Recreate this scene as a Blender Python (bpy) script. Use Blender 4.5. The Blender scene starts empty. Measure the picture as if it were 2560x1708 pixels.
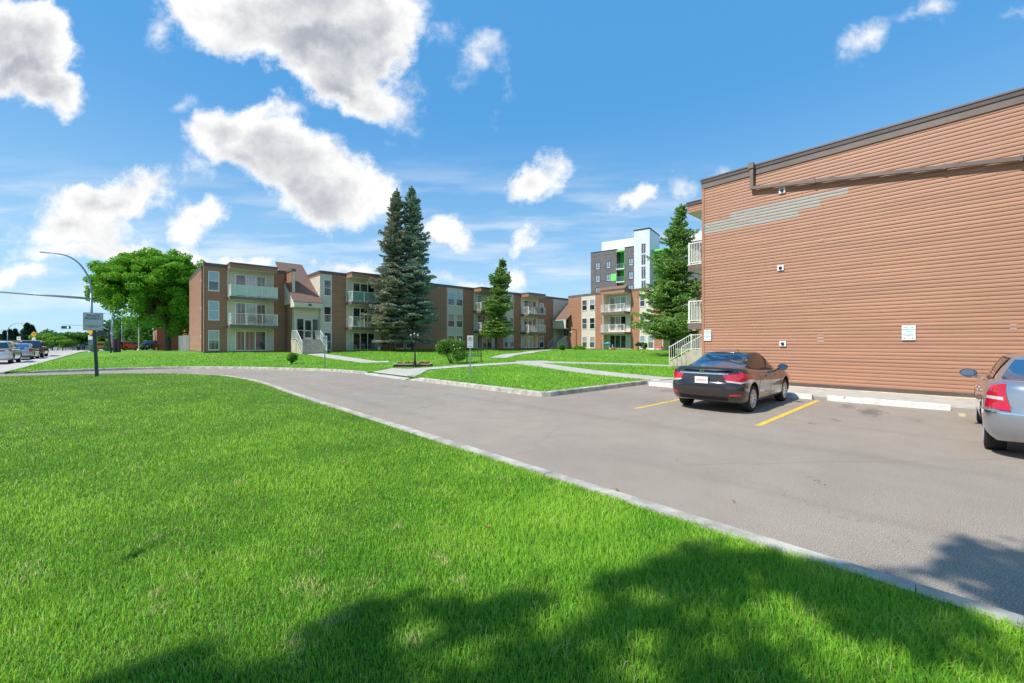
import bpy, bmesh, math, random
import numpy as np
from mathutils import Vector, Matrix, Euler, noise as mnoise
from mathutils.geometry import delaunay_2d_cdt
R = math.radians
random.seed(7); rng = np.random.default_rng(7)
SC = bpy.context.scene
COL = SC.collection

# ------------------------------------------------------------------ camera
# world X runs along the parking bays, world Y along the driveway; the camera stands on the near lawn
cam_d = bpy.data.cameras.new("camera"); cam = bpy.data.objects.new("camera", cam_d); COL.objects.link(cam)
cam.location = (0, 0, 1.65); cam.rotation_euler = (R(90), 0, R(-42.82))
cam_d.sensor_width = 36; cam_d.lens = 14.41; cam_d.shift_y = 0.0012
cam_d.clip_start = 0.05; cam_d.clip_end = 5000
SC.camera = cam
FW = (0.6797, 0.7335); RT = (0.7335, -0.6797)

# ------------------------------------------------------------------ sun, exposure
SUN_EL, SUN_AZ = 50.0, (-0.972, 0.235)
sd = bpy.data.lights.new("sun", 'SUN'); sd.energy = 4.2; sd.angle = R(0.53); sd.color = (1.0, 0.95, 0.87)
so = bpy.data.objects.new("sun", sd); COL.objects.link(so); so.location = (-30, 10, 60)
tos = Vector((SUN_AZ[0]*math.cos(R(SUN_EL)), SUN_AZ[1]*math.cos(R(SUN_EL)), math.sin(R(SUN_EL))))
so.rotation_euler = tos.to_track_quat('Z', 'Y').to_euler()
SC.view_settings.view_transform = 'Standard'; SC.view_settings.look = 'None'
SC.view_settings.gamma = 1; SC.view_settings.use_curve_mapping = False
SC.view_settings.exposure = 0.35

# ------------------------------------------------------------------ node helper
class NT:
    def __init__(s, tree): s.t = tree; s.n = tree.nodes; s.l = tree.links
    def new(s, typ, **kw):
        n = s.n.new(typ)
        for k, v in kw.items(): setattr(n, k, v)
        return n
    def put(s, sock, v):
        if isinstance(v, bpy.types.NodeSocket): s.l.new(v, sock)
        elif v is not None:
            try: sock.default_value = v
            except Exception: sock.default_value = (*v, 1.0)
    def m(s, op, a, b=None, c=None, clamp=False):
        n = s.new('ShaderNodeMath', operation=op); n.use_clamp = clamp
        s.put(n.inputs[0], a)
        if b is not None: s.put(n.inputs[1], b)
        if c is not None: s.put(n.inputs[2], c)
        return n.outputs[0]
    def vm(s, op, a, b=None, out=0):
        n = s.new('ShaderNodeVectorMath', operation=op); s.put(n.inputs[0], a)
        if b is not None: s.put(n.inputs[1], b)
        return n.outputs['Value'] if out == 'v' else n.outputs[0]
    def mix(s, f, a, b, bt='MIX'):
        n = s.new('ShaderNodeMix', data_type='RGBA', blend_type=bt)
        s.put(n.inputs[0], f); s.put(n.inputs[6], a); s.put(n.inputs[7], b)
        return n.outputs[2]
    def sm(s, v, lo, hi, a=0.0, b=1.0):
        n = s.new('ShaderNodeMapRange', interpolation_type='SMOOTHSTEP')
        s.put(n.inputs[0], v); s.put(n.inputs[1], lo); s.put(n.inputs[2], hi); s.put(n.inputs[3], a); s.put(n.inputs[4], b)
        return n.outputs[0]
    def noise(s, vec, scale, detail=4, rough=0.55, dist=0.0):
        n = s.new('ShaderNodeTexNoise'); n.normalize = True
        if vec is not None: s.put(n.inputs['Vector'], vec)
        n.inputs['Scale'].default_value = scale; n.inputs['Detail'].default_value = detail
        n.inputs['Roughness'].default_value = rough; n.inputs['Distortion'].default_value = dist
        return n.outputs[0]
    def comb(s, x, y, z=0.0):
        n = s.new('ShaderNodeCombineXYZ'); s.put(n.inputs[0], x); s.put(n.inputs[1], y); s.put(n.inputs[2], z); return n.outputs[0]

# ------------------------------------------------------------------ sky: Nishita + cumulus fixed to world directions
W = bpy.data.worlds.new("World"); SC.world = W; W.use_nodes = True
w = NT(W.node_tree); w.n.clear()
sky = w.new('ShaderNodeTexSky', sky_type='NISHITA', sun_disc=False)
sky.sun_elevation = R(SUN_EL); sky.sun_rotation = math.atan2(SUN_AZ[0], SUN_AZ[1])
sky.altitude = 600; sky.air_density = 1.0; sky.dust_density = 0.6; sky.ozone_density = 2.2
tc = w.new('ShaderNodeTexCoord').outputs['Generated']
dF = w.vm('DOT_PRODUCT', tc, (FW[0], FW[1], 0), 'v'); dR = w.vm('DOT_PRODUCT', tc, (RT[0], RT[1], 0), 'v')
dZ = w.vm('DOT_PRODUCT', tc, (0, 0, 1), 'v')
dFs = w.m('MAXIMUM', dF, 0.08)
ca = w.m('DIVIDE', dR, dFs); cb = w.m('DIVIDE', dZ, dFs)
P = w.comb(ca, cb)
n1 = w.new('ShaderNodeTexNoise'); w.put(n1.inputs['Vector'], P); n1.inputs['Scale'].default_value = 3.4; n1.inputs['Detail'].default_value = 9; n1.inputs['Roughness'].default_value = .62
warp = w.vm('SCALE', w.vm('SUBTRACT', n1.outputs['Color'], (.5, .5, .5))); w.n[-1].inputs[3].default_value = 0.26
Pw = w.vm('ADD', P, warp)
Pw = w.vm('MULTIPLY', Pw, (1, 1, 0))
def blobs(lst, vec):
    d = None
    for (px, py, rx, ry, rot) in lst:
        mp = w.new('ShaderNodeMapping', vector_type='TEXTURE')
        w.put(mp.inputs[0], vec)
        mp.inputs['Location'].default_value = ((px-1280)/1025, (857-py)/1025, 0)
        mp.inputs['Rotation'].default_value = (0, 0, R(rot)); mp.inputs['Scale'].default_value = (rx/1025, ry/1025, 1)
        L = w.vm('LENGTH', mp.outputs[0], None, 'v')
        L = w.m('MULTIPLY', w.m('SUBTRACT', 1.0, L), min(rx, ry)/100.0)
        d = L if d is None else w.m('SMOOTH_MAX', d, L, 0.12)
    return d
# (px, py, rx, ry, rot): a dome of directions, not the picture plane; angles counter-clockwise
main = [(40,110,140,135,0),(120,215,90,60,-25),
        (760,10,330,130,0),(810,130,200,110,-30),(905,215,110,80,-45),(560,30,170,70,-15),(950,60,100,130,0),
        (590,345,115,85,0),(730,405,190,105,-30),(830,495,160,75,-12),(660,285,75,40,15),(900,500,95,45,-25),
        (270,490,175,70,12),(200,555,140,60,0),(390,455,80,28,10),(465,560,68,50,20),(430,640,95,40,0),
        (30,690,62,30,0),(1345,450,90,50,35),(1570,502,52,42,0),(1110,605,60,42,-20),(1310,612,42,26,0),
        (590,655,75,22,0),(870,655,75,22,0),(1160,712,60,18,0),(1262,695,45,26,0),(250,620,190,38,0)]
wisp = [(1118,70,34,80,20),(1190,170,75,48,40),(1252,225,24,50,10),(468,252,42,26,10),(1012,318,28,24,0),(960,360,24,16,0),
        (2185,105,95,48,45),(2290,35,100,26,20),(1705,478,60,30,10),(1810,428,60,24,15),(500,430,60,30,-40),
        (1000,260,60,70,0),(400,60,40,60,0),(60,560,60,30,0),(2540,15,50,14,20)]
fm = blobs(main, Pw); fw = blobs(wisp, Pw)
fu = blobs(main, w.vm('ADD', Pw, (-0.035, 0.085, 0)))
fine = w.noise(P, 9.0, 10, 0.62); fine2 = w.noise(w.vm('ADD', P, (-0.030, 0.035, 0)), 9.0, 10, 0.62)
mid = w.noise(P, 3.0, 5, 0.5); mid2 = w.noise(w.vm('ADD', P, (-0.07, 0.08, 0)), 3.0, 5, 0.5)
dm = w.m('ADD', fm, w.m('MULTIPLY', w.m('SUBTRACT', fine, .5), 0.85))
am = w.sm(dm, -0.13, 0.24)
dw = w.m('ADD', fw, w.m('MULTIPLY', w.m('SUBTRACT', fine, .56), 1.7))
aw = w.m('MULTIPLY', w.sm(dw, -0.22, 0.6), 0.85)
# thin cirrus low in the sky
cir = w.noise(w.vm('MULTIPLY', P, (1.6, 11.0, 1)), 1.5, 6, 0.55)
band = w.m('MULTIPLY', w.sm(cb, 0.02, 0.12), w.sm(cb, 0.50, 0.26)); band = w.m('MULTIPLY', band, w.sm(ca, 1.0, 0.1))
ac = w.m('MULTIPLY', w.m('MULTIPLY', w.sm(cir, 0.42, 0.68), band), 0.48)
# the sky behind and beside: broken cumulus
Q = w.vm('DIVIDE', tc, w.comb(w.m('MAXIMUM', dZ, .08), w.m('MAXIMUM', dZ, .08), w.m('MAXIMUM', dZ, .08)))
ab = w.m('MULTIPLY', w.sm(w.noise(Q, 0.7, 8, 0.6), 0.53, 0.66), w.sm(dF, 0.25, 0.05)); ab = w.m('MULTIPLY', ab, w.sm(dZ, 0.0, .12))
al = w.m('MAXIMUM', w.m('MAXIMUM', am, aw), w.m('MAXIMUM', ac, ab))
al = w.m('MULTIPLY', al, w.sm(dZ, 0.0, 0.02))
relief = w.m('ADD', w.m('MULTIPLY', w.m('SUBTRACT', fine, fine2), 0.5), w.m('MULTIPLY', w.m('SUBTRACT', mid, mid2), 0.22))
core = w.m('MULTIPLY', w.sm(w.m('ADD', fm, w.m('MULTIPLY', w.m('SUBTRACT', mid, .5), .5)), 0.12, 0.85), 0.25)
under = w.m('MULTIPLY', w.sm(w.m('ADD', w.m('SUBTRACT', fu, fm), w.m('MULTIPLY', w.m('SUBTRACT', mid, .5), .3)), -0.20, 0.60), 0.26)
under = w.m('MULTIPLY', under, w.sm(dm, 0.0, 0.45))
br = w.m('ADD', w.m('SUBTRACT', w.m('SUBTRACT', 1.04, core), under), relief); br = w.m('MAXIMUM', w.m('MINIMUM', br, 1.10), 0.60)
ccol = w.mix(w.sm(br, 0.5, 1.0), (0.70, 0.75, 0.86, 1), (1.0, 1.0, 1.0, 1))
ccol = w.vm('SCALE', ccol); cs = w.n[-1]; w.put(cs.inputs[3], w.m('MULTIPLY', br, 0.80))
# the Nishita dome leans yellow at the horizon; the air here is clear and blue down to the roofs
grad = w.mix(w.sm(dZ, -0.04, 0.52), (2.25, 3.75, 4.95, 1), (0.42, 1.85, 3.95, 1))
skys = w.mix(0.85, sky.outputs[0], grad)
bgs = w.new('ShaderNodeBackground'); w.put(bgs.inputs[0], skys); bgs.inputs[1].default_value = 0.16
bgc = w.new('ShaderNodeBackground'); w.put(bgc.inputs[0], ccol); bgc.inputs[1].default_value = 1.0
mx = w.new('ShaderNodeMixShader'); w.put(mx.inputs[0], al); w.l.new(bgs.outputs[0], mx.inputs[1]); w.l.new(bgc.outputs[0], mx.inputs[2])
wo = w.new('ShaderNodeOutputWorld'); w.l.new(mx.outputs[0], wo.inputs[0])
W.cycles.sampling_method = 'MANUAL'; W.cycles.sample_map_resolution = 512

# ------------------------------------------------------------------ materials
MATS = {}
def pm(name, col, rough=0.6, metal=0.0, var=0.0, vscale=3.0, col2=None, bump=0.0, bscale=60.0, coat=0.0, spec=0.5, stretch=None, ior=None, trans=0.0, detail=5):
    if name in MATS: return MATS[name]
    m = bpy.data.materials.new(name); m.use_nodes = True; t = NT(m.node_tree)
    b = m.node_tree.nodes['Principled BSDF']
    b.inputs['Base Color'].default_value = (*col, 1); b.inputs['Roughness'].default_value = rough
    b.inputs['Metallic'].default_value = metal; b.inputs['Coat Weight'].default_value = coat; b.inputs['Coat Roughness'].default_value = 0.04
    b.inputs['Specular IOR Level'].default_value = spec
    if ior: b.inputs['IOR'].default_value = ior
    co = t.new('ShaderNodeTexCoord').outputs['Object']
    if stretch: co = t.vm('MULTIPLY', co, stretch)
    if var > 0 or col2:
        nz = t.noise(co, vscale, detail, 0.6)
        c2 = col2 or tuple(c*(1-var) for c in col); c1 = col if col2 else tuple(min(1, c*(1+var)) for c in col)
        t.put(b.inputs['Base Color'], t.mix(t.sm(nz, .3, .7), (*c1, 1), (*c2, 1)))
    if bump > 0:
        bn = t.new('ShaderNodeBump'); bn.inputs['Strength'].default_value = bump; bn.inputs['Distance'].default_value = .02
        t.put(bn.inputs['Height'], t.noise(co, bscale, 4, .6)); t.l.new(bn.outputs[0], b.inputs['Normal'])
    MATS[name] = m; return m

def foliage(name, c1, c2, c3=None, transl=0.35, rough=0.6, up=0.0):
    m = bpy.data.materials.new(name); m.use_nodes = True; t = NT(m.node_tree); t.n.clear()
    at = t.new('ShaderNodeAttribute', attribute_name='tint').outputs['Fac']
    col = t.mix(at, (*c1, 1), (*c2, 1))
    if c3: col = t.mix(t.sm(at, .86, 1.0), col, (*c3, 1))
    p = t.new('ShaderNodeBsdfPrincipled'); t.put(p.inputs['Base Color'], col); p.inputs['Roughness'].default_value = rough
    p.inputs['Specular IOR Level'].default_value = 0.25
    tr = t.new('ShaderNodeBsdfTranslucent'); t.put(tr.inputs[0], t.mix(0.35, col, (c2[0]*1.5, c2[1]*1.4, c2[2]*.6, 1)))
    if up:
        ge = t.new('ShaderNodeNewGeometry'); nn = t.vm('NORMALIZE', t.vm('ADD', t.vm('MULTIPLY', ge.outputs['Normal'], (1-up, 1-up, 1-up)), (0, 0, up)))
        t.l.new(nn, p.inputs['Normal'])
    mx = t.new('ShaderNodeMixShader'); mx.inputs[0].default_value = transl
    t.l.new(p.outputs[0], mx.inputs[1]); t.l.new(tr.outputs[0], mx.inputs[2])
    o = t.new('ShaderNodeOutputMaterial'); t.l.new(mx.outputs[0], o.inputs[0]); MATS[name] = m; return m

M_side = pm('brown_siding', (.37, .178, .100), .55, var=.11, vscale=.9, stretch=(.35, .35, 8))
M_side_dk = M_side
M_beige = pm('beige_siding', (.64, .575, .475), .55, var=.05, vscale=.8, stretch=(1, 1, 8))
M_patch = pm('unpainted_siding', (.33, .295, .25), .6, var=.10, vscale=2, stretch=(1, 1, 8))
M_fascia = pm('brown_metal_fascia', (.17, .125, .105), .45, var=.15, vscale=1.2)
M_fasc2 = pm('brown_metal_cap', (.115, .085, .075), .35, var=.15, vscale=1.5)
M_soffit = pm('soffit', (.52, .50, .40), .6)
M_white = pm('white_vinyl', (.80, .80, .78), .4, var=.03)
M_rail = pm('cream_aluminium', (.78, .76, .69), .35, var=.04)
M_mint = pm('mint_screen', (.60, .67, .60), .6, var=.05, vscale=2)
M_teal = pm('teal_screen', (.03, .22, .18), .8, var=.3, vscale=6)
M_conc = pm('concrete', (.50, .46, .40), .85, var=.13, vscale=2.5, bump=.35, bscale=90)
M_step = pm('step_concrete', (.46, .41, .32), .85, var=.15, vscale=3, bump=.3, bscale=70)
M_kerb = pm('kerb_concrete', (.47, .435, .37), .8, var=.3, vscale=3.2, bump=.5, bscale=60)
M_joint = pm('joint_dark', (.10, .09, .08), .9)
M_stopw = pm('whitewashed_concrete', (.62, .595, .53), .75, var=.2, vscale=5, bump=.4, bscale=40)
M_crm = pm('cream_parging', (.70, .60, .38), .85, var=.14, vscale=4, bump=.6, bscale=25)
M_shing = pm('brown_shingle', (.20, .118, .085), .9, var=.22, vscale=14, bump=.5, bscale=18)
M_flat = pm('roof_membrane', (.16, .15, .14), .9, var=.1)
M_yel = pm('yellow_paint', (.78, .52, .07), .75, var=.14, vscale=9, bump=.3, bscale=120)
def worn(m, under, lo, hi, sc):
    t = NT(m.node_tree); b = m.node_tree.nodes['Principled BSDF']; src = b.inputs['Base Color'].links[0].from_socket
    co = t.new('ShaderNodeTexCoord').outputs['Object']; n_ = t.noise(co, sc, 6, .7)
    t.put(b.inputs['Base Color'], t.mix(t.sm(n_, lo, hi), src, (*under, 1)))
worn(M_yel, (.28, .23, .17), .56, .64, 14); worn(M_stopw, (.20, .17, .14), .58, .70, 7); worn(M_kerb, (.22, .19, .15), .60, .74, 4)
M_pale = pm('worn_yellow_paint', (.56, .46, .24), .8, var=.2, vscale=14)
M_brick = pm('orange_brick', (.34, .13, .07), .85, var=.22, vscale=9)
M_black = pm('black_metal', (.016, .018, .022), .4, metal=.2)
M_dkgreen = pm('dark_green_paint', (.035, .065, .07), .5, var=.15)
M_steel = pm('galvanised_steel', (.42, .46, .48), .42, metal=.6, var=.1)
M_pole = pm('grey_blue_pole', (.26, .33, .37), .45, metal=.2, var=.06)
M_alu = pm('brushed_aluminium', (.62, .63, .64), .3, metal=.8)
M_tyre = pm('tyre_rubber', (.022, .021, .021), .8, var=.25, vscale=30)
M_dark = pm('dark_underbody', (.012, .012, .013), .8)
M_chrome = pm('chrome', (.75, .76, .78), .08, metal=1.0)
M_signw = pm('white_sign', (.80, .82, .80), .4, var=.04)
M_signg = pm('grey_sign', (.50, .53, .53), .45, var=.06)
M_bark = pm('bark', (.10, .07, .05), .95, var=.3, vscale=8, bump=.8, bscale=20)
M_barkg = pm('grey_bark', (.11, .095, .08), .95, var=.3, vscale=6, bump=.8, bscale=14)
M_red = pm('red_ink', (.55, .03, .03), .5); M_ink = pm('black_ink', (.03, .03, .04), .6); M_ginky = pm('green_ink', (.02, .24, .17), .5)
def glassy(name, col, rough=.03, ior=1.75, col2=None, stripes=0.0, var=0):
    m = pm(name, col, rough, spec=.6, ior=ior, var=var, vscale=1.5, stretch=None)
    if stripes:
        t = NT(m.node_tree); b = m.node_tree.nodes['Principled BSDF']
        co = t.new('ShaderNodeTexCoord').outputs['Object']; s = t.new('ShaderNodeSeparateXYZ'); t.put(s.inputs[0], co)
        u = t.m('ADD', s.outputs[0], s.outputs[1]); k = t.m('SINE', t.m('MULTIPLY', u, stripes))
        t.put(b.inputs['Base Color'], t.mix(t.sm(k, -.6, .6), (*col, 1), (*(col2 or tuple(c*.7 for c in col)), 1)))
    return m
G_dark = glassy('dark_window_glass', (.015, .02, .024))
G_mid = glassy('grey_window_glass', (.08, .09, .10), var=.5)
G_blue = glassy('sky_lit_window_glass', (.28, .36, .42), ior=1.8)
G_blind = glassy('glass_over_vertical_blinds', (.42, .40, .37), stripes=55, col2=(.26, .25, .24))
G_curt = glassy('glass_over_pale_curtain', (.50, .50, .54), stripes=22, col2=(.40, .40, .45))
G_tan = glassy('glass_over_tan_curtain', (.26, .22, .19), stripes=18, col2=(.13, .11, .10))
G_shade = glassy('glass_over_roller_shade', (.38, .35, .30))

# ------------------------------------------------------------------ builders
def tag(o, label=None, cat=None, group=None, kind=None):
    if label: o['label'] = label
    if cat: o['category'] = cat
    if group: o['group'] = group
    if kind: o['kind'] = kind
    return o
def thing(name, label, cat, loc=(0, 0, 0), rz=0.0, group=None):
    o = bpy.data.objects.new(name, None); COL.objects.link(o); o.location = loc; o.rotation_euler = (0, 0, rz)
    o.empty_display_size = .2
    return tag(o, label, cat, group)
def link(name, me, parent=None, wpar=None):
    o = bpy.data.objects.new(name, me); COL.objects.link(o)
    if parent is not None: o.parent = parent
    return o
def copy_tree(o, parent=None):
    c = o.copy(); COL.objects.link(c)
    if parent is not None: c.parent = parent
    for ch in list(o.children): copy_tree(ch, c)
    return c

class MB:
    """collects shapes for one mesh object"""
    def __init__(s): s.v = []; s.f = []; s.m = []; s.cuts = []
    def add(s, vs, fs, mi=0):
        b = len(s.v); s.v += [tuple(v) for v in vs]; s.f += [tuple(i+b for i in f) for f in fs]; s.m += [mi]*len(fs)
    def box(s, x0, x1, y0, y1, z0, z1, mi=0):
        if x0 > x1: x0, x1 = x1, x0
        if y0 > y1: y0, y1 = y1, y0
        vs = [(x, y, z) for z in (z0, z1) for y in (y0, y1) for x in (x0, x1)]; s.cuts.append(len(s.f))
        s.add(vs, [(0,2,3,1), (4,5,7,6), (0,1,5,4), (2,6,7,3), (0,4,6,2), (1,3,7,5)], mi); return s
    def obox(s, c, sz, rot=(0, 0, 0), mi=0):
        M = Euler(rot).to_matrix(); h = [q/2 for q in sz]
        vs = [Vector(c) + M @ Vector((x*h[0], y*h[1], z*h[2])) for z in (-1, 1) for y in (-1, 1) for x in (-1, 1)]
        s.add(vs, [(0,2,3,1), (4,5,7,6), (0,1,5,4), (2,6,7,3), (0,4,6,2), (1,3,7,5)], mi); return s
    def fbox(s, P, U, N, u0, u1, n0, n1, z0, z1, mi=0):
        """box in a facade frame: u along U, n along N"""
        vs = [(P[0]+U[0]*u+N[0]*n, P[1]+U[1]*u+N[1]*n, z) for z in (z0, z1) for n in (n0, n1) for u in (u0, u1)]
        fl = [(0,2,3,1), (4,5,7,6), (0,1,5,4), (2,6,7,3), (0,4,6,2), (1,3,7,5)]; s.cuts.append(len(s.f))
        if U[0]*N[1]-U[1]*N[0] < 0: fl = [tuple(reversed(f)) for f in fl]
        s.add(vs, fl, mi); return s
    def lap(s, P, U, N, L, z0, z1, c=.118, mi=0, off=.0, d=.02):
        """lapped siding on a rectangle, real lips"""
        z = z0; k = 0; s.cuts.append(len(s.f))
        while z < z1-1e-4:
            zt = min(z+c, z1)
            a, b = off+d, off+.003
            pts = []
            for (n, q) in ((b, z), (a, z+.001), (a*.93+b*.07, z+(zt-z)*.45), (b, zt)):
                for u in (0, L): pts.append((P[0]+U[0]*u+N[0]*n, P[1]+U[1]*u+N[1]*n, q))
            fl = [(0, 1, 3, 2), (2, 3, 5, 4), (4, 5, 7, 6)]
            if U[0]*N[1]-U[1]*N[0] > 0: fl = [tuple(reversed(f)) for f in fl]
            s.add(pts, fl, mi); z = zt
        return s
    def tube(s, pts, r, n=8, mi=0, cap=True):
        pts = [Vector(p) for p in pts]; rs = r if isinstance(r, (list, tuple)) else [r]*len(pts)
        rings = []; up = Vector((0, 0, 1))
        for i, p in enumerate(pts):
            d = (pts[min(i+1, len(pts)-1)]-pts[max(i-1, 0)])
            if d.length < 1e-9: d = Vector((0, 0, 1))
            d.normalize(); a = d.cross(up if abs(d.z) < .9 else Vector((1, 0, 0))).normalized(); b = d.cross(a)
            rings.append([p+(a*math.cos(2*math.pi*k/n)+b*math.sin(2*math.pi*k/n))*rs[i] for k in range(n)])
        vs = [v for r_ in rings for v in r_]
        fs = [(i*n+k, i*n+(k+1) % n, (i+1)*n+(k+1) % n, (i+1)*n+k) for i in range(len(pts)-1) for k in range(n)]
        if cap: fs += [tuple(range(n-1, -1, -1)), tuple((len(pts)-1)*n+k for k in range(n))]
        s.add(vs, fs, mi); return s
    def cyl(s, c, r, z0, z1, n=16, mi=0, r2=None):
        return s.tube([(c[0], c[1], z0), (c[0], c[1], z1)], [r, r if r2 is None else r2], n, mi)
    def lathe(s, prof, n=20, axis='z', c=(0, 0, 0), mi=0):
        vs = []
        for (r, h) in prof:
            for k in range(n):
                a = 2*math.pi*k/n; p = (r*math.cos(a), r*math.sin(a), h) if axis == 'z' else (r*math.cos(a), h, r*math.sin(a))
                vs.append((p[0]+c[0], p[1]+c[1], p[2]+c[2]))
        fs = [(i*n+k, i*n+(k+1) % n, (i+1)*n+(k+1) % n, (i+1)*n+k) for i in range(len(prof)-1) for k in range(n)]
        s.add(vs, fs, mi); return s
    def split(s, name, mats, parent):
        """each stretch of wall or board becomes a part of its own"""
        cs = s.cuts+[len(s.f)]
        for a, b in zip(cs[:-1], cs[1:]):
            q = MB(); ids = sorted({i for f in s.f[a:b] for i in f}); mp = {v: k for k, v in enumerate(ids)}
            q.v = [s.v[i] for i in ids]; q.f = [tuple(mp[i] for i in f) for f in s.f[a:b]]; q.m = s.m[a:b]; q.build(name, mats, parent)
    def poly(s, pts, mi=0): s.add(pts, [tuple(range(len(pts)))], mi); return s
    def build(s, name, mats, parent=None, smooth=False, bevel=0.0, local=False):
        me = bpy.data.meshes.new(name); me.from_pydata(s.v, [], s.f)
        if not isinstance(mats, (list, tuple)): mats = [mats]
        for m in mats: me.materials.append(m)
        me.polygons.foreach_set('material_index', s.m)
        if smooth: me.polygons.foreach_set('use_smooth', [True]*len(s.f))
        me.update(); o = link(name, me)
        if parent is not None:
            o.parent = parent
            if not local:
                q = parent; off = Vector((0, 0, 0))
                while q is not None: off += q.location; q = q.parent
                # parents of world-built parts are never rotated
                o.location = -off
        if bevel:
            b = o.modifiers.new('bevel', 'BEVEL'); b.width = bevel; b.segments = 2; b.limit_method = 'ANGLE'
        return o

def text(s, size, loc, rot, m, parent, name='lettering', sx=1.0, bold=0.0):
    cu = bpy.data.curves.new('lettering', 'FONT'); cu.body = s; cu.size = size; cu.align_x = 'CENTER'; cu.align_y = 'CENTER'
    cu.offset = bold; cu.resolution_u = 2; cu.space_line = .95
    t = bpy.data.objects.new('lettering_curve', cu); COL.objects.link(t)
    bpy.context.view_layer.update()
    me = bpy.data.meshes.new_from_object(t.evaluated_get(bpy.context.evaluated_depsgraph_get()))
    bpy.data.objects.remove(t); me.materials.clear(); me.materials.append(m); me.name = name
    o = link(name, me, parent); o.rotation_euler = rot; o.scale = (sx, 1, 1); o.location = loc
    return o
FACE_Y = (R(90), 0, 0)          # lettering that faces -Y
FACE_X = (R(90), 0, R(-90))     # lettering that faces -X

def S(x): x = max(0.0, min(1.0, x)); return x*x*(3-2*x)
# ------------------------------------------------------------------ terrain heights
def zs(Y):
    return float(np.interp(Y, [-60, 44, 63, 78, 100, 150, 200, 500, 3000], [0, 0, .15, .30, .25, -.3, -1.0, -3.0, -12]))
def arc(cx, cy, r, a0, a1, n): return [(cx+r*math.cos(R(a0+(a1-a0)*i/n)), cy+r*math.sin(R(a0+(a1-a0)*i/n))) for i in range(n+1)]
OUT = [(9.0, 20.6), (8.9, 21.5)] + [(8.4, 23.9), (7.3, 26.4), (5.75, 29.2), (4.2, 31.5), (2.3, 33.2), (.6, 33.9), (-1.0, 34.1), (-2.6, 34.0), (-3.6, 33.9), (-4.9, 33.9)]
INN = [(3.7, -30), (3.7, 10), (3.72, 14)] + [(3.85, 17.6), (3.75, 20.5), (3.3, 23.4), (2.4, 25.6), (1.1, 27.2), (-.7, 28.3), (-2.6, 29.0), (-4.9, 29.6)]
ISL = [(9.0, 16.6), (9.1, 8.9), (9.16, 8.55), (9.4, 8.4), (15.2, 8.3)]
def seg_d(px, py, a, b):
    ax, ay = a; bx, by = b; vx, vy = bx-ax, by-ay; L = vx*vx+vy*vy
    t = max(0, min(1, ((px-ax)*vx+(py-ay)*vy)/L)) if L else 0
    return math.hypot(px-ax-t*vx, py-ay-t*vy)
def dist_pl(px, py, pl): return min(seg_d(px, py, pl[i], pl[i+1]) for i in range(len(pl)-1))
KD = OUT[::-1] + ISL + [(18.0, 7.5), (60, 7.5)]
def zl(x, y):
    """outer lawn: rises from the kerb to the buildings"""
    d = dist_pl(x, y, KD)
    z = .115+.50*S(d/20)+.14*S((y-36)/11)*(1-S((x-18)/22))
    z += .16*math.exp(-((x-41)**2+(y-27)**2)/60.0)            # mown mound before the far building
    z += .05*math.sin(x*.45+1)*math.sin(y*.38)*S(d/5)
    if x < 0: z = z*(1-S(-x/6)) + (zs(y)+.12)*S(-x/6)
    if y > 52: z = z*(1-S((y-52)/30)) + (zs(y)+.12)*S((y-52)/26)
    return z
def zn(x, y):
    d = min(abs(x-3.6), 30)
    return .095+.04*S(d/3)+.012*math.sin(x*1.7)*math.sin(y*1.3)

def resample(pl, step):
    out = [pl[0]]
    for a, b in zip(pl[:-1], pl[1:]):
        L = math.hypot(b[0]-a[0], b[1]-a[1]); n = max(1, int(L/step))
        out += [(a[0]+(b[0]-a[0])*i/n, a[1]+(b[1]-a[1])*i/n) for i in range(1, n+1)]
    return out
def smooth_pl(pl, it=2):
    for _ in range(it):
        q = [pl[0]]
        for a, b in zip(pl[:-1], pl[1:]): q += [(a[0]*.75+b[0]*.25, a[1]*.75+b[1]*.25), (a[0]*.25+b[0]*.75, a[1]*.25+b[1]*.75)]
        pl = q+[pl[-1]]
    return pl
OUTs = smooth_pl(OUT); INNs = smooth_pl(INN)
def sheet(name, poly, zf, mat, step=1.0, zoff=0.0, skirt=0.0, uniform=True):
    poly = resample(poly, step)
    if math.hypot(poly[0][0]-poly[-1][0], poly[0][1]-poly[-1][1]) < 1e-6: poly = poly[:-1]
    n = len(poly); xs = [p[0] for p in poly]; ys = [p[1] for p in poly]
    pts = [Vector(p) for p in poly]; P = np.array(poly)
    gx = np.arange(min(xs)+step*.5, max(xs), step); gy = np.arange(min(ys)+step*.5, max(ys), step)
    for x in gx:
        for y in gy:
            if inside(x, y, P): pts.append(Vector((x, y)))
    r = delaunay_2d_cdt(pts, [(i, (i+1) % n) for i in range(n)], [], 1, 1e-5)
    vs = [(v.x, v.y, zf(v.x, v.y)+zoff) for v in r[0]]; fs = [tuple(f) for f in r[2]]
    if skirt:
        ed = {}
        for f in fs:
            for a, b in zip(f, f[1:]+f[:1]): ed[(min(a, b), max(a, b))] = ed.get((min(a, b), max(a, b)), 0)+1
        for (a, b), k in ed.items():
            if k == 1:
                n_ = len(vs); vs += [(vs[a][0], vs[a][1], vs[a][2]-skirt), (vs[b][0], vs[b][1], vs[b][2]-skirt)]; fs.append((a, b, n_+1, n_))
    me = bpy.data.meshes.new(name); me.from_pydata(vs, [], fs); me.materials.append(mat)
    me.polygons.foreach_set('use_smooth', [True]*len(fs)); me.update()
    # faces up
    if len(me.polygons) and me.polygons[0].normal.z < 0: me.flip_normals()
    return tag(link(name, me), kind='structure')
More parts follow.
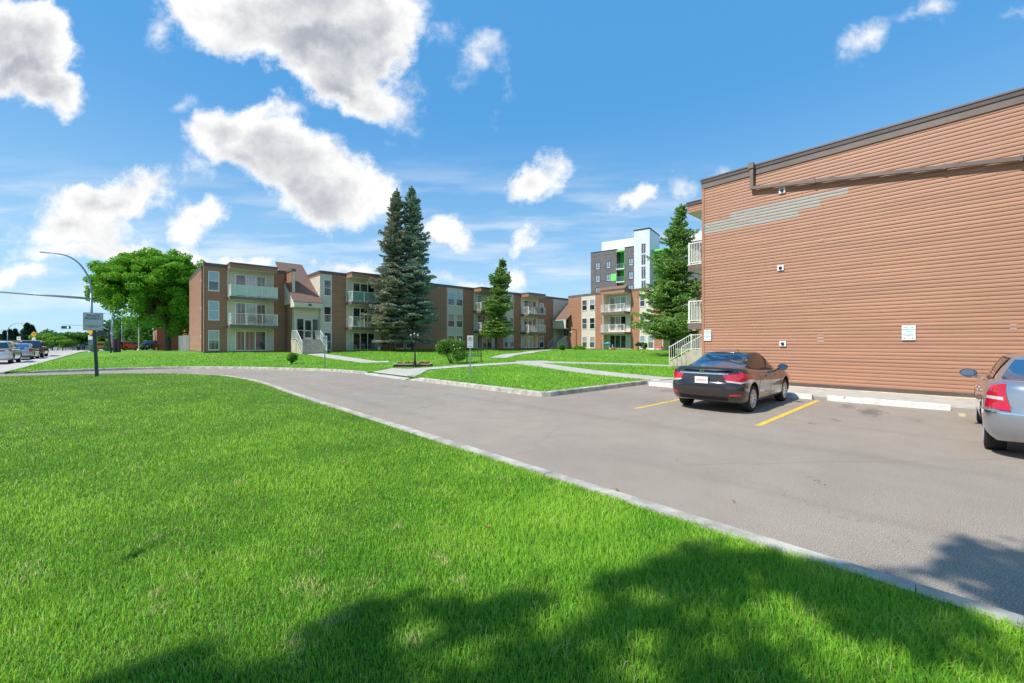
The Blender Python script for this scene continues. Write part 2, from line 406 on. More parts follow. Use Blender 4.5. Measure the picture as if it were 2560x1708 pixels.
def inside(x, y, P):
    x0, y0 = P[:, 0], P[:, 1]; x1, y1 = np.roll(x0, -1), np.roll(y0, -1)
    c = ((y0 > y) != (y1 > y)); xi = x0+(y-y0)*(x1-x0)/np.where(y1 == y0, 1e-9, y1-y0)
    return bool(np.count_nonzero(c & (x < xi)) % 2)

# ------------------------------------------------------------------ ground materials
def asphalt_mat():
    m = bpy.data.materials.new('asphalt'); m.use_nodes = True; t = NT(m.node_tree); b = m.node_tree.nodes['Principled BSDF']
    co = t.new('ShaderNodeTexCoord').outputs['Object']
    big = t.noise(co, .22, 5, .6); mid = t.noise(co, 1.6, 5, .6); grit = t.noise(co, 120, 3, .75); grit2 = t.noise(co, 260, 2, .7)
    streak = t.noise(t.vm('MULTIPLY', co, (1, .12, 1)), 1.3, 4, .6)
    c = t.mix(t.sm(big, .35, .65), (.335, .272, .208, 1), (.270, .222, .172, 1))
    mot = t.noise(co, 22, 4, .7); c = t.mix(t.m('MULTIPLY', t.sm(mot, .44, .62), .35), c, (.20, .165, .13, 1))
    c = t.mix(t.sm(mid, .3, .75), c, t.mix(1.0, c, (.84, .83, .82, 1), 'MULTIPLY'))
    c = t.mix(t.m('MULTIPLY', t.sm(streak, .55, .8), .35), c, (.36, .33, .30, 1))
    c = t.mix(t.m('MULTIPLY', t.sm(grit, .48, .62), .8), c, (.60, .52, .44, 1))
    c = t.mix(t.m('MULTIPLY', t.sm(grit, .47, .36), .85), c, (.11, .095, .085, 1))
    c = t.mix(t.m('MULTIPLY', t.sm(grit2, .58, .8), .6), c, (.58, .51, .43, 1))
    vor = t.new('ShaderNodeTexVoronoi', feature='DISTANCE_TO_EDGE'); vor.inputs['Scale'].default_value = .16
    wv_ = t.vm('ADD', co, t.vm('SCALE', t.vm('SUBTRACT', t.noise(co, 1.2, 4), (.5, .5, .5)))); t.put(vor.inputs['Vector'], wv_)
    c = t.mix(t.m('MULTIPLY', t.sm(vor.outputs['Distance'], .0014, .0002), .35), c, (.10, .085, .07, 1))
    trk = t.noise(t.vm('MULTIPLY', co, (1, .05, 1)), 1.1, 3, .5); c = t.mix(t.m('MULTIPLY', t.sm(trk, .52, .72), .22), c, (.15, .13, .115, 1))
    st = t.noise(co, .9, 6, .65); c = t.mix(t.m('MULTIPLY', t.sm(st, .70, .78), .55), c, (.10, .085, .07, 1))
    # oil marks in the bays and a few pits
    for (x, y, rx, ry, k) in ((12.9, 1.35, .75, .22, .75), (13.6, 1.9, .5, .16, .6), (12.2, .55, .35, .10, .5), (11.0, 1.7, .16, .06, .8), (10.2, 2.0, .14, .05, .8), (6.1, 1.2, .08, .03, 1), (13.4, 6.7, .5, .28, .55), (7.6, 14.2, .22, .12, .7), (11.6, 1.2, .10, .05, .8), (5.5, 9.2, .3, .06, .4)):
        mp = t.new('ShaderNodeMapping', vector_type='TEXTURE'); t.put(mp.inputs[0], t.vm('ADD', co, t.vm('SCALE', t.vm('SUBTRACT', t.noise(co, 6, 3), (.5, .5, .5)))))
        t.n[-3] if False else None
        mp.inputs['Location'].default_value = (x, y, 0); mp.inputs['Scale'].default_value = (rx, ry, 1)
        L = t.vm('LENGTH', t.vm('MULTIPLY', mp.outputs[0], (1, 1, 0)), None, 'v')
        c = t.mix(t.m('MULTIPLY', t.sm(L, 1.3, .3), k*.8), c, (.085, .07, .055, 1))
    t.put(b.inputs['Base Color'], c); b.inputs['Roughness'].default_value = .9; b.inputs['Specular IOR Level'].default_value = .3
    bn = t.new('ShaderNodeBump'); bn.inputs['Strength'].default_value = .06; bn.inputs['Distance'].default_value = .002
    t.put(bn.inputs['Height'], t.m('ADD', grit, t.m('MULTIPLY', grit2, .5))); t.l.new(bn.outputs[0], b.inputs['Normal'])
    return m
def lawn_mat(name='lawn', c1=(.16, .36, .028), c2=(.105, .28, .020), c3=(.30, .38, .07)):
    m = bpy.data.materials.new(name); m.use_nodes = True; t = NT(m.node_tree); b = m.node_tree.nodes['Principled BSDF']
    co = t.new('ShaderNodeTexCoord').outputs['Object']
    a = t.noise(co, .35, 5, .6); f = t.noise(co, 26, 4, .75); g = t.noise(co, 4.2, 5, .65); s = t.noise(t.vm('MULTIPLY', co, (1.0, .25, 1)), 2.2, 4, .6)
    c = t.mix(t.sm(a, .3, .7), (*c1, 1), (*c2, 1))
    c = t.mix(t.m('MULTIPLY', t.sm(g, .45, .75), .6), c, (*c3, 1))
    c = t.mix(t.m('MULTIPLY', t.sm(s, .5, .75), .35), c, (c2[0]*.6, c2[1]*.75, c2[2]*.6, 1))
    c = t.mix(t.m('MULTIPLY', t.sm(f, .5, .28), .75), c, (c2[0]*.35, c2[1]*.38, c2[2]*.35, 1))
    c = t.mix(t.m('MULTIPLY', t.sm(f, .56, .78), .55), c, (c1[0]*1.7, c1[1]*1.5, c1[2]*1.6, 1))
    t.put(b.inputs['Base Color'], c); b.inputs['Roughness'].default_value = .85; b.inputs['Specular IOR Level'].default_value = .15
    bn = t.new('ShaderNodeBump'); bn.inputs['Strength'].default_value = .9; bn.inputs['Distance'].default_value = .05
    t.put(bn.inputs['Height'], f); t.l.new(bn.outputs[0], b.inputs['Normal'])
    return m
M_asph = asphalt_mat(); M_lawn = lawn_mat()
M_thatch = lawn_mat('near_lawn_soil', (.10, .20, .022), (.065, .14, .016), (.26, .22, .09))
M_road = pm('pale_road_concrete', (.44, .395, .36), .88, var=.12, vscale=.5, bump=.3, bscale=40)

# asphalt court and driveway
MBa = MB()
sheet('driveway', [(-6.4, -30), (15.45, -30), (15.45, 36), (-6.4, 36), (-6.4, -30)], lambda x, y: 0.0, M_asph, step=3)
# near lawn, outer lawn
nl = [(INNs[i][0]-.0, INNs[i][1]) for i in range(len(INNs))]
near_poly = [(p[0]-.165, p[1]-(.0 if p[1] < 20 else .13)) for p in INNs] + [(-4.95, 29.45), (-4.95, -30), (3.535, -30)]
sheet('near_lawn', near_poly, zn, M_thatch, step=.8, skirt=.15)
outer_poly = ([(p[0]+.09, p[1]+.10) for p in OUTs[::-1]] + [(9.12, 20.6), (9.12, 16.6)] + [(9.13, 8.9), (9.3, 8.62), (9.5, 8.52), (15.2, 8.42), (15.2, 7.6), (18.1, 7.3), (70, 7.3), (70, 92), (-4.95, 92), (-4.95, 34.0)])
sheet('courtyard_lawn', outer_poly, zl, M_lawn, step=1.1, skirt=.5)
# far ground
def gmesh(name, xs, ys, zf, mat):
    vs = [(x, y, zf(x, y)) for y in ys for x in xs]; nx = len(xs)
    fs = [(j*nx+i, j*nx+i+1, (j+1)*nx+i+1, (j+1)*nx+i) for j in range(len(ys)-1) for i in range(nx-1)]
    me = bpy.data.meshes.new(name); me.from_pydata(vs, [], fs); me.materials.append(mat); me.update()
    return tag(link(name, me), kind='structure')
def zfar(x, y):
    z = zs(y)
    if -30 < x < 75 and y < 96 and y > -45: z = -.35 if x > -4.8 or y < 40 else z-.06
    if x < -4.8 and y >= 40: z = zs(y)-.08
    return z if not (x >= -4.8 and y >= 96) else zs(y)+.02
gx = [-2500, -800, -300, -120, -60, -30, -29.9, -20, -12, -4.81, -4.79, 5, 15, 30, 45, 60, 75, 75.1, 120, 200, 400, 900, 2500]
gy = [-2500, -500, -100, -45.1, -45, -20, 0, 20, 40, 40.1, 50, 63, 78, 95.9, 96.1, 110, 130, 150, 175, 200, 260, 350, 500, 900, 3000]
gmesh('ground', gx, gy, zfar, lawn_mat('far_grass', (.11, .22, .04), (.08, .17, .03), (.17, .22, .07)))
# street on the left, the crossing, and the far grass
sy = [-60, -30, 0, 20, 36, 44, 50, 56, 63, 70, 78, 88, 100, 112, 125, 150, 175, 200, 260, 350, 500]
def strip(name, edge, mat, z=0.0, kind='structure'):
    vs = []; 
    for (xa, xb, y) in edge: vs += [(xa, y, zs(y)+z), (xb, y, zs(y)+z)]
    fs = [(2*i, 2*i+1, 2*i+3, 2*i+2) for i in range(len(edge)-1)]
    me = bpy.data.meshes.new(name); me.from_pydata(vs, [], fs); me.materials.append(mat); me.update()
    return tag(link(name, me), kind=kind)
strip('street', [(-26, -6.38, y) for y in sy], M_road, .012)
strip('pavement', [(-6.4, -4.93, y) for y in [33.9, 38, 44, 50, 56, 63, 70, 78, 88, 92]], M_conc, .10)
tag(MB().box(-6.4, -4.9, 33.85, 34.0, -.3, .10).build('kerb', M_kerb), kind='structure')
strip('pavement', [(-6.4, -4.93, y) for y in [-60, 0, 29.4]], M_conc, .10)
strip('side_street', [(-6.5, 60, y) for y in [118, 124, 132]], M_road, .03)
strip('median_grass', [(-20.5, -14.5, y) for y in [105, 112, 125, 150, 175, 200]], M_lawn, .10)

# ------------------------------------------------------------------ kerbs (cast in lengths, open joints)
def kerb(name, pl, h=.12, wd=.15, side=1, L=3.0, zf=lambda x, y: 0.0, taper=(0, 0)):
    pl = resample(pl, .5); mb = MB(); acc = 0; pts = [Vector(p) for p in pl]
    tot = sum((b-a).length for a, b in zip(pts[:-1], pts[1:])); run = 0
    prev = None
    for i, p in enumerate(pts):
        d = (pts[min(i+1, len(pts)-1)]-pts[max(i-1, 0)]).normalized(); n = Vector((-d.y, d.x))*side
        hh = h
        if taper[0] and run < taper[0]: hh = h*max(.08, run/taper[0])
        if taper[1] and tot-run < taper[1]: hh = h*max(.08, (tot-run)/taper[1])
        z = zf(p.x, p.y)
        prof = [p, p+n*.012, p+n*.035, p+n*wd, p+n*wd]
        zz = [z-.05, z+hh*.86, z+hh, z+hh+.004, z-.05]
        cur = [(q.x, q.y, k) for q, k in zip(prof, zz)]
        if prev:
            seg = acc; 
            if int(run/L) != int(prun/L):
                g = .012; D = (Vector(cur[0])-Vector(prev[0])).normalized()*g
                a_end = [tuple(Vector(c)-D) for c in cur]
            else: a_end = cur
            vs = list(prev)+list(a_end); fl = [(k, k+1, k+6, k+5) for k in range(4)] + [(4, 3, 2, 1, 0), (5, 6, 7, 8, 9)]
            mb.add(vs, fl)
        prev = cur; prun = run
        if i < len(pts)-1: run += (pts[i+1]-p).length
    o = mb.build(name, M_kerb); me = o.data
    bm = bmesh.new(); bm.from_mesh(me); bmesh.ops.recalc_face_normals(bm, faces=bm.faces); bm.to_mesh(me); bm.free()
    return tag(o, kind='structure')
kerb('near_kerb', INNs, h=.12, wd=.19, side=1)
kerb('outer_kerb', [p for p in OUTs if p[0] > -4.95], h=.14, wd=.15, side=-1 if False else -1, taper=(.6, 1.2))
kerb('island_kerb', ISL, h=.15, wd=.15, side=1, taper=(1.0, .0))
# apron slab along the sided wall and the bay lines
tag(MB().box(15.4, 17.95, -30, 7.25, -.2, .03).build('concrete_apron', M_conc), kind='structure')
def paint(name, x0, x1, y, wd, m):
    vs = []; n = 24; mb = MB(); random.seed(int(abs(y)*100))
    L = [(x0+(x1-x0)*i/n, y-wd/2+random.uniform(-.006, .006)) for i in range(n+1)]; Rr = [(x0+(x1-x0)*i/n, y+wd/2+random.uniform(-.006, .006)) for i in range(n+1)]
    for i in range(n): mb.poly([(*L[i], .004), (*L[i+1], .004), (*Rr[i+1], .004), (*Rr[i], .004)])
    return tag(mb.build(name, m), kind='structure')
paint('parking_line', 9.1, 14.3, 2.65, .115, M_yel); paint('parking_line', 9.2, 14.3, 5.42, .105, M_yel)
paint('faded_parking_line', 13.55, 14.2, -.12, .11, M_pale)

# concrete footpaths draped on the lawn
def path(name, a, b, wd, lift=.012):
    A, B = Vector(a), Vector(b); d = (B-A).normalized(); n = Vector((-d.y, d.x))*wd/2; N = max(2, int((B-A).length/.6)); mb = MB()
    L = [];  Rr = []
    for i in range(N+1):
        p = A+(B-A)*i/N; L.append(p+n); Rr.append(p-n)
    for i in range(N):
        q = [L[i], Rr[i], Rr[i+1], L[i+1]]
        mb.poly([(v.x, v.y, max(zl(v.x, v.y), zl((v.x+.15), v.y))+lift+.02) for v in q])
        for (e0, e1, up) in ((L[i+1], L[i], 1), (Rr[i], Rr[i+1], 1)):
            z0, z1 = zl(e0.x, e0.y)+lift+.02, zl(e1.x, e1.y)+lift+.02
            mb.poly([(e0.x, e0.y, z0), (e1.x, e1.y, z1), (e1.x, e1.y, z1-.12), (e0.x, e0.y, z0-.12)])
    return tag(mb.build(name, M_conc), kind='structure')
rp = MB(); rp.add([(8.82, 16.55, .003), (8.82, 20.75, .003), (9.35, 16.55, .135), (9.35, 20.75, .135), (11.9, 19.6, .17), (11.0, 22.0, .19), (9.35, 16.55, -.1), (9.35, 20.75, -.1), (11.9, 19.6, -.1), (11.0, 22.0, -.1), (8.82, 16.55, -.1), (8.82, 20.75, -.1)],
    [(0, 2, 3, 1), (2, 4, 5, 3), (2, 6, 8, 4), (4, 8, 9, 5), (5, 9, 7, 3), (0, 10, 6, 2), (3, 7, 11, 1)]); tag(rp.build('crossing_slab', M_conc), kind='structure')
path('footpath', (11.2, 20.4), (18.6, 18.7), 1.3, .016)
path('footpath', (16.2, 7.9), (18.2, 18.9), 1.3, .022)
path('footpath', (18.3, 19.3), (19.9, 17.9), 2.4, .028)
path('footpath', (19.6, 18.5), (24.3, 11.9), 1.3, .018)
path('footpath', (20.9, 24.2), (40.8, 37.0), 1.4)
path('footpath', (12.9, 41.7), (12.9, 29.0), 1.4)
path('footpath', (12.4, 29.3), (14.0, 28.6), 1.5, .018)
tag(MB().box(15.05, 18.0, 7.25, 8.35, -.2, .135).build('doorstep_pavement', M_conc), kind='structure')

NG = 384; _ng = np.array([[mnoise.noise((i*.18, j*.18, 3.3)) for j in range(NG)] for i in range(NG)])
def nz(x, y, s=1.0, o=0.0):
    u = (np.asarray(x)*s/.18+o*37+100) % (NG-1); v = (np.asarray(y)*s/.18+o*53+100) % (NG-1)
    i = u.astype(int); j = v.astype(int); a = u-i; b = v-j
    return (_ng[i, j]*(1-a)*(1-b)+_ng[i+1 if False else np.minimum(i+1, NG-1), j]*a*(1-b)+_ng[i, np.minimum(j+1, NG-1)]*(1-a)*b+_ng[np.minimum(i+1, NG-1), np.minimum(j+1, NG-1)]*a*b)
# ------------------------------------------------------------------ grass blades: one object
def blades(name, n, zf, region, c_near, rmax, hmin, hmax, width, seed, mat, long_fn=None, cone=None):
    g = np.random.default_rng(seed)
    # denser near the lawn's viewer end, thinner with distance (level of detail only)
    u = g.random(n); r0, r1, r2 = 1.2, 3.2, rmax
    area = (r1**2-r0**2)/2; rest = r1*r1*math.log(r2/r1); tot = area+rest
    r = np.where(u < area/tot, np.sqrt(r0*r0+2*u*tot), r1*np.exp(np.clip((u*tot-area), 0, None)/(r1*r1)))
    th = R(47.2)+ (g.random(n)-.5)*R(122)
    x = r*np.cos(th); y = r*np.sin(th)
    ok = region(x, y); x, y, r = x[ok], y[ok], r[ok]; n = len(x)
    z = zf(x, y)
    pn = nz(x, y, .9); pn2 = nz(x, y, 3.1, 1.7)
    lf = long_fn(x, y) if long_fn else 0
    h = (hmin+(hmax-hmin)*g.random(n)**1.6)*(1+.35*pn+.2*pn2)*(1+lf)
    sc = np.maximum(1, r/3.2)**.62
    wd = width*sc*(.6+.8*g.random(n))
    a = g.random(n)*2*math.pi; lean = (.15+.75*g.random(n)**1.3)*h; ld = g.random(n)*2*math.pi
    lx, ly = np.cos(ld)*lean, np.sin(ld)*lean; wx, wy = np.cos(a)*wd/2, np.sin(a)*wd/2
    V = np.zeros((n, 5, 3))
    V[:, 0] = np.c_[x-wx, y-wy, z-.01]; V[:, 1] = np.c_[x+wx, y+wy, z-.01]
    V[:, 2] = np.c_[x-wx*.8+lx*.4, y-wy*.8+ly*.4, z+h*.6]; V[:, 3] = np.c_[x+wx*.8+lx*.4, y+wy*.8+ly*.4, z+h*.6]
    V[:, 4] = np.c_[x+lx*1.1, y+ly*1.1, z+h*(1-.25*lean/h)]
    me = bpy.data.meshes.new(name); me.vertices.add(n*5); me.vertices.foreach_set('co', V.ravel())
    base = np.arange(n)[:, None]*5
    loops = np.concatenate([base+np.array([[0, 1, 3, 2]]), base+np.array([[2, 3, 4]])], 1).ravel()
    me.loops.add(n*7); me.loops.foreach_set('vertex_index', loops)
    me.polygons.add(n*2)
    st = np.zeros((n, 2), int); st[:, 0] = np.arange(n)*7; st[:, 1] = st[:, 0]+4
    me.polygons.foreach_set('loop_start', st.ravel())
    try: me.polygons.foreach_set('loop_total', np.tile([4, 3], n))
    except Exception: pass
    at = me.attributes.new('tint', 'FLOAT', 'POINT')
    tv = np.clip(.42+.30*g.standard_normal(n)+.45*pn+.40*pn2, 0, .85)
    pn3 = nz(x, y, .33, 5.1)
    tv = np.clip(tv+.28*pn3, 0, .85); dry = np.zeros(n)
    for (px_, py_, rr_) in DRY: dry = np.maximum(dry, np.exp(-((x-px_)**2+(y-py_)**2)/rr_**2))
    h *= (1-.55*dry); V[:, 2:, 2] -= (z+0)[:, None]; V[:, 2:, 2] *= (1-.55*dry)[:, None]; V[:, 2:, 2] += z[:, None]
    straw = g.random(n) < (.022+.06*(pn2 > .36)+.62*dry); tv[straw] = .93+.07*g.random(straw.sum())
    at.data.foreach_set('value', np.repeat(tv, 5)); me.materials.append(mat); me.update(); me.validate()
    return tag(link(name, me), kind='stuff')
DRY = []
for (a_, b_) in ((1440, 1378), (720, 1340), (700, 1485), (720, 1520), (1395, 1455), (1455, 1480), (1530, 1555), (130, 1440), (150, 1410), (1820, 1310), (2040, 1400), (2110, 1450), (2010, 1390), (1700, 1455), (2300, 1190), (640, 1160), (1100, 1205), (1350, 1600), (1900, 1600), (860, 1445)):
    px_, py_ = (a_*1280/2350, 1100+(b_-1100)*1.0) if a_ < 2350 else (a_, b_)
    t_ = 1.5*1025/(py_-857); q_ = (px_-1280)/1025; DRY.append((t_*(FW[0]+q_*RT[0]), t_*(FW[1]+q_*RT[1]), .055+.05*((a_*7) % 10)/10))
M_blade = foliage('grass_blade', (.100, .37, .018), (.41, .72, .060), (.72, .62, .30), transl=.35, rough=.55, up=.60)
NPy = np.array(near_poly)
xk = np.array([p[0] for p in near_poly[:len(INNs)]]); yk = np.array([p[1] for p in near_poly[:len(INNs)]])
def kerb_x(y): return np.interp(y, yk[:60], xk[:60])
def near_region(x, y): return ((x < np.where(y < 16, 3.535, -99)) & (x > -4.9)) | np.array([inside(a, b, NPy) if (16 <= b < 30) else False for a, b in zip(x, y)])
def zn_np(x, y): return .095+.04*(lambda u: u*u*(3-2*u))(np.clip(np.abs(x-3.6)/3, 0, 1))+.012*np.sin(x*1.7)*np.sin(y*1.3)
def longer(x, y): return .75*np.exp(-((x-2.9)**2)/1.2)*np.exp(-(y-.6)**2/7.0) - .25*np.exp(-((x-3.5)**2)/.02)
GN = 850000
blades('grass', GN, zn_np, near_region, None, 30,       .020, .058, .0038, 3, M_blade, longer)
def outer_region(x, y):
    return np.array([inside(a, b, np.array(outer_poly)) and not (16.0 > a > 8.9 and b < 8.45) and not onpath(a, b) for a, b in zip(x, y)])
PTH = [((8.95,18.5),(11.6,20.6),3.0),((11.2,20.4),(18.6,18.7),1.3),((16.2,7.9),(18.2,18.9),1.3),((18.3,19.3),(19.9,17.9),2.4),((19.6,18.5),(24.3,11.9),1.3),((20.9,24.2),(40.8,37),1.4),((12.9,41.7),(12.9,29),1.4),((12.4,29.3),(14,28.6),1.5)]
def onpath(a, b): return any(seg_d(a, b, p, q) < w_/2+.02 for p, q, w_ in PTH) or (15.1 < a < 18.1 and 6.5 < b < 8.3)
def outer_blades():
    # blade tufts over the outer lawn, uniform in area, so its edges and surface are not smooth
    g = np.random.default_rng(11); n = 260000
    x = np.where(g.random(n) < .6, g.uniform(-4.9, 26, n), g.uniform(9, 52, n)); y = g.uniform(7.5, 47, n)
    ok = outer_region(x, y) & (g.random(n) < np.clip(14.0/np.hypot(x, y), .12, 1)**1.3)
    x, y = x[ok], y[ok]; n = len(x); z = np.array([zl(a, b) for a, b in zip(x, y)])
    r = np.hypot(x, y); pn = np.array([mnoise.noise((a*.35, b*.35, 0)) for a, b in zip(x, y)])
    h = (.035+.045*g.random(n))*(1+.4*pn); wd = .006*np.maximum(1, r/5)**1.0*(.6+.8*g.random(n))
    a = g.random(n)*6.283; ld = g.random(n)*6.283; lean = h*(.2+.7*g.random(n))
    V = np.zeros((n, 3, 3)); wx, wy = np.cos(a)*wd, np.sin(a)*wd
    V[:, 0] = np.c_[x-wx, y-wy, z-.01]; V[:, 1] = np.c_[x+wx, y+wy, z-.01]; V[:, 2] = np.c_[x+np.cos(ld)*lean, y+np.sin(ld)*lean, z+h]
    me = bpy.data.meshes.new('grass'); me.vertices.add(n*3); me.vertices.foreach_set('co', V.ravel())
    me.loops.add(n*3); me.loops.foreach_set('vertex_index', np.arange(n*3)); me.polygons.add(n); me.polygons.foreach_set('loop_start', np.arange(n)*3)
    try: me.polygons.foreach_set('loop_total', np.full(n, 3))
    except Exception: pass
    at = me.attributes.new('tint', 'FLOAT', 'POINT'); tv = np.clip(.42+.2*g.standard_normal(n)+.4*pn, 0, .84); tv[g.random(n) < .02] = .95
    at.data.foreach_set('value', np.repeat(tv, 3)); me.materials.append(M_blade); me.update(); me.validate()
    tag(link('courtyard_grass', me), kind='stuff')
outer_blades()
# ------------------------------------------------------------------ facade kit
class Fac:
    def __init__(s, P, U, N): s.P, s.U, s.N = P, U, N
    def box(s, mb, u0, u1, n0, n1, z0, z1, mi=0): return mb.fbox(s.P, s.U, s.N, u0, u1, n0, n1, z0, z1, mi)
    def lap(s, mb, u0, u1, z0, z1, n=0.0, c=.118, mi=0, d=.02):
        P = (s.P[0]+s.U[0]*u0+s.N[0]*n, s.P[1]+s.U[1]*u0+s.N[1]*n)
        return mb.lap(P, s.U, s.N, u1-u0, z0, z1, c, mi, d=d)
    def pt(s, u, n, z): return (s.P[0]+s.U[0]*u+s.N[0]*n, s.P[1]+s.U[1]*u+s.N[1]*n, z)
    def pane(s, mb, u0, u1, z0, z1, n, mi):
        q = [s.pt(u0, n, z0), s.pt(u1, n, z0), s.pt(u1, n, z1), s.pt(u0, n, z1)]
        if s.U[0]*s.N[1]-s.U[1]*s.N[0] > 0: q.reverse()
        mb.poly(q, mi)
def window(par, F, u0, u1, z0, z1, glass, n=0.0, rail=.5, name='window', fw=.06):
    """hung window: outer frame, meeting rail; panes are one sub-part"""
    mb = MB(); a, b = n+.0, n+.075; w_ = fw
    F.box(mb, u0, u1, a, b, z0, z0+w_); F.box(mb, u0, u1, a, b, z1-w_, z1)
    F.box(mb, u0, u0+w_, a, b-.002, z0+w_, z1-w_); F.box(mb, u1-w_, u1, a, b-.002, z0+w_, z1-w_)
    zm = z0+(z1-z0)*rail
    F.box(mb, u0+w_, u1-w_, a, b-.012, zm-.025, zm+.025)
    F.box(mb, u0-.03, u1+.03, a, b+.02, z0-.035, z0-.002)
    fr = mb.build(name, M_white, par)
    p = MB(); F.pane(p, u0+w_, u1-w_, zm, z1-w_, n+.042, 0); F.pane(p, u0+w_, u1-w_, z0+w_, zm, n+.030, 1)
    p.build('pane', [glass[0], glass[1]], fr)
    return fr
def patio(par, F, u0, u1, z0, z1, glass, n=0.0, splits=None, name='sliding_door'):
    mb = MB(); a, b = n, n+.085; w_ = .09; k = len(glass)
    F.box(mb, u0, u1, a, b, z0, z0+w_*.7); F.box(mb, u0, u1, a, b, z1-w_, z1)
    F.box(mb, u0, u0+w_, a, b-.002, z0, z1-w_); F.box(mb, u1-w_, u1, a, b-.002, z0, z1-w_)
    sp = splits or [i/k for i in range(1, k)]
    xs = [u0+w_] + [u0+(u1-u0)*q for q in sp] + [u1-w_]
    for x in xs[1:-1]: F.box(mb, x-.045, x+.045, a, b-.01, z0+.06, z1-w_)
    fr = mb.build(name, M_white, par); p = MB()
    for i in range(k): F.pane(p, xs[i], xs[i+1], z0+.06, z1-w_, n+.03+.012*(i % 2), i)
    p.build('pane', list(glass), fr); return fr
def rails(mb, F, path, zb, h=1.07, post=.06, bal=.018, gap=.13, posts=True, mid=2.0):
    """path: list of (u, n)"""
    for (a, b) in zip(path[:-1], path[1:]):
        L = math.hypot(b[0]-a[0], b[1]-a[1]); k = max(1, int(L/gap)); du, dn = (b[0]-a[0])/L, (b[1]-a[1])/L
        def bx(t0, t1, hw, z0, z1):
            A = F.pt(a[0]+du*t0, a[1]+dn*t0, 0); B = F.pt(a[0]+du*t1, a[1]+dn*t1, 0)
            x0, x1 = min(A[0], B[0]), max(A[0], B[0]); y0, y1 = min(A[1], B[1]), max(A[1], B[1])
            if x1-x0 < y1-y0: x0 -= hw; x1 += hw
            else: y0 -= hw; y1 += hw
            mb.box(x0, x1, y0, y1, z0, z1)
        bx(.0, L, .028, zb+h-.045, zb+h); bx(0.0, L, .018, zb+.085, zb+.115)
        for i in range(1, k):
            t = L*i/k; bx(t-bal/2, t+bal/2, bal/2, zb+.115, zb+h-.045)
        if posts:
            m = max(1, round(L/mid))
            for i in range(m+1):
                t = min(max(L*i/m, post/2), L-post/2); bx(t-post/2, t+post/2, post/2, zb, zb+h+.03)
def balcony(par, F, u0, u1, dep, zt, screen=None, thick=.30, skip_rail=False):
    mb = MB(); F.box(mb, u0, u1, 0.02, dep-.03, zt-thick+.03, zt-.012, 0)
    F.box(mb, u0-.01, u1+.01, dep-.03, dep, zt-thick, zt, 1); F.box(mb, u0-.03, u0, 0.02, dep-.03, zt-thick, zt, 1); F.box(mb, u1, u1+.03, .02, dep-.03, zt-thick, zt, 1)
    F.box(mb, u0-.05, u1+.05, .02, dep+.03, zt, zt+.035, 2)
    b = mb.build('balcony', [M_soffit, M_fascia, M_rail], par)
    r = MB(); rails(r, F, [(u0+.03, .05), (u0+.03, dep-.03), (u1-.03, dep-.03), (u1-.03, .05)], zt+.035, 1.07, mid=1.35)
    r.build('railing', M_rail, b)
    if screen:
        s = MB(); m, z0 = screen; k = max(1, int((u1-u0)/.13))
        for i in range(k):
            ua, ub = u0+.06+(u1-u0-.12)*i/k, u0+.06+(u1-u0-.12)*(i+1)/k
            F.box(s, ua+.004, ub-.004, dep-.075, dep-.062, zt+z0, zt+1.05)
        k = int(dep/.13)
        for i in range(k): F.box(s, u0+.062, u0+.075, .1+(dep-.2)*i/k, .1+(dep-.2)*(i+1)/k-.008, zt+z0, zt+1.05)
        s.build('privacy_screen', m, b)
    return b
def overhang(par, F, u0, u1, dep, z0, z1, siding=None):
    mb = MB(); F.box(mb, u0+.02, u1-.02, .0, dep-.02, z0, z0+.03, 0)
    F.lap(mb, u0, u1, z0, z1-.16, n=dep-.02, mi=1)
    for (u, s_) in ((u0, -1), (u1, 1)):
        P = F.pt(u, .0, 0)[:2]; mb.lap(P, F.N, (F.U[0]*s_, F.U[1]*s_), dep, z0, z1-.16, .118, 1, off=-.02)
    F.box(mb, u0-.03, u1+.03, 0, dep+.03, z1-.18, z1-.03, 2); F.box(mb, u0-.05, u1+.05, -.02, dep+.05, z1-.03, z1, 2)
    return mb.build('balcony_roof', [M_soffit, siding or M_side, M_fasc2], par)
def steps(par, F, u0, u1, n0, zt, zg_, rises, run=.28, side=.12, name='entrance_steps', wide=None, rail_m=None, landing=1.2):
    """landing at n0..n0+landing, steps going out along N"""
    mb = MB(); h = (zt-zg_)/rises
    F.box(mb, u0, u1, n0, n0+landing, zg_-.5, zt)
    for i in range(rises-1):
        F.box(mb, u0+.05, u1-.05, n0+landing+run*i, n0+landing+run*(i+1)+.02, zg_-.5, zt-h*(i+1))
    st = mb.build(name, M_step, par)
    w_ = [u0+.08, u1-.08]; nE = n0+landing+run*(rises-1)
    for u in w_:
        r = MB(); rails(r, F, [(u, n0+.05), (u, n0+landing)], zt, .95, mid=3)
        pts = [F.pt(u, n0+landing, zt+.93), F.pt(u, nE, zg_+h*.6+.93)]; r.tube(pts, .03, 6)
        pts = [F.pt(u, n0+landing, zt+.12), F.pt(u, nE, zg_+h*.6+.12)]; r.tube(pts, .018, 6)
        k = int((nE-n0-landing)/.13)
        for i in range(1, k+1):
            t = i/k; zb = (zt+.12)*(1-t)+(zg_+h*.6+.12)*t; rr = .012 if i < k else .028
            r.tube([F.pt(u, n0+landing+(nE-n0-landing)*t, zb-(0 if i < k else .35)), F.pt(u, n0+landing+(nE-n0-landing)*t, zb+.8)], rr, 5)
        r.build('handrail', M_rail, st)
    return st
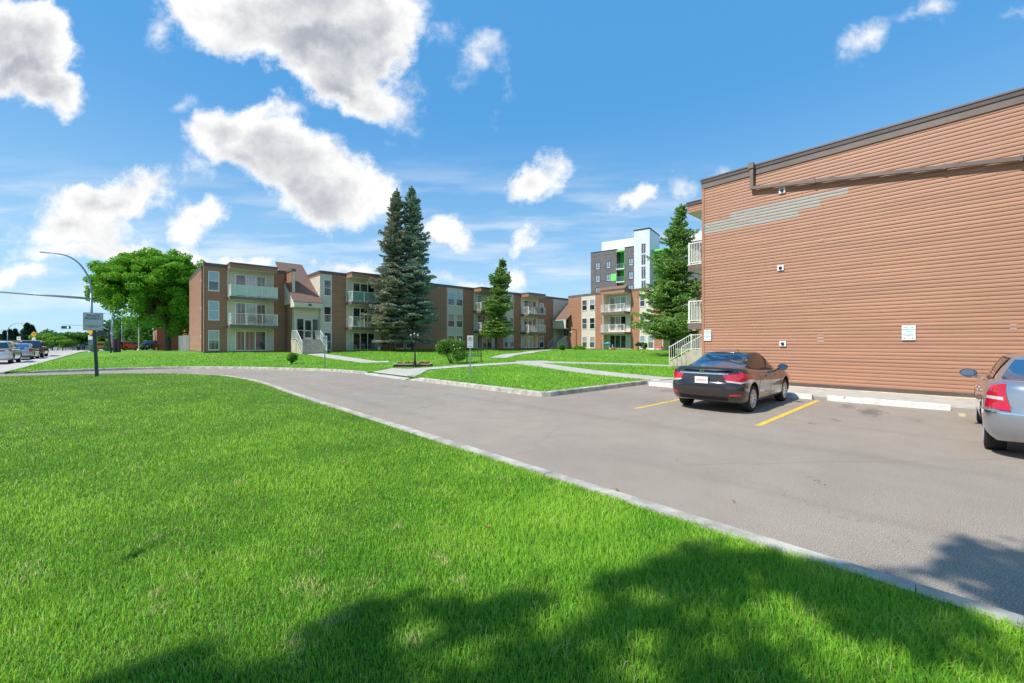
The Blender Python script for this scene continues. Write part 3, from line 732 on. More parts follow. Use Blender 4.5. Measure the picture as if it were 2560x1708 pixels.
def entry_doors(par, F, u0, u1, z0, z1, n=0.0, door=(.32, .72)):
    mb = MB(); w_ = .055; L = u1-u0; xs = [u0, u0+L*door[0], u0+L*door[1], u1]
    F.box(mb, u0, u1, n, n+.09, z1-w_, z1); F.box(mb, u0, u1, n, n+.09, z0, z0+w_)
    for x in xs: F.box(mb, max(u0, x-w_/2), min(u1, x+w_/2), n, n+.085, z0+w_, z1-w_)
    for a, b in ((xs[0], xs[1]), (xs[2], xs[3])): F.box(mb, a, b, n, n+.07, z0+.95, z0+1.0)
    fr = mb.build('entrance_frame', M_alu, par); p = MB()
    F.pane(p, xs[0], xs[1], z0, z1, n+.03, 0); F.pane(p, xs[2], xs[3], z0, z1, n+.03, 1); p.build('side_light', [G_dark, G_mid], fr)
    d = MB(); a, b = xs[1]+.03, xs[2]-.03
    F.box(d, a, b, n+.02, n+.07, z0+.03, z0+.25); F.box(d, a, b, n+.02, n+.07, z1-.17, z1-.06); F.box(d, a, a+.09, n+.02, n+.07, z0+.25, z1-.17); F.box(d, b-.09, b, n+.02, n+.07, z0+.25, z1-.17); F.box(d, a, b, n+.02, n+.068, z0+.9, z0+1.0)
    dd = d.build('door', M_alu, par); p = MB(); F.pane(p, a+.09, b-.09, z0+.25, z1-.17, n+.045, 0); p.build('pane', G_dark, dd)
    h = MB(); F.box(h, b-.08, b-.04, n+.07, n+.12, z0+.95, z0+1.3); h.build('handle', M_chrome, dd)
ZT = 9.25                                    # top of both older blocks
FL = (.78, 3.38, 6.08)                       # storey levels

# ================================================================== left block (brown siding, two wings)
B1 = thing('apartment_building', 'three storey brown sided block with shingled entrance roof, left of the two spruces', 'building', (5, 48.2, .6))
FA = Fac((0, 48.2), (1, 0), (0, -1)); FB = Fac((0, 45.3), (1, 0), (0, -1))
br = MB(); bg = MB(); tr = MB(); fd = MB(); rf = MB()
# core solids a little inside the siding
for (x0, x1, y0, y1) in ((5.03, 11.9, 48.25, 61.8), (14.55, 55.2, 45.35, 58.0), (11.9, 14.55, 51.8, 58.0)):
    br.box(x0, x1, y0, y1, .1, ZT-.35)
FA.lap(br, 5.0, 6.79, .80, ZT-.30); FA.lap(br, 10.83, 11.95, .80, ZT-.30)
FA.lap(bg, 6.79, 10.83, .80, ZT-.5)
e = Fac((5.0, 0), (0, 1), (-1, 0)); e.lap(br, 48.2, 61.85, .80, ZT-.30)
# projecting wing wall beside the entrance
q = Fac((12.0, 0), (0, 1), (-1, 0)); q.lap(br, 46.1, 48.2, .80, ZT-.30)
bg.box(12.02, 12.28, 46.08, 50.5, .75, ZT-.15)
FB.lap(bg, 14.5, 15.68, .80, ZT-.30); FB.lap(br, 15.68, 17.18, .80, ZT-.30)
FB.lap(bg, 17.18, 21.2, .80, ZT-.5)
FB.lap(br, 21.2, 30.31, .80, ZT-.30); FB.lap(bg, 30.31, 32.88, .80, ZT-.30); FB.lap(br, 32.88, 34.69, .80, ZT-.30)
FB.lap(bg, 34.69, 38.6, .80, ZT-.5); FB.lap(br, 38.6, 40.21, .80, ZT-.3); FB.lap(bg, 40.21, 42.28, .80, ZT-.3); FB.lap(br, 42.28, 43.82, .80, ZT-.3)
FB.lap(bg, 43.82, 47.71, .80, ZT-.5); FB.lap(br, 47.71, 51.31, .80, ZT-.3)
FB.lap(bg, 51.31, 55.3, .80, ZT-.3, n=.0)
w2 = Fac((14.5, 0), (0, 1), (-1, 0)); w2.lap(bg, 45.3, 52.5, .80, ZT-.55); w2.lap(br, 45.3, 52.5, ZT-.55, ZT-.30)
br.build('wall', M_side, B1); bg.split('beige_wall', M_beige, B1)
for F, a, b in ((FA, 5.0, 11.98), (FB, 14.5, 55.3)): F.box(tr, a-.03, b+.03, -.12, .05, ZT-.32, ZT-.05); F.box(tr, a-.06, b+.06, -.3, .08, ZT-.05, ZT)
e.box(tr, 48.2, 61.9, -.12, .05, ZT-.32, ZT-.05); e.box(tr, 48.26, 61.95, -.3, .08, ZT-.05, ZT)
w2.box(tr, 45.4, 52.6, -.1, .05, ZT-.30, ZT-.05); w2.box(tr, 45.4, 52.6, -.3, .075, ZT-.05, ZT-.002)
tr.box(11.93, 12.34, 46.0, 48.3, ZT-.28, ZT-.01)
tr.build('fascia', M_fasc2, B1)
# corner boards and base flashing
cb_ = MB(); e.box(cb_, 48.12, 48.22, 0, .035, .8, ZT-.32); FA.box(cb_, 11.86, 11.96, 0, .03, .8, ZT-.3); cb_.split('corner_board', M_fascia, B1)
FA.box(fd, 5.0, 12.3, -.05, .045, .2, .80); e.box(fd, 48.16, 61.85, -.05, .045, .2, .80); FB.box(fd, 14.5, 51.3, -.05, .045, .2, .80)
fd.build('foundation', M_fasc2, B1)
for (x0, x1, y0, y1) in ((5.1, 11.9, 48.3, 61.8), (14.6, 55.2, 45.4, 58.0)): rf.box(x0, x1, y0, y1, ZT-.30, ZT-.12)
rf.build('roof', M_flat, B1)
# shingled lean-to roof over the entrance
sh = MB(); sh.add([(11.75, 44.5, 5.77), (14.52, 44.5, 5.77), (14.52, 51.7, 10.75), (11.75, 51.7, 10.75), (11.75, 44.5, 5.62), (14.52, 44.5, 5.62), (14.52, 51.7, 10.6), (11.75, 51.7, 10.6)],
                 [(0, 1, 2, 3), (7, 6, 5, 4), (0, 4, 5, 1), (1, 5, 6, 2), (2, 6, 7, 3), (3, 7, 4, 0)])
sh.build('entrance_roof', M_shing, B1)
fs_ = MB(); fs_.box(11.78, 14.5, 44.46, 44.6, 5.22, 5.70); fs_.box(11.78, 11.9, 44.6, 46.0, 5.22, 5.95)
fs_.add([(11.80, 44.6, 5.6), (11.80, 51.6, 5.6), (11.80, 51.6, 10.5)], [(0, 1, 2)]); fs_.add([(11.80, 51.65, 5.6), (14.5, 51.65, 5.6), (14.5, 51.65, 10.6), (11.8, 51.65, 10.6)], [(0, 1, 2, 3)])
fs_.build('entrance_fascia', M_beige, B1)
FE = Fac((0, 45.6), (1, 0), (0, -1)); ew = MB(); ew.box(12.1, 14.5, 45.62, 45.9, 1.0, 6.2); FE.lap(ew, 12.28, 14.4, 4.15, 5.6, n=.0); ew.build('entrance_wall', M_beige, B1)
entry_doors(B1, FE, 12.3, 14.35, 1.94, 4.14, n=.03)
el = MB(); FE.box(el, 13.1, 13.35, 1.15, 1.28, 5.42, 5.56); el.build('entrance_lamp', M_black, B1)
steps(B1, FE, 11.75, 14.15, 0.05, 1.94, .64, 7, landing=1.75, run=.30)
# windows left wing
GS = [(G_blue, G_mid), (G_blue, G_blue), (G_shade, G_tan)]
for (zb, zt), g in zip(((6.61, 8.49), (3.82, 5.65), (.95, 2.86)), GS): window(B1, FA, 5.3, 6.16, zb, zt, g)
patio(B1, FA, 7.43, 10.13, 6.15, 8.43, (G_mid, G_curt, G_tan)); patio(B1, FA, 7.43, 10.13, 3.42, 5.65, (G_tan, G_curt, G_tan)); patio(B1, FA, 7.43, 10.13, .86, 2.86, (G_tan, G_tan, G_mid), splits=(.3, .64))
overhang(B1, FA, 6.8, 10.8, 1.7, 8.75, ZT+.04)
balcony(B1, FA, 6.82, 10.8, 1.7, FL[2]+.02, screen=(M_mint, .10)); balcony(B1, FA, 6.82, 10.8, 1.7, FL[1])
# right wing
for (zb, zt), g in zip(((6.62, 8.32), (3.80, 5.50), (.86, 2.74)), ((G_dark, G_dark), (G_dark, G_tan), (G_mid, G_mid))): window(B1, FB, 14.84, 15.61, zb, zt, g)
patio(B1, FB, 17.88, 20.45, 6.12, 8.35, (G_dark, G_mid, G_dark)); patio(B1, FB, 17.88, 20.45, 3.42, 5.6, (G_dark, G_dark, G_mid)); patio(B1, FB, 17.88, 20.45, .84, 2.8, (G_dark, G_dark, G_dark))
overhang(B1, FB, 17.18, 21.2, 1.7, 8.70, ZT); balcony(B1, FB, 17.2, 21.15, 1.7, FL[2], screen=(M_teal, .12)); balcony(B1, FB, 17.2, 21.15, 1.7, FL[1]-.03)
for (a, b) in ((22.95, 24.15), (24.4, 25.6)):
    for z0, z1 in ((6.6, 8.3), (3.78, 5.48), (.95, 2.3)): window(B1, FB, a, b, z0, z1, (G_mid, G_dark))
k = 0
for (a, b) in ((30.43, 31.5), (31.75, 32.82)):
    for (z0, z1), g in zip(((6.58, 8.38), (3.72, 5.48), (.9, 2.6)), ((G_blue, G_mid), (G_blind, G_mid), (G_tan, G_tan))): window(B1, FB, a, b, z0, z1, g)
overhang(B1, FB, 34.69, 38.6, 1.7, 8.68, ZT); balcony(B1, FB, 34.7, 38.55, 1.7, FL[2]-.03); balcony(B1, FB, 34.7, 38.55, 1.7, FL[1]-.08)
for z0, z1, g in ((6.1, 8.3, (G_blue, G_mid, G_mid)), (3.4, 5.5, (G_tan, G_mid, G_tan)), (.84, 2.8, (G_mid, G_curt, G_dark))): patio(B1, FB, 35.3, 38.0, z0, z1, g)
for (a, b) in ((40.35, 41.1), (41.5, 42.22)):
    for (z0, z1), g in zip(((6.55, 8.3), (3.7, 5.45), (.9, 2.7)), ((G_blind, G_tan), (G_tan, G_tan), (G_curt, G_tan))): window(B1, FB, a, b, z0, z1, g)
overhang(B1, FB, 43.82, 47.6, 1.7, 8.62, ZT); balcony(B1, FB, 43.85, 47.6, 1.7, FL[2]-.08); balcony(B1, FB, 43.85, 47.6, 1.7, FL[1]-.12)
for z0, z1, g in ((6.1, 8.25, (G_dark, G_tan, G_mid)), (3.4, 5.5, (G_mid, G_tan, G_tan)), (.84, 2.8, (G_blind, G_curt, G_blind))): patio(B1, FB, 44.42, 47.15, z0, z1, g)
for (z0, z1), g in zip(((6.6, 8.0), (3.7, 5.4), (.84, 2.75)), ((G_curt, G_dark), (G_blind, G_blind), (G_blind, G_dark))): window(B1, FB, 47.9, 48.97, z0, z1, g)
# drain pipe on the end wall, vents
dp = MB(); dp.box(4.86, 4.98, 49.0, 49.12, .75, 8.95); dp.box(4.80, 4.99, 48.95, 49.17, 8.75, 9.0); dp.build('drainpipe', M_fascia, B1)
for z in (7.6, 4.9, 2.2): v = MB(); v.box(4.90, 4.99, 49.6, 49.8, z, z+.22); v.build('vent_cover', M_white, B1)

# ================================================================== far block (faces the courtyard, sunlit)
B2 = thing('apartment_building', 'sunlit orange sided block with cream window strips below the grey tower', 'building', (52, 42.6, .6))
F2 = Fac((52.0, 0), (0, 1), (-1, 0)); br = MB(); bg = MB(); tr = MB()
br.box(52.05, 66, 12.0, 42.55, .1, ZT-.35)
segs = [(39.97, 42.6, 0), (37.35, 39.97, 1), (35.18, 37.35, 0), (31.24, 35.18, 2), (29.88, 31.24, 0), (27.7, 29.88, 1), (25.9, 27.7, 0), (22.0, 25.9, 2), (20.2, 22.0, 0), (18.0, 20.2, 1), (12, 18.0, 0)]
for a, b, k in segs: F2.lap(bg if k else br, a, b, .72, ZT-(.5 if k == 2 else .3))
nf = Fac((0, 42.6), (1, 0), (0, 1)); nf.lap(br, 52, 66, .72, ZT-.3)
br.build('wall', M_side, B2); bg.split('cream_wall', M_beige, B2)
F2.box(tr, 12, 42.63, -.12, .05, ZT-.32, ZT-.05); F2.box(tr, 12, 42.66, -.3, .08, ZT-.05, ZT); nf.box(tr, 52, 66, -.1, .05, ZT-.32, ZT-.05)
F2.box(tr, 12, 42.6, -.05, .045, .1, .72); tr.build('fascia', M_fascia, B2)
MB().box(52.1, 65.9, 12.1, 42.5, ZT-.3, ZT-.1).build('roof', M_flat, B2)
for (a, b), gs in (((38.86, 39.84), ((G_mid, G_dark), (G_mid, G_mid), (G_blind, G_mid))), ((37.4, 38.38), ((G_blue, G_dark), (G_dark, G_dark), (G_blind, G_mid))),
                   ((29.05, 29.82), ((G_mid, G_dark), (G_mid, G_tan), (G_blue, G_mid))), ((27.75, 28.6), ((G_blue, G_dark), (G_blue, G_dark), (G_blue, G_tan)))):
    for (z0, z1), g in zip(((6.67, 8.35), (3.77, 5.5), (.86, 2.66)), gs): window(B2, F2, a, b, z0, z1, g)
for a, b in ((19.1, 20.0), (18.1, 19.0)):
    for z0, z1 in ((6.67, 8.35), (3.77, 5.5), (.86, 2.66)): window(B2, F2, a, b, z0, z1, (G_mid, G_dark))
for z0, z1, g in ((6.1, 8.35, (G_blue, G_curt, G_tan)), (3.42, 5.55, (G_dark, G_blind, G_tan)), (.84, 2.78, (G_mid, G_mid, G_dark))): patio(B2, F2, 31.95, 34.75, z0, z1, g)
for z0, z1 in ((6.1, 8.35), (3.42, 5.55), (.84, 2.78)): patio(B2, F2, 22.6, 25.3, z0, z1, (G_mid, G_dark, G_mid))
for a, b in ((31.24, 35.18), (21.95, 25.9)):
    overhang(B2, F2, a, b, 1.7, 8.70, ZT+.02); balcony(B2, F2, a+.02, b-.02, 1.7, 6.05); balcony(B2, F2, a+.02, b-.02, 1.7, 3.15)
# privacy walls at the bay sides (cream fins)
for a in (35.18, 25.9): MB().box(50.9, 52.0, a-.03, a+.05, .7, 8.7).build('bay_fin', M_beige, B2)
# corner entrance between the two blocks
s2 = MB(); s2.add([(51.0, 42.0, 5.55), (51.0, 44.9, 5.55), (55.6, 44.9, 8.9), (55.6, 42.0, 8.9), (51.0, 42.0, 5.42), (51.0, 44.9, 5.42), (55.6, 44.9, 8.75), (55.6, 42.0, 8.75)],
                 [(0, 1, 2, 3), (7, 6, 5, 4), (0, 4, 5, 1), (1, 5, 6, 2), (2, 6, 7, 3), (3, 7, 4, 0)]); s2.build('entrance_roof', M_shing, B2)
c2 = MB(); c2.box(50.9, 51.05, 42.3, 45.0, 3.95, 5.40); c2.box(51.05, 53.6, 42.62, 45.0, 3.9, 4.0); c2.box(50.92, 53.6, 44.96, 45.1, 3.95, 5.4); c2.build('entrance_canopy', M_beige, B2)
c3 = MB(); c3.box(53.6, 53.8, 42.6, 45.3, .7, 5.6); c3.build('entrance_wall', M_beige, B2)
FE2 = Fac((53.6, 0), (0, 1), (-1, 0)); entry_doors(B2, FE2, 42.75, 44.95, 1.75, 3.9, n=.02)
steps(B2, FE2, 42.68, 44.9, 0.1, 1.72, .62, 7, landing=2.2, run=.3)
dp = MB(); dp.tube([(51.95, 42.3, 4.0), (51.9, 41.0, 3.75), (51.9, 41.0, .6)], .06, 6); dp.build('drainpipe', M_fascia, B2)
hn = MB(); hn.box(51.93, 51.97, 41.9, 42.4, 3.3, 3.5); hn.build('house_number', M_white, B2)
# shingled roof of the entrance behind
rb = MB(); rb.add([(60, 38.8, 9.1), (60, 44.6, 9.1), (63.5, 44.6, 11.8), (63.5, 38.8, 11.8), (63.5, 38.8, 9), (63.5, 44.6, 9)], [(0, 1, 2, 3), (0, 3, 4), (1, 5, 2), (3, 2, 5, 4)]); rb.build('rear_entrance_roof', M_shing, B2)

# ================================================================== sided building on the right
B3 = thing('apartment_building', 'large copper brown sided end wall right of the parking bays', 'building', (18.05, 7.35, 0))
F3 = Fac((18.05, 0), (0, 1), (-1, 0)); wl = MB(); zb, zt = .17, 8.29; c = .118
wl.box(18.08, 56, -30, 7.32, -.1, 8.3)
nrow = int(round((zt-zb)/c)); jr = random.Random(4)
patches = MB(); 
for i in range(nrow):
    z0, z1 = zb+c*i, min(zb+c*(i+1), zt)
    zc = (z0+z1)/2; pr = None
    if 6.30 < zc < 6.54: pr = (3.91, 7.31)
    elif 6.54 <= zc < 6.78: pr = (3.27, 7.31)
    elif 6.78 <= zc < 7.01: pr = (2.48, 6.26)
    cuts = sorted([jr.uniform(-28, 7) for _ in range(9)]) ; cuts = [-30]+[q_ for q_ in cuts if not pr or not (pr[0]-.3 < q_ < pr[1]+.3)]+[7.35]
    for a, b in zip(cuts[:-1], cuts[1:]):
        dd = .022+jr.uniform(-.0012, .0012)
        if pr and a < pr[0] and b > pr[1]-.01:
            F3.lap(wl, a, pr[0], z0, z1, d=dd); F3.lap(patches, pr[0], pr[1], z0, z1, d=dd)
            if b-pr[1] > .02: F3.lap(wl, pr[1], b, z0, z1, d=dd)
        else: F3.lap(wl, a, b-.003, z0, z1, d=dd)
wl.build('wall', M_side, B3); patches.build('siding_patch', M_patch, B3)['label'] = 'unpainted grey beige siding courses'
# loose, sprung course ends
sp = MB()
for (u, z, L, k) in ((3.28, 5.244, .12, .012), (1.9, 5.48, .9, .004), (.6, 5.716, .8, .003)): F3.lap(sp, u-L, u, z, z+.118, n=k, d=.022)
sp.split('sprung_siding', M_side, B3)
nb = Fac((0, 7.35), (1, 0), (0, 1)); nn = MB(); nn2 = MB()
nb.lap(nn, 18.05, 20.3, .17, 8.29); nb.lap(nn2, 20.3, 24.6, .17, 8.29); nb.lap(nn, 24.6, 56, .17, 8.29)
nn.build('side_wall', M_side, B3); nn2.build('beige_wall', M_beige, B3)
cbm = MB(); cbm.box(18.01, 18.10, 7.30, 7.40, .17, 8.29); cbm.build('corner_board', M_side, B3)
fa = MB(); F3.box(fa, -30, 7.40, -.1, .055, 8.27, 8.49, 0); F3.box(fa, -30, 7.43, -.12, .085, 8.49, 8.62, 1); F3.box(fa, -30, 7.46, -.4, .11, 8.62, 8.67, 0)
nb.box(fa, 18.1, 56, -.1, .05, 8.27, 8.49, 0); nb.box(fa, 18.1, 56, -.1, .08, 8.49, 8.62, 1); nb.box(fa, 18.1, 56, -.4, .11, 8.62, 8.668, 0)
for k in range(12): F3.box(fa, -29+k*3.05, -28.985+k*3.05, 0, .092, 8.49, 8.62, 0)
fa.build('fascia', [M_fascia, M_fasc2], B3); MB().box(18.2, 55.9, -29.9, 7.2, 8.35, 8.6).build('roof', M_flat, B3)
fl = MB(); F3.box(fl, -30, 7.38, -.02, .05, .09, .17); F3.box(fl, -30, 7.38, -.02, .075, .03, .095); nb.box(fl, 18.05, 56, -.02, .05, .05, .17); fl.build('base_flashing', M_fasc2, B3)
fo = MB(); F3.box(fo, -30, 7.36, -.05, .10, -.3, .045); nb.box(fo, 18.0, 56, -.05, .06, -.3, .05)
n = 160
for i in range(n):
    a = -12+i*.12; F3.box(fo, a, a+.125, .10, .13+jr.uniform(0, .07), -.02, .040+jr.uniform(-.004, .004))
fo.build('foundation', M_crm, B3)
# exposed downpipe run
pp = MB()
def rect_pipe(mb, pts, w_, h_, mi=0):
    for (a, b) in zip(pts[:-1], pts[1:]):
        a, b = Vector(a), Vector(b); d = b-a; L = d.length; ang = math.atan2(d.z, -d.y)
        mb.obox((a+b)/2, (w_, L+.04, h_), (-ang if True else 0, 0, 0), mi)
pp.box(17.80, 17.98, 5.34, 5.52, 8.5, 8.72); pp.box(17.84, 17.96, 5.36, 5.48, 7.72, 8.52)
rect_pipe(pp, [(17.90, 5.42, 7.74), (17.90, -1.3, 6.70)], .10, .11); rect_pipe(pp, [(17.90, -1.3, 6.70), (17.90, -16, 4.43)], .10, .11)
for y in (3.4, .2, -1.25, -4.2): z = 7.74-(5.42-y)*.1548; pp.box(17.835, 17.99, y-.03, y+.03, z-.08, z+.085)
pp.build('downpipe', M_fascia, B3)
for (y, z) in ((4.42, 7.39), (4.47, 4.48), (4.40, 1.61)):
    v = MB(); v.box(17.975, 18.04, y-.105, y+.105, z-.10, z+.10); vo = v.build('vent_cover', M_white, B3, bevel=.01)
    h = MB(); h.lathe([(0, -.062), (.052, -.062), (.056, -.03), (.056, .0)], 16, 'y'); 
    h.v = [(17.97+b_, y+a_, z+c_) for (a_, b_, c_) in h.v]; h.v = [(x+.03, yy, zz) for x, yy, zz in h.v]; h.build('vent_opening', M_dark, vo)
fp = MB()   # faint paint test patches low on the wall
for (y, z, w_, h_) in ((3.25, 1.66, .2, .3), (-1.12, 2.0, .12, .2)):
    F3.lap(fp, y-w_/2, y+w_/2, z, z+h_, n=.004, d=.021)
fp.build('bleached_siding', pm('bleached_siding', (.40, .27, .20), .6, var=.08), B3)
overhang(B3, nb, 20.35, 24.6, 1.72, 8.12, 8.64)
for z in (5.5, 2.62): balcony(B3, nb, 20.38, 24.55, 1.70, z, thick=.30)
patio(B3, nb, 21, 24, .35, 2.35, (G_dark, G_mid, G_dark)); patio(B3, nb, 21, 24, 2.75, 4.85, (G_dark, G_curt, G_dark)); patio(B3, nb, 21, 24, 5.6, 7.7, (G_dark, G_curt, G_dark))
steps(B3, nb, 24.75, 26.6, .2, 1.20, .36, 6, landing=3.3, run=.27)
lw = MB(); lw.box(24.8, 24.95, 7.4, 7.5, .2, 4); 

# ================================================================== grey brick tower far behind
B4 = thing('apartment_tower', 'tall grey brick tower with white stair shaft and green balcony recesses', 'building', (82.07, 60.29, 0))
tp = (82.07, 60.29); tu = (.2098, -.9777); tn = (-.9777, -.2098)
F4 = Fac(tp, tu, tn)
M_gb = pm('grey_brick', (.15, .135, .142), .8, var=.28, vscale=1.6, stretch=(1, 1, 5)); M_tw = pm('white_metal_panel', (.78, .80, .83), .4); M_tw2 = pm('pale_blue_metal_panel', (.72, .75, .82), .35, var=.04)
M_gr = pm('bright_green_panel', (.07, .42, .06), .5); M_gr2 = pm('light_green_panel', (.20, .72, .16), .5); M_dkf = pm('dark_window_frame', (.02, .035, .045), .4)
g = MB(); F4.box(g, 0, 6.55, -16, 0, -1, 23.5); F4.box(g, 8.55, 11.3, -16, .25, -1, 23.6); F4.box(g, 6.5, 8.6, -16, -2.0, -1, 23.2)
F4.box(g, 18.6, 34, -16, .6, -1, 23.0); F4.box(g, 14.7, 18.7, -16, -2.0, -1, 22.0)
for k in range(8):
    z = 23.5-3.05*k-.9
    F4.box(g, 0, 6.55, 0, .02, z, z+.05); F4.box(g, 8.55, 11.3, .25, .27, z, z+.05)
g.build('brick_wall', M_gb, B4)
wt = MB(); F4.box(wt, 1.9, 11.3, -15, -2.2, 23.2, 26.3); F4.box(wt, 19.3, 34, -15, -2.0, 22.5, 25.6); wt.build('penthouse', M_tw, B4)
sf = MB(); F4.box(sf, 11.31, 14.75, -6, 1.9, -1, 26.7)
for k in range(7): F4.box(sf, 11.31+k*.492, 11.33+k*.492, 1.9, 1.93, 0, 26.6)
sf.build('stair_shaft', M_tw2, B4)
cp = MB(); F4.box(cp, 11.2, 14.85, -6.1, 2.0, 26.7, 26.95); F4.box(cp, -.05, 6.6, -16, .06, 23.5, 23.66); F4.box(cp, 8.5, 11.3, -16, .31, 23.6, 23.76); cp.build('parapet_cap', M_dkf, B4)
gn = MB(); F4.box(gn, 6.6, 8.5, -1.99, -1.9, 0, 23.0); F4.box(gn, 14.8, 18.6, -1.99, -1.9, 0, 22.4); F4.box(gn, 8.42, 8.54, -1.9, .2, 0, 22.9); F4.box(gn, 18.5, 18.6, -1.9, .4, 0, 22.3); gn.build('recess_panel', M_gr, B4)
g2 = MB(); F4.box(g2, 6.58, 8.54, -1.9, .3, 22.9, 23.25); F4.box(g2, 14.8, 18.6, -1.9, .5, 21.9, 22.3)
F4.box(g2, 5.1, 6.5, .0, .06, 16.2, 17.9); F4.box(g2, 19.6, 20.6, .6, .66, 16.0, 17.8); g2.split('green_panel', M_gr2, B4)
for k in range(7):
    zw = 19.3-3.05*k
    for (a, b, off) in ((1.18, 2.44, 0), (3.92, 5.1, 0), (9.41, 10.6, .25), (20.9, 22.4, .6), (25, 26.5, .6)):
        f = MB(); n0 = off; w_ = .07
        F4.box(f, a, b, n0, n0+.06, zw, zw+w_); F4.box(f, a, b, n0, n0+.06, zw+1.63, zw+1.72); F4.box(f, a, a+w_*1.8, n0, n0+.06, zw, zw+1.7); F4.box(f, b-w_, b, n0, n0+.06, zw, zw+1.7); F4.box(f, (a+b)/2-.05, (a+b)/2+.04, n0, n0+.058, zw+.5, zw+1.63); F4.box(f, a, b, n0, n0+.055, zw+.46, zw+.54)
        fr = f.build('window', M_dkf, B4); p = MB(); F4.pane(p, a+.05, b-.05, zw+.5, zw+1.65, n0+.03, 0); F4.pane(p, a+.05, b-.05, zw+.05, zw+.5, n0+.03, 1); p.build('pane', [G_blue, G_curt], fr)
    for (a, b, n1) in ((6.6, 8.55, .45), (14.8, 18.6, .6)):
        zf = 18.75-3.05*k-(.3 if a > 10 else 0)
        f = MB(); F4.box(f, a-.05, b+.02, -1.9, n1, zf, zf+.2, 0); fb = f.build('balcony', M_tw, B4)
        r = MB(); F4.box(r, a, b, n1-.04, n1, zf+1.22, zf+1.28); 
        for i in range(16): F4.box(r, a+(b-a)*i/15-.012, a+(b-a)*i/15+.012, n1-.03, n1-.01, zf+.2, zf+1.22)
        r.build('railing', M_pole, fb)
        p = MB(); F4.box(p, (a+b)/2+.1, b-.15, -1.9, -1.86, zf+.2, zf+2.3); p.build('balcony_door', G_blue, B4)
sw = MB()
for (z0, z1) in ((-1, 3.2), (3.7, 6.2), (6.8, 9.3), (9.9, 12.4), (12.9, 15.4), (15.9, 18.5), (19.0, 21.2), (21.5, 23.6)): F4.box(sw, 13.0, 13.36, 1.9, 1.96, z0, z1); F4.box(sw, 13.48, 13.84, 1.9, 1.96, z0, z1)
sw.build('stair_window', G_mid, B4)

# ================================================================== brick block behind the elm
B5 = thing('brick_building', 'red brick block standing behind the big elm', 'building', (7.5, 84, .3))
b = MB(); b.box(7.5, 30, 84, 106, -.5, 8.3); b.box(3.6, 14, 108, 128, -.5, 4.6); b.box(7.0, 8.0, 90, 98, -.5, 3.2); b.build('wall', M_brick, B5)
MB().box(7.3, 30.2, 83.8, 106.2, 8.3, 8.6).build('roof_edge', M_fasc2, B5)
MB().box(3.3, 14, 107.8, 128.2, 4.6, 4.8).build('roof', M_soffit, B5)
d_ = MB(); d_.box(3.52, 3.6, 112, 114.2, .2, 3.1); d_.build('door', pm('dull_brown_door', (.09, .06, .05), .6), B5)
ac = MB(); ac.box(3.2, 3.6, 112.4, 113.6, 3.15, 3.9); ac.build('air_conditioner', M_white, B5)
"""wall lights etc. are too small to show"""
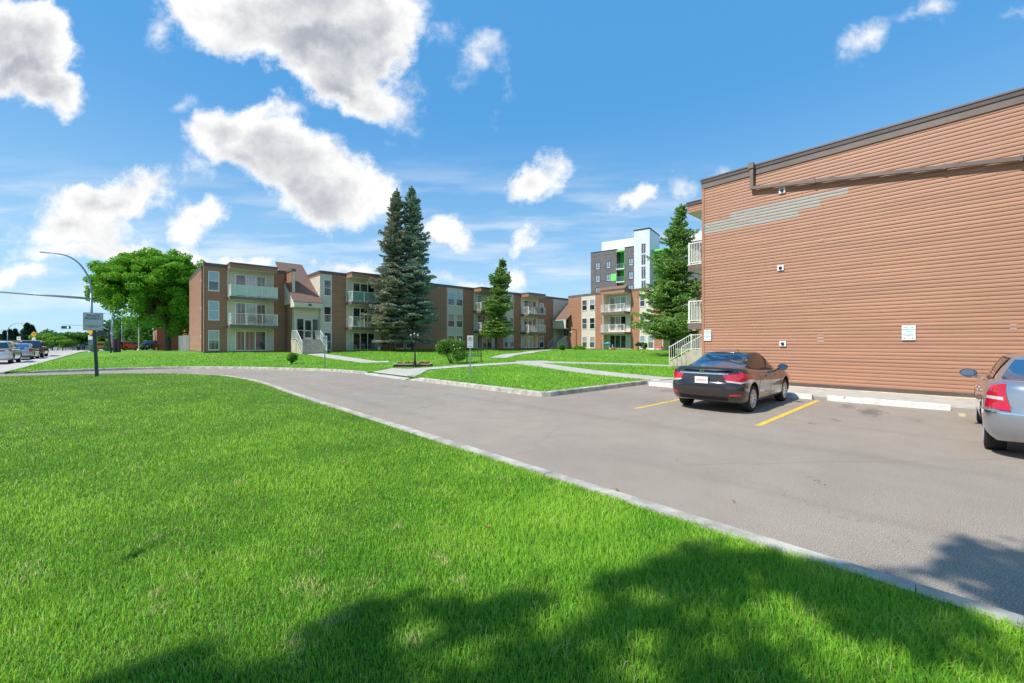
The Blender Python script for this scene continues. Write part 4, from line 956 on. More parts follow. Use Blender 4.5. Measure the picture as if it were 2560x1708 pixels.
# ------------------------------------------------------------------ vehicles
def paint_mat(name, col, metal=.5, rough=.28): 
    return pm(name, col, rough, metal=metal, coat=1.0, var=.04, vscale=40)
M_lamp = pm('tail_lamp_red', (.55, .01, .03), .12, coat=1.0); M_lampw = pm('lamp_clear', (.62, .58, .58), .1, coat=1.0)
G_car = glassy('car_glass', (.012, .022, .035), ior=2.1); G_carb = glassy('rear_screen_glass', (.02, .075, .16), ior=2.3)
G_side = glassy('side_glass', (.012, .014, .013), ior=1.7)
class Shell:
    def __init__(s, lv, zb, zt, clr, clf, m=3.0):
        s.lv = np.array(lv, float); s.zb, s.zt, s.clr, s.clf, s.m = zb, zt, clr, clf, m
    def P(s, v): return [float(np.interp(v, s.lv[:, 0], s.lv[:, k])) for k in (1, 2, 3)]     # w, xr, xf
    def xy(s, q, v):
        w_, xr, xf = s.P(v); sg = 1 if q >= 0 else -1; q = abs(q); e = 2/s.m
        if q <= 1:
            f = q*math.pi/2; return xr+s.clr-s.clr*max(0, math.cos(f))**e, sg*w_*math.sin(f)**e
        if q <= 2: return xr+s.clr+(xf-s.clf-xr-s.clr)*(q-1), sg*w_
        f = (3-q)*math.pi/2; return xf-s.clf+s.clf*max(0, math.cos(f))**e, sg*w_*max(0, math.sin(f))**e
    def pt(s, q, v):
        x, y = s.xy(q, v); a, b = s.zb(x), s.zt(x); return Vector((x, y, a+(b-a)*v))
    def qx(s, x, v):
        w_, xr, xf = s.P(v); return 1+(x-xr-s.clr)/(xf-s.clf-xr-s.clr)
    def ptz(s, q, z):
        v = .5
        for _ in range(4):
            x, y = s.xy(q, v); v = min(1, max(0, (z-s.zb(x))/(s.zt(x)-s.zb(x))))
        return s.pt(q, v)
    def mesh(s, mb, mi=0, crown=.03, nq=9, ns=26, vs=None):
        vs = vs or list(np.linspace(0, 1, 17)); qs = list(np.linspace(0, 1, nq))[:-1]+list(np.linspace(1, 2, ns))[:-1]+list(np.linspace(2, 3, nq))
        ring = qs+[-q for q in qs[-2:0:-1]]; N = len(ring); V = []
        for v in vs: V += [tuple(s.pt(q, v)) for q in ring]
        F = [(i*N+k, i*N+(k+1) % N, (i+1)*N+(k+1) % N, (i+1)*N+k) for i in range(len(vs)-1) for k in range(N)]
        # caps: rows across, from the centre line out
        def cap(row, sgn, cr):
            base = len(V); tp = [Vector(V[row*N+k]) for k in range(N)]; H = len(qs)
            fr = [1, .93, .78, .5, 0]; grid = [[row*N+k for k in range(H)]]
            for f in fr[1:]:
                g_ = []
                for k in range(H):
                    p = tp[k]; g_.append(len(V)); V.append((p.x, p.y*f, p.z+cr*(1-f*f)))
                grid.append(g_)
            for f in fr[-2:0:-1]:
                g_ = []
                for k in range(H):
                    p = tp[k]; g_.append(len(V)); V.append((p.x, -p.y*f, p.z+cr*(1-f*f)))
                grid.append(g_)
            grid.append([row*N+((N-k) % N) if 0 < k < H-1 else row*N+k for k in range(H)])
            for a, b in zip(grid[:-1], grid[1:]):
                for k in range(H-1):
                    q_ = (a[k], b[k], b[k+1], a[k+1]) if sgn > 0 else (a[k+1], b[k+1], b[k], a[k])
                    F.append(q_)
        cap(len(vs)-1, 1, crown); cap(0, -1, 0)
        mb.add(V, F, mi)
    def patch(s, mb, cs, nu=6, nv=5, off=.006, mi=0, zmode=True):
        """cs: four corners (q, z or v): lower-left, lower-right, upper-right, upper-left"""
        G = []
        cen = Vector((0.5*(s.P(.5)[1]+s.P(.5)[2]), 0, s.zb(0)*.7+s.zt(0)*.3))
        for j in range(nv+1):
            t = j/nv; row = []
            for i in range(nu+1):
                u = i/nu
                q = (cs[0][0]*(1-u)+cs[1][0]*u)*(1-t)+(cs[3][0]*(1-u)+cs[2][0]*u)*t
                z = (cs[0][1]*(1-u)+cs[1][1]*u)*(1-t)+(cs[3][1]*(1-u)+cs[2][1]*u)*t
                f = s.ptz if zmode else s.pt
                p = f(q, z); e = .01
                a = f(q+e, z)-f(q-e, z); b = f(q, z+e)-f(q, z-e); n = a.cross(b)
                if n.length < 1e-9: n = Vector((p.x, p.y, 0))
                n.normalize()
                if n.dot(p-cen) < 0: n = -n
                row.append(p+n*off)
            G.append(row)
        vs = [tuple(p) for r in G for p in r]; W_ = nu+1
        fs = [(j*W_+i, j*W_+i+1, (j+1)*W_+i+1, (j+1)*W_+i) for j in range(nv) for i in range(nu)]
        # outward winding
        c0 = (G[0][1]-G[0][0]).cross(G[1][0]-G[0][0]); 
        if c0.dot(G[0][0]-cen) < 0: fs = [tuple(reversed(f)) for f in fs]
        mb.add(vs, fs, mi)
def curve(pts):
    xs = [p[0] for p in pts]; ys = [p[1] for p in pts]
    def f(x):
        # smoothed piecewise interpolation
        return sum(float(np.interp(x+d, xs, ys))*w_ for d, w_ in ((-.12, .2), (-.06, .2), (0, .2), (.06, .2), (.12, .2)))
    return f
DBG = []
def clean(me, flip=False):
    bm = bmesh.new(); bm.from_mesh(me); bmesh.ops.remove_doubles(bm, verts=bm.verts, dist=2e-4); bmesh.ops.dissolve_degenerate(bm, dist=1e-4, edges=bm.edges)
    bad = [e for e in bm.edges if not e.is_manifold]; DBG.append((me.name, len(bad)))
    bmesh.ops.recalc_face_normals(bm, faces=bm.faces); bm.to_mesh(me); bm.free(); me.polygons.foreach_set('use_smooth', [True]*len(me.polygons)); me.update()
def wheel(par, x, y, r, wd, side, rim=M_alu, spokes=10, face=True):
    t = MB(); h = wd/2
    t.lathe([(r*.66, -h), (r*.72, -h*1.03), (r*.94, -h*.97), (r*.99, -h*.75), (r, -h*.4), (r, h*.4), (r*.99, h*.75), (r*.94, h*.97), (r*.72, h*1.03), (r*.66, h)], 32, 'y')
    if spokes > 5:
        for k in (-.5, 0, .5): t.lathe([(r*1.002, h*k-.004), (r*1.004, h*k), (r*1.002, h*k+.004)], 32, 'y')
    wh = t.build('wheel', M_tyre, par, smooth=True, local=True); wh.location = (x, y, r)
    m = MB(); o = side*h
    m.lathe([(r*.67, o*.85), (r*.69, o*1.04), (r*.66, o*1.05), (r*.62, o*.9), (r*.60, o*.2)], 32, 'y', mi=0)
    m.lathe([(r*.62, o*.25), (0.0, o*.25)], 24, 'y', mi=1)
    for k in range(spokes):
        a = 2*math.pi*k/spokes; c_, s_ = math.cos(a), math.sin(a)
        # tapered spoke
        vs = []
        for (rr, hw, yy) in ((r*.12, .022, o*.86), (r*.64, .030 if spokes <= 5 else .017, o*.93)):
            for (sw_, dy) in ((-1, 0), (1, 0), (1, -.03*side), (-1, -.03*side)): vs.append((rr*c_-s_*hw*sw_, yy+dy, rr*s_+c_*hw*sw_))
        m.add(vs, [(0, 1, 5, 4), (1, 2, 6, 5), (2, 3, 7, 6), (3, 0, 4, 7)], 0)
    m.lathe([(r*.15, o*.8), (r*.14, o*.97), (0, o*1.0)], 16, 'y', mi=0)
    m.build('rim', [rim, M_dark], wh, smooth=False, local=True)
    return wh
def mirror_part(par, x, y, z, side, pm_, gl=G_carb, s=1.0):
    m = MB(); m.lathe([(0, -.0), (.06, .01), (.085, .06), (.09, .10), (.085, .125)], 14, 'y')
    m.v = [(yy*-1.0+.0, xx*1.35, zz*.95) for xx, yy, zz in m.v]     # axis now x, opening to the rear
    m.v = [(x-(-a)*1.0*s, y+side*.13+b*s, z+c*s) for a, b, c in m.v]
    m.tube([(x-.04, y-side*.02, z-.07), (x-.04, y+side*.10, z-.04)], .025, 6)
    o = m.build('wing_mirror', pm_, par, smooth=True, local=True); clean(o.data)
    g = MB(); N = 14; g.poly([(x-.127*s, y+side*.13+.105*s*math.cos(2*math.pi*k/N), z+.07*s*math.sin(2*math.pi*k/N)) for k in range(N)])
    g.build('mirror_glass', gl, o, local=True)
def arches(obj, xs, y_in, y_out, r):
    """cut the wheel openings"""
    c = MB()
    for x in xs:
        for s_ in (-1, 1):
            y0, y1 = sorted((s_*y_in, s_*y_out)); vs = []; N = 36
            for yy in (y0, y1): vs += [(x+r*math.cos(2*math.pi*k/N), yy, r*.93+r*math.sin(2*math.pi*k/N)) for k in range(N)]
            fs = [(k, (k+1) % N, N+(k+1) % N, N+k) for k in range(N)]+[tuple(range(N-1, -1, -1)), tuple(range(N, 2*N))]
            c.add(vs, fs)
    cut = c.build('arch_cutter', M_dark, obj, local=True); bm = bmesh.new(); bm.from_mesh(cut.data); bmesh.ops.recalc_face_normals(bm, faces=bm.faces); bm.to_mesh(cut.data); bm.free()
    b = obj.modifiers.new('b', 'BOOLEAN'); b.operation = 'DIFFERENCE'; b.object = cut; b.solver = 'EXACT'; b.material_mode = 'TRANSFER'
    bpy.context.view_layer.update()
    me = bpy.data.meshes.new_from_object(obj.evaluated_get(bpy.context.evaluated_depsgraph_get()))
    obj.modifiers.clear(); obj.data = me; bpy.data.objects.remove(cut)
    try: me.set_sharp_from_angle(angle=R(35))
    except Exception: pass
def car(name, label, cat, loc, hd, L, Wd, H, zt, wb, ro, gh, pmat, wr=.32, wwid=.21, lv=None, kind='sedan', lamps=None, rim=M_alu, spokes=10, detail=False, group=None, rearglass=None, gw=(.80, .60), sidewin=None, zb0=.21, rwin=(.62, .10, .90)):
    root = thing(name, label, cat, (loc[0], loc[1], loc[2]), hd, group); hw, hl = Wd/2, L/2
    lv = lv or [(0, .90, .15, .17), (.08, .955, .06, .08), (.20, .975, .02, .03), (.34, .985, 0, 0), (.50, .985, .012, .02), (.58, .985, .075, .06), (.70, 1.0, .085, .12), (.76, .995, .09, .15), (.88, .965, .10, .22), (.96, .945, .115, .30), (1.0, .90, .165, .38)]
    zbf = curve([(-hl, zb0+.10), (-hl+.35, zb0+.02), (-hl+.8, zb0), (hl-.8, zb0), (hl, zb0+.03)])
    B = Shell([(v, hw*k, -hl+a, hl-b) for v, k, a, b in lv], zbf, curve(zt), .55, .75)
    mb = MB(); B.mesh(mb, 0, crown=.035); bo = mb.build('body', [pmat, M_dark], root, smooth=True, local=True); clean(bo.data)
    rax = -hl+ro; fax = rax+wb
    arches(bo, (rax, fax), hw-.32, hw+.3, wr+.055)
    ztc = curve(zt); xr0, xf0, xr1, xf1 = gh
    def mixp(v): return v
    roofz = lambda x: H-.028-.055*((x-(xr1+xf1)/2-.1)/(max(.6, (xf1-xr1)/2+.35)))**2*.8
    glv = []
    for v in np.linspace(0, 1, 12):
        e = v**.92; bul = .022*math.sin(math.pi*v)
        glv.append((v, hw*(gw[0]*(1-v)+gw[1]*v)+bul, xr0*(1-e)+xr1*e-bul, xf0*(1-e)+xf1*e+bul))
    G = Shell(glv, lambda x: ztc(x)-.02, roofz, .42, .50, 3.2)
    mb = MB(); G.mesh(mb, 0, crown=.028, vs=list(np.linspace(0, 1, 14))); go = mb.build('roof', pmat, root, smooth=True, local=True); clean(go.data)
    # rear window, windscreen, side windows
    q1, v0, v1 = rwin
    mb = MB(); G.patch(mb, [(-q1, v0), (q1, v0), (q1*.86, v1), (-q1*.86, v1)], 14, 8, .007, 0, False); mb.build('rear_window', rearglass or G_car, root, smooth=True, local=True)
    mb = MB(); G.patch(mb, [(3-.66, v0), (3+.66, v0), (3+.6, v1), (3-.6, v1)], 10, 6, .007, 0, False)
    # windscreen wraps over the centre line: build both halves
    mb = MB()
    for s_ in (1, -1): G.patch(mb, [(s_*2.34, v0), (s_*3, v0), (s_*3, v1), (s_*2.42, v1)], 8, 6, .007, 0, False)
    mb.build('windscreen', G_car, root, smooth=True, local=True)
    sw_ = sidewin or [(-.95, -.10, -.72, -.06), (-.02, .93, .02, .52)]
    for s_ in (1, -1):
        for (a, b, c, d) in sw_:
            mb = MB(); cs = [(s_*G.qx(a, .10), .12), (s_*G.qx(b, .10), .10), (s_*G.qx(d, .88), .88), (s_*G.qx(c, .88), .88)]
            G.patch(mb, cs, 6, 6, .010, 0, False); gw_ = mb.build('side_window', G_side, root, smooth=True, local=True)
            if detail:
                mb = MB(); e_ = .035; cs = [(s_*G.qx(a-e_, .10), .06), (s_*G.qx(b+e_, .10), .04), (s_*G.qx(d+e_, .88), .935), (s_*G.qx(c-e_, .88), .935)]
                G.patch(mb, cs, 6, 6, .005, 0, False); mb.build('window_trim', M_black, gw_, smooth=True, local=True)
    for s_ in (1, -1):
        wheel(root, rax, s_*(hw-wwid/2-.035), wr, wwid, s_, rim, spokes); wheel(root, fax, s_*(hw-wwid/2-.035), wr, wwid, s_, rim, spokes)
    lamps = lamps or [(.50, 1.02, .72, .95)]
    for s_ in (1, -1):
        for lm in lamps:
            cs = [(s_*lm[0], lm[2]), (s_*lm[1], lm[2]), (s_*lm[1], lm[3]), (s_*lm[0], lm[3])] if len(lm) == 4 else [(s_*q, z) for q, z in lm[0]]
            m_ = M_lamp if len(lm) == 4 else lm[1]
            mb = MB(); B.patch(mb, cs, 10, 5, .008, 0); mb.build('tail_lamp' if m_ is M_lamp else 'lamp_lens', m_, root, smooth=True, local=True)
        mb = MB(); B.patch(mb, [(s_*2.25, .60), (s_*2.62, .60), (s_*2.62, .70), (s_*2.2, .74)], 6, 4, .008, 0); mb.build('headlight', M_lampw, root, smooth=True, local=True)
    mb = MB(); p = B.ptz(0, .80); p2 = B.ptz(0, .68); x = min(p.x, p2.x)-.012
    mb.box(x-.004, x+.03, -.15, .15, .69, .845); pl = mb.build('number_plate', M_signw, root, local=True); mb = MB(); mb.box(x-.0055, x-.0042, -.12, .12, .735, .80); mb.build('plate_print', pm('faded_red_print', (.70, .42, .42), .5), pl, local=True)
    for s_ in (1, -1): mirror_part(root, xf0-.42, s_*(hw*gw[0]+.10), ztc(xf0-.42)+.07, s_, pmat if detail else M_dark)
    if detail:
        for s_ in (1, -1):
            for (xa, z0, z1) in ((-.05, .30, .90), (fax-.47, .30, .90), (rax+.40, .45, .92)):
                mb = MB(); q_ = B.qx(xa, .5); B.patch(mb, [(s_*q_, z0), (s_*(q_+.004), z0), (s_*(q_+.004), z1), (s_*q_, z1)], 1, 10, .002, 0); mb.build('door_seam', M_dark, root, local=True)
            for xa in (-.22, .85-.25):
                pz = B.ptz(s_*B.qx(xa-.12, .8), .82); mb = MB(); mb.obox((xa-.12, pz.y+s_*.018, .82), (.20, .028, .032)); mb.build('door_handle', pmat, root, local=True, bevel=.01)
    return root, B, G
zt_sedan = [(-2.28, 1.01), (-2.1, 1.05), (-1.75, 1.055), (-1.2, 1.0), (-.6, .96), (.2, .935), (.9, .93), (1.2, .95), (1.7, .86), (2.1, .74), (2.28, .62)]
P_brown = paint_mat('dark_brown_grey_paint', (.050, .042, .040), .55, .22)
lampsC = [([(.30, .775), (.62, .745), (.62, .925), (.24, .905)], M_lamp), ([(.62, .745), (1.10, .79), (1.16, .86), (.60, .985)], M_lamp), ([(.33, .735), (.66, .70), (.66, .745), (.28, .775)], M_lampw), ([(.66, .70), (1.04, .755), (1.10, .79), (.66, .745)], M_lampw)]
C1, B_, G_ = car('parked_car', 'dark brown four door sedan parked nose to the sided wall, third bay', 'car', (12.2, 4.10, 0), 0.0, 4.55, 1.755, 1.435, zt_sedan, 2.67, .93,
   (-1.78, 1.18, -.72, .28), P_brown, wr=.318, wwid=.205, lamps=lampsC, detail=True, rearglass=G_carb, rwin=(.78, .08, .93), gw=(.83, .62),
   sidewin=[(-1.28, -1.10, -.95, -.86), (-1.05, -.12, -.80, -.08), (-.03, 1.0, -.0, .50)])
def on_rear(shell, y, z): 
    # q for a wanted y
    lo, hi = 0, 1
    for _ in range(30):
        m_ = (lo+hi)/2; p = shell.ptz(m_, z)
        if p.y < abs(y): lo = m_
        else: hi = m_
    return math.copysign(lo, y)
mb = MB(); q = on_rear(B_, .56, .93); B_.patch(mb, [(-q, .905), (q, .905), (q, .937), (-q, .937)], 16, 1, .016); mb.build('chrome_strip', M_chrome, C1, smooth=True, local=True)
mb = MB(); q = on_rear(B_, .62, 1.02); B_.patch(mb, [(-q, 1.005), (q, 1.005), (q*.98, 1.035), (-q*.98, 1.035)], 16, 1, .035); B_.patch(mb, [(-q, .99), (q, .99), (q, 1.006), (-q, 1.006)], 16, 1, .034); mb.build('boot_spoiler', P_brown, C1, smooth=True, local=True)
mb = MB(); q = on_rear(B_, .62, .65); B_.patch(mb, [(-q*.92, .60), (q*.92, .60), (q*.52, .66), (-q*.52, .66)], 14, 2, .004); mb.build('bumper_step', M_dark, C1, smooth=True, local=True)
mb = MB(); q = on_rear(B_, .56, .30); B_.patch(mb, [(-q, .30), (q, .30), (q*.96, .385), (-q*.96, .385)], 14, 2, .006); mb.build('bumper_insert', M_dark, C1, smooth=True, local=True)
for s_ in (1, -1):
    mb = MB(); a, b = on_rear(B_, .60, .44), on_rear(B_, .80, .44); B_.patch(mb, [(s_*a, .425), (s_*b, .425), (s_*b, .47), (s_*a, .47)], 5, 1, .008); mb.build('reflector', M_lamp, C1, smooth=True, local=True)
xe = B_.ptz(0, .97).x-.012
em = MB(); 
for sy in (-1, 1): em.obox((xe-.02, sy*.026, .972), (.012, .013, .062), (R(sy*-9), 0, 0)); em.obox((xe-.018, sy*.046, .972), (.008, .006, .078), (R(sy*-9), 0, 0))
em.obox((xe-.02, 0, .970), (.012, .046, .012)); em.obox((xe-.018, 0, 1.010), (.008, .10, .006)); em.obox((xe-.018, 0, .934), (.008, .075, .006)); em.build('boot_emblem', M_chrome, C1, local=True)
tx = text('CIVIC', .055, (B_.ptz(on_rear(B_, .5, .97), .97).x-.020, .50, .975), FACE_X, M_chrome, C1, 'boot_lettering', bold=.001); tx.rotation_euler = (R(90), 0, R(-90-9))
an = MB(); an.tube([(-.62, -.28, 1.43), (-.72, -.28, 1.50)], .006, 5); an.build('aerial', M_dark, C1, local=True)
sh_ = MB()   # rear parcel shelf and seat backs seen through nothing: headrests show as dark shapes only
P_silver = paint_mat('silver_paint', (.44, .46, .50), .75, .26)
zt_300 = [(-2.5, 1.06), (-2.35, 1.10), (-1.9, 1.11), (-1.3, 1.07), (-.6, 1.03), (.2, 1.01), (1.0, 1.0), (1.4, 1.01), (2.0, .95), (2.35, .88), (2.5, .78)]
lv3 = [(0, .88, .15, .12), (.10, .95, .06, .05), (.22, .985, .015, .02), (.40, 1.0, 0, 0), (.52, 1.0, .01, .02), (.56, .992, .055, .05), (.75, .985, .065, .07), (.88, .97, .075, .12), (.96, .94, .10, .18), (1.0, .90, .15, .25)]
C2, B2_, G2_ = car('parked_car', 'silver sedan cut off at the right edge of the picture, nose to the wall', 'car', (11.30, -1.22, 0), 0.0, 5.0, 1.88, 1.48, zt_300, 3.05, 1.03,
   (-1.95, 1.05, -1.12, .30), P_silver, wr=.352, wwid=.225, lv=lv3, lamps=[([(.43, .70), (.84, .72), (.76, 1.04), (.53, 1.07)], M_lamp)], detail=True, rearglass=G_carb, gw=(.86, .66), rwin=(.70, .10, .88),
   sidewin=[(-1.2, -.32, -.95, -.28), (-.22, .86, -.18, .48)], zb0=.22)
for s_ in (1, -1):
    mb = MB(); B2_.patch(mb, [(s_*.51, .84), (s_*.79, .85), (s_*.78, .89), (s_*.52, .885)], 6, 2, .011); mb.build('reverse_lens', M_lampw, C2, smooth=True, local=True)
mb = MB(); B2_.patch(mb, [(-1.3, .655), (1.3, .655), (1.3, .675), (-1.3, .675)], 34, 1, .006); mb.build('chrome_strip', M_chrome, C2, smooth=True, local=True)
ex = MB(); ex.tube([(-2.46, .52, .30), (-2.2, .52, .30)], .045, 12); ex.tube([(-2.47, .52, .30), (-2.462, .52, .30)], .036, 12, 1); ex.build('exhaust_pipe', [M_chrome, M_dark], C2, local=True)
# ---------------- cars in the street and lot on the left
def suv(name, label, loc, hd, pmat, L=4.75, Wd=1.86, H=1.72, group=None, lamps=None, rg=None):
    zt_ = [(-L/2, 1.05), (-L/2+.2, 1.12), (-1, 1.10), (0, 1.07), (1.0, 1.04), (1.5, 1.03), (2.0, .95), (L/2, .80)]
    lv = [(0, .88, .12, .12), (.12, .96, .03, .05), (.35, 1, 0, 0), (.5, 1, .01, .02), (.56, .995, .06, .05), (.8, .98, .07, .10), (.95, .95, .09, .2), (1, .91, .12, .3)]
    return car(name, label, 'car', loc, hd, L, Wd, H, zt_, 2.8, .98, (-L/2+.10, 1.25, -L/2+.42, .55), pmat, wr=.36, wwid=.23, lv=lv, lamps=lamps or [(.62, 1.05, .95, 1.12)], spokes=5, gw=(.90, .72), group=group, rearglass=rg,
       sidewin=[(-1.95, -1.15, -1.75, -1.15), (-1.08, -.12, -1.05, -.12), (-.04, 1.0, -.04, .62)], rwin=(.80, .12, .88), zb0=.26)
P_wht = paint_mat('white_paint', (.70, .70, .70), .1, .3); P_mar = paint_mat('maroon_paint', (.12, .012, .02), .5, .25); P_red = paint_mat('red_paint', (.40, .012, .02), .3, .25); P_blk = paint_mat('black_paint', (.02, .022, .028), .4, .25); P_gld = paint_mat('champagne_paint', (.42, .40, .36), .6, .3)
GS_ = 'cars parked along the street kerb'
wv, Bw, _ = suv('parked_car', 'white SUV with a red stripe across its tailgate, nearest at the street kerb', (-7.55, 50.2, zs(50)+.02), R(90), P_wht, group=GS_)
mb = MB(); q = on_rear(Bw, .62, 1.0); Bw.patch(mb, [(-q, .93), (q, .93), (q, 1.03), (-q, 1.03)], 12, 1, .008); mb.build('red_stripe', M_lamp, wv, smooth=True, local=True)
car('parked_car', 'silver sedan between the white SUV and the maroon SUV', 'car', (-7.45, 58.6, zs(58)+.02), R(90), 4.8, 1.80, 1.46, zt_sedan, 2.75, 1.0, (-1.85, 1.15, -1.0, .25), P_silver, lamps=[(.45, 1.05, .72, .98)], group=GS_, rearglass=G_carb, spokes=5)
suv('parked_car', 'maroon SUV, farthest of the cars at the street kerb', (-7.55, 64.9, zs(64)+.02), R(90), P_mar, group=GS_)
suv('parked_car', 'red SUV parked beyond the black gateway sign', (-.9, 95.6, .27), R(62), P_red, H=1.66)
# pickup
zt_p = [(-2.9, 1.28), (-1.0, 1.28), (-.6, 1.26), (1.2, 1.20), (1.6, 1.18), (2.4, 1.12), (2.9, .95)]
lvp = [(0, .92, .05, .1), (.15, .98, .0, .02), (.3, 1, .0, 0), (.42, 1, .05, .03), (.9, .985, .05, .05), (1, .96, .07, .12)]
car('pickup_truck', 'dark blue grey pickup truck parked in front of the brick block', 'pickup', (2.55, 104.2, .22), R(80), 5.8, 2.0, 1.92, zt_p, 3.6, 1.15, (-.75, 1.75, -.5, 1.0), P_blk, wr=.40, wwid=.26, lv=lvp, lamps=[(.80, 1.0, .95, 1.2)], gw=(.93, .78), spokes=5, sidewin=[(-.5, .35, -.4, .35), (.42, 1.45, .42, 1.0)], zb0=.42, rwin=(.7, .2, .85))
# school bus
P_bus = pm('school_bus_yellow', (.70, .30, .02), .4)
sb = thing('school_bus', 'yellow school bus in the distance beside the lamp pole', 'bus', (-7.6, 188, zs(188)), R(90))
m = MB(); m.box(-5, 4.0, -1.2, 1.2, .55, 2.75); m.box(4.0, 5.6, -1.0, 1.0, .55, 1.55); o = m.build('body', P_bus, sb, local=True, bevel=.15)
for s_ in (-1, 1): 
    for k in range(8): mb = MB(); mb.box(-4.6+k*1.05, -3.75+k*1.05, s_*1.2, s_*1.21, 1.7, 2.35); mb.build('side_window', G_dark, sb, local=True)
for a, b in ((-1.0, -.45), (-.38, .38), (.45, 1.0)): mb = MB(); mb.box(-5.03, -5.0, a, b, 1.6, 2.3); mb.build('rear_window', G_dark, sb, local=True)
mb = MB(); mb.box(-5.2, -5.0, -1.2, 1.2, .45, .75); mb.build('bumper', M_black, sb, local=True)
for x in (-3.0, 3.9):
    for s_ in (-1, 1): wheel(sb, x, s_*.95, .5, .3, s_, M_black, 5)
# far traffic
suv('distant_car', 'small dark SUV far down the side street near the bus', (-11.0, 176, zs(176)), R(90), P_blk)
# ------------------------------------------------------------------ signs, street furniture and small things
def zstep(x, y): return zl(x, y)
# private property sign (plane faces -Y)
g0 = zn(-1.2, 26.2)
t = thing('property_sign', 'grey PRIVATE PROPERTY sign on a dark green square post', 'sign', (-1.25, 26.3, g0))
m = MB(); m.add([(-.075+.10, -.05, -.1), (.05+.10, -.05, -.1), (.05+.10, .05, -.1), (-.075+.10, .05, -.1), (-.055, -.05, 2.2), (.05, -.05, 2.2), (.05, .05, 2.2), (-.055, .05, 2.2)], [(0, 1, 5, 4), (1, 2, 6, 5), (2, 3, 7, 6), (3, 0, 4, 7), (4, 5, 6, 7), (3, 2, 1, 0)]); m.build('post', M_dkgreen, t, local=True)
m = MB(); m.box(-.35, .29, -.085, -.052, 2.07, 2.87); pn = m.build('sign_panel', M_signg, t, local=True, bevel=.012)
m = MB()
for (a, b, c, d) in ((-.34, .28, 2.855, 2.862), (-.34, .28, 2.078, 2.085), (-.342, -.334, 2.08, 2.86), (.274, .282, 2.08, 2.86)): m.box(a, b, -.0875, -.0862, c, d)
m.build('border', M_ink, pn, local=True)
text('PRIVATE\nPROPERTY', .132, (-.03, -.0875, 2.66), FACE_Y, M_ink, pn, bold=.0025, sx=.86)
text('UNAUTHORIZED VEHICLES WILL\nBE TAGGED AND TOWED AT\nOWNERS EXPENSE', .040, (-.03, -.0875, 2.25), FACE_Y, M_ink, pn, bold=.0005, sx=.9)
# no parking signs
def no_parking(loc, rz, ztop, h, wd, label, post_h, off=(0, 0)):
    t = thing('no_parking_sign', label, 'sign', loc, rz, 'no parking signs on the lawn')
    m = MB(); m.box(-.03, .03, -.012, 0, -.1, post_h); m.box(-.03, -.022, -.012, .02, -.1, post_h); m.box(.022, .03, -.012, .02, -.1, post_h)
    m.build('post', M_steel, t, local=True)
    m = MB(); m.box(-wd/2, wd/2, -.020, -.013, ztop-h, ztop); pn = m.build('sign_panel', M_signw, t, local=True); 
    bv = pn.modifiers.new('bevel', 'BEVEL'); bv.width = .03; bv.segments = 3; bv.affect = 'EDGES'; bv.limit_method = 'ANGLE'; bv.width = .003
    m = MB(); rr = wd*.36; cz = ztop-h*.30; N = 28; vs = []
    for r_ in (rr, rr*.80): vs += [(r_*math.cos(2*math.pi*k/N), -.0215, cz+r_*math.sin(2*math.pi*k/N)) for k in range(N)]
    m.add(vs, [(k, (k+1) % N, N+(k+1) % N, N+k) for k in range(N)]); m.obox((0, -.0217, cz), (rr*1.7, .0006, rr*.18), (0, R(45), 0)); m.build('prohibition_ring', M_red, pn, local=True)
    text('P', wd*.55, (0, -.0212, cz), FACE_Y, M_ink, pn, bold=.003)
    text('FIRE LANE', wd*.13, (0, -.0212, ztop-h*.66), FACE_Y, M_ink, pn)
    m = MB(); z_ = ztop-h*.87; 
    for s_ in (-1, 1): m.poly([(s_*wd*.36, -.0212, z_), (s_*wd*.18, -.0212, z_+.02), (s_*wd*.18, -.0212, z_-.02)][::s_])
    m.box(-wd*.2, wd*.2, -.0213, -.0210, z_-.005, z_+.005); m.build('arrows', M_ink, pn, local=True)
    return t
z_ = zl(10.7, 14.2); no_parking((10.7, 14.2, z_), R(-28), 1.96-z_, .53, .26, 'white no parking sign on a steel post near the island kerb', 1.5)
z_ = zl(8.95, 27.1); no_parking((8.95, 27.1, z_), R(-12), 2.10-z_, .53, .27, 'white no parking sign before the steps of the left entrance', 1.6)
# visitor signs on the sided wall
for k, (y0, y1, lab) in enumerate(((7.00, 7.30, 'visitor parking sign at the corner of the sided wall, left one'), (.82, 1.14, 'visitor parking sign mid wall between the two parked cars'))):
    yc = (y0+y1)/2; t = thing('visitor_parking_sign', lab, 'sign', (18.0, yc, 1.73), 0, 'visitor parking signs on the sided wall'); hw = (y1-y0)/2
    m = MB(); m.box(-.012, .0, -hw, hw, 0, .47); pn = m.build('sign_panel', M_signw, t, local=True); bv = pn.modifiers.new('b', 'BEVEL'); bv.width = .004; bv.segments = 2
    m = MB()
    for (a, b, c, d) in ((-hw+.012, hw-.012, .012, .016), (-hw+.012, hw-.012, .454, .458), (-hw+.012, -hw+.016, .012, .458), (hw-.016, hw-.012, .012, .458)): m.box(-.0135, -.0128, a, b, c, d)
    m.build('border', M_ginky, pn, local=True)
    text('VISITOR\nPARKING\nONLY', .070, (-.0135, 0, .335), FACE_X, M_ginky, pn, sx=.95, bold=.001)
    text('NO TENANT\nPARKING', .048, (-.0135, 0, .165), FACE_X, M_ginky, pn, sx=.95, bold=.001)
    m = MB()
    for s_ in (-1, 1): m.poly([(-.0135, s_*.125, .065), (-.0135, s_*.075, .092), (-.0135, s_*.075, .038)])
    m.build('arrows', M_ginky, pn, local=True)
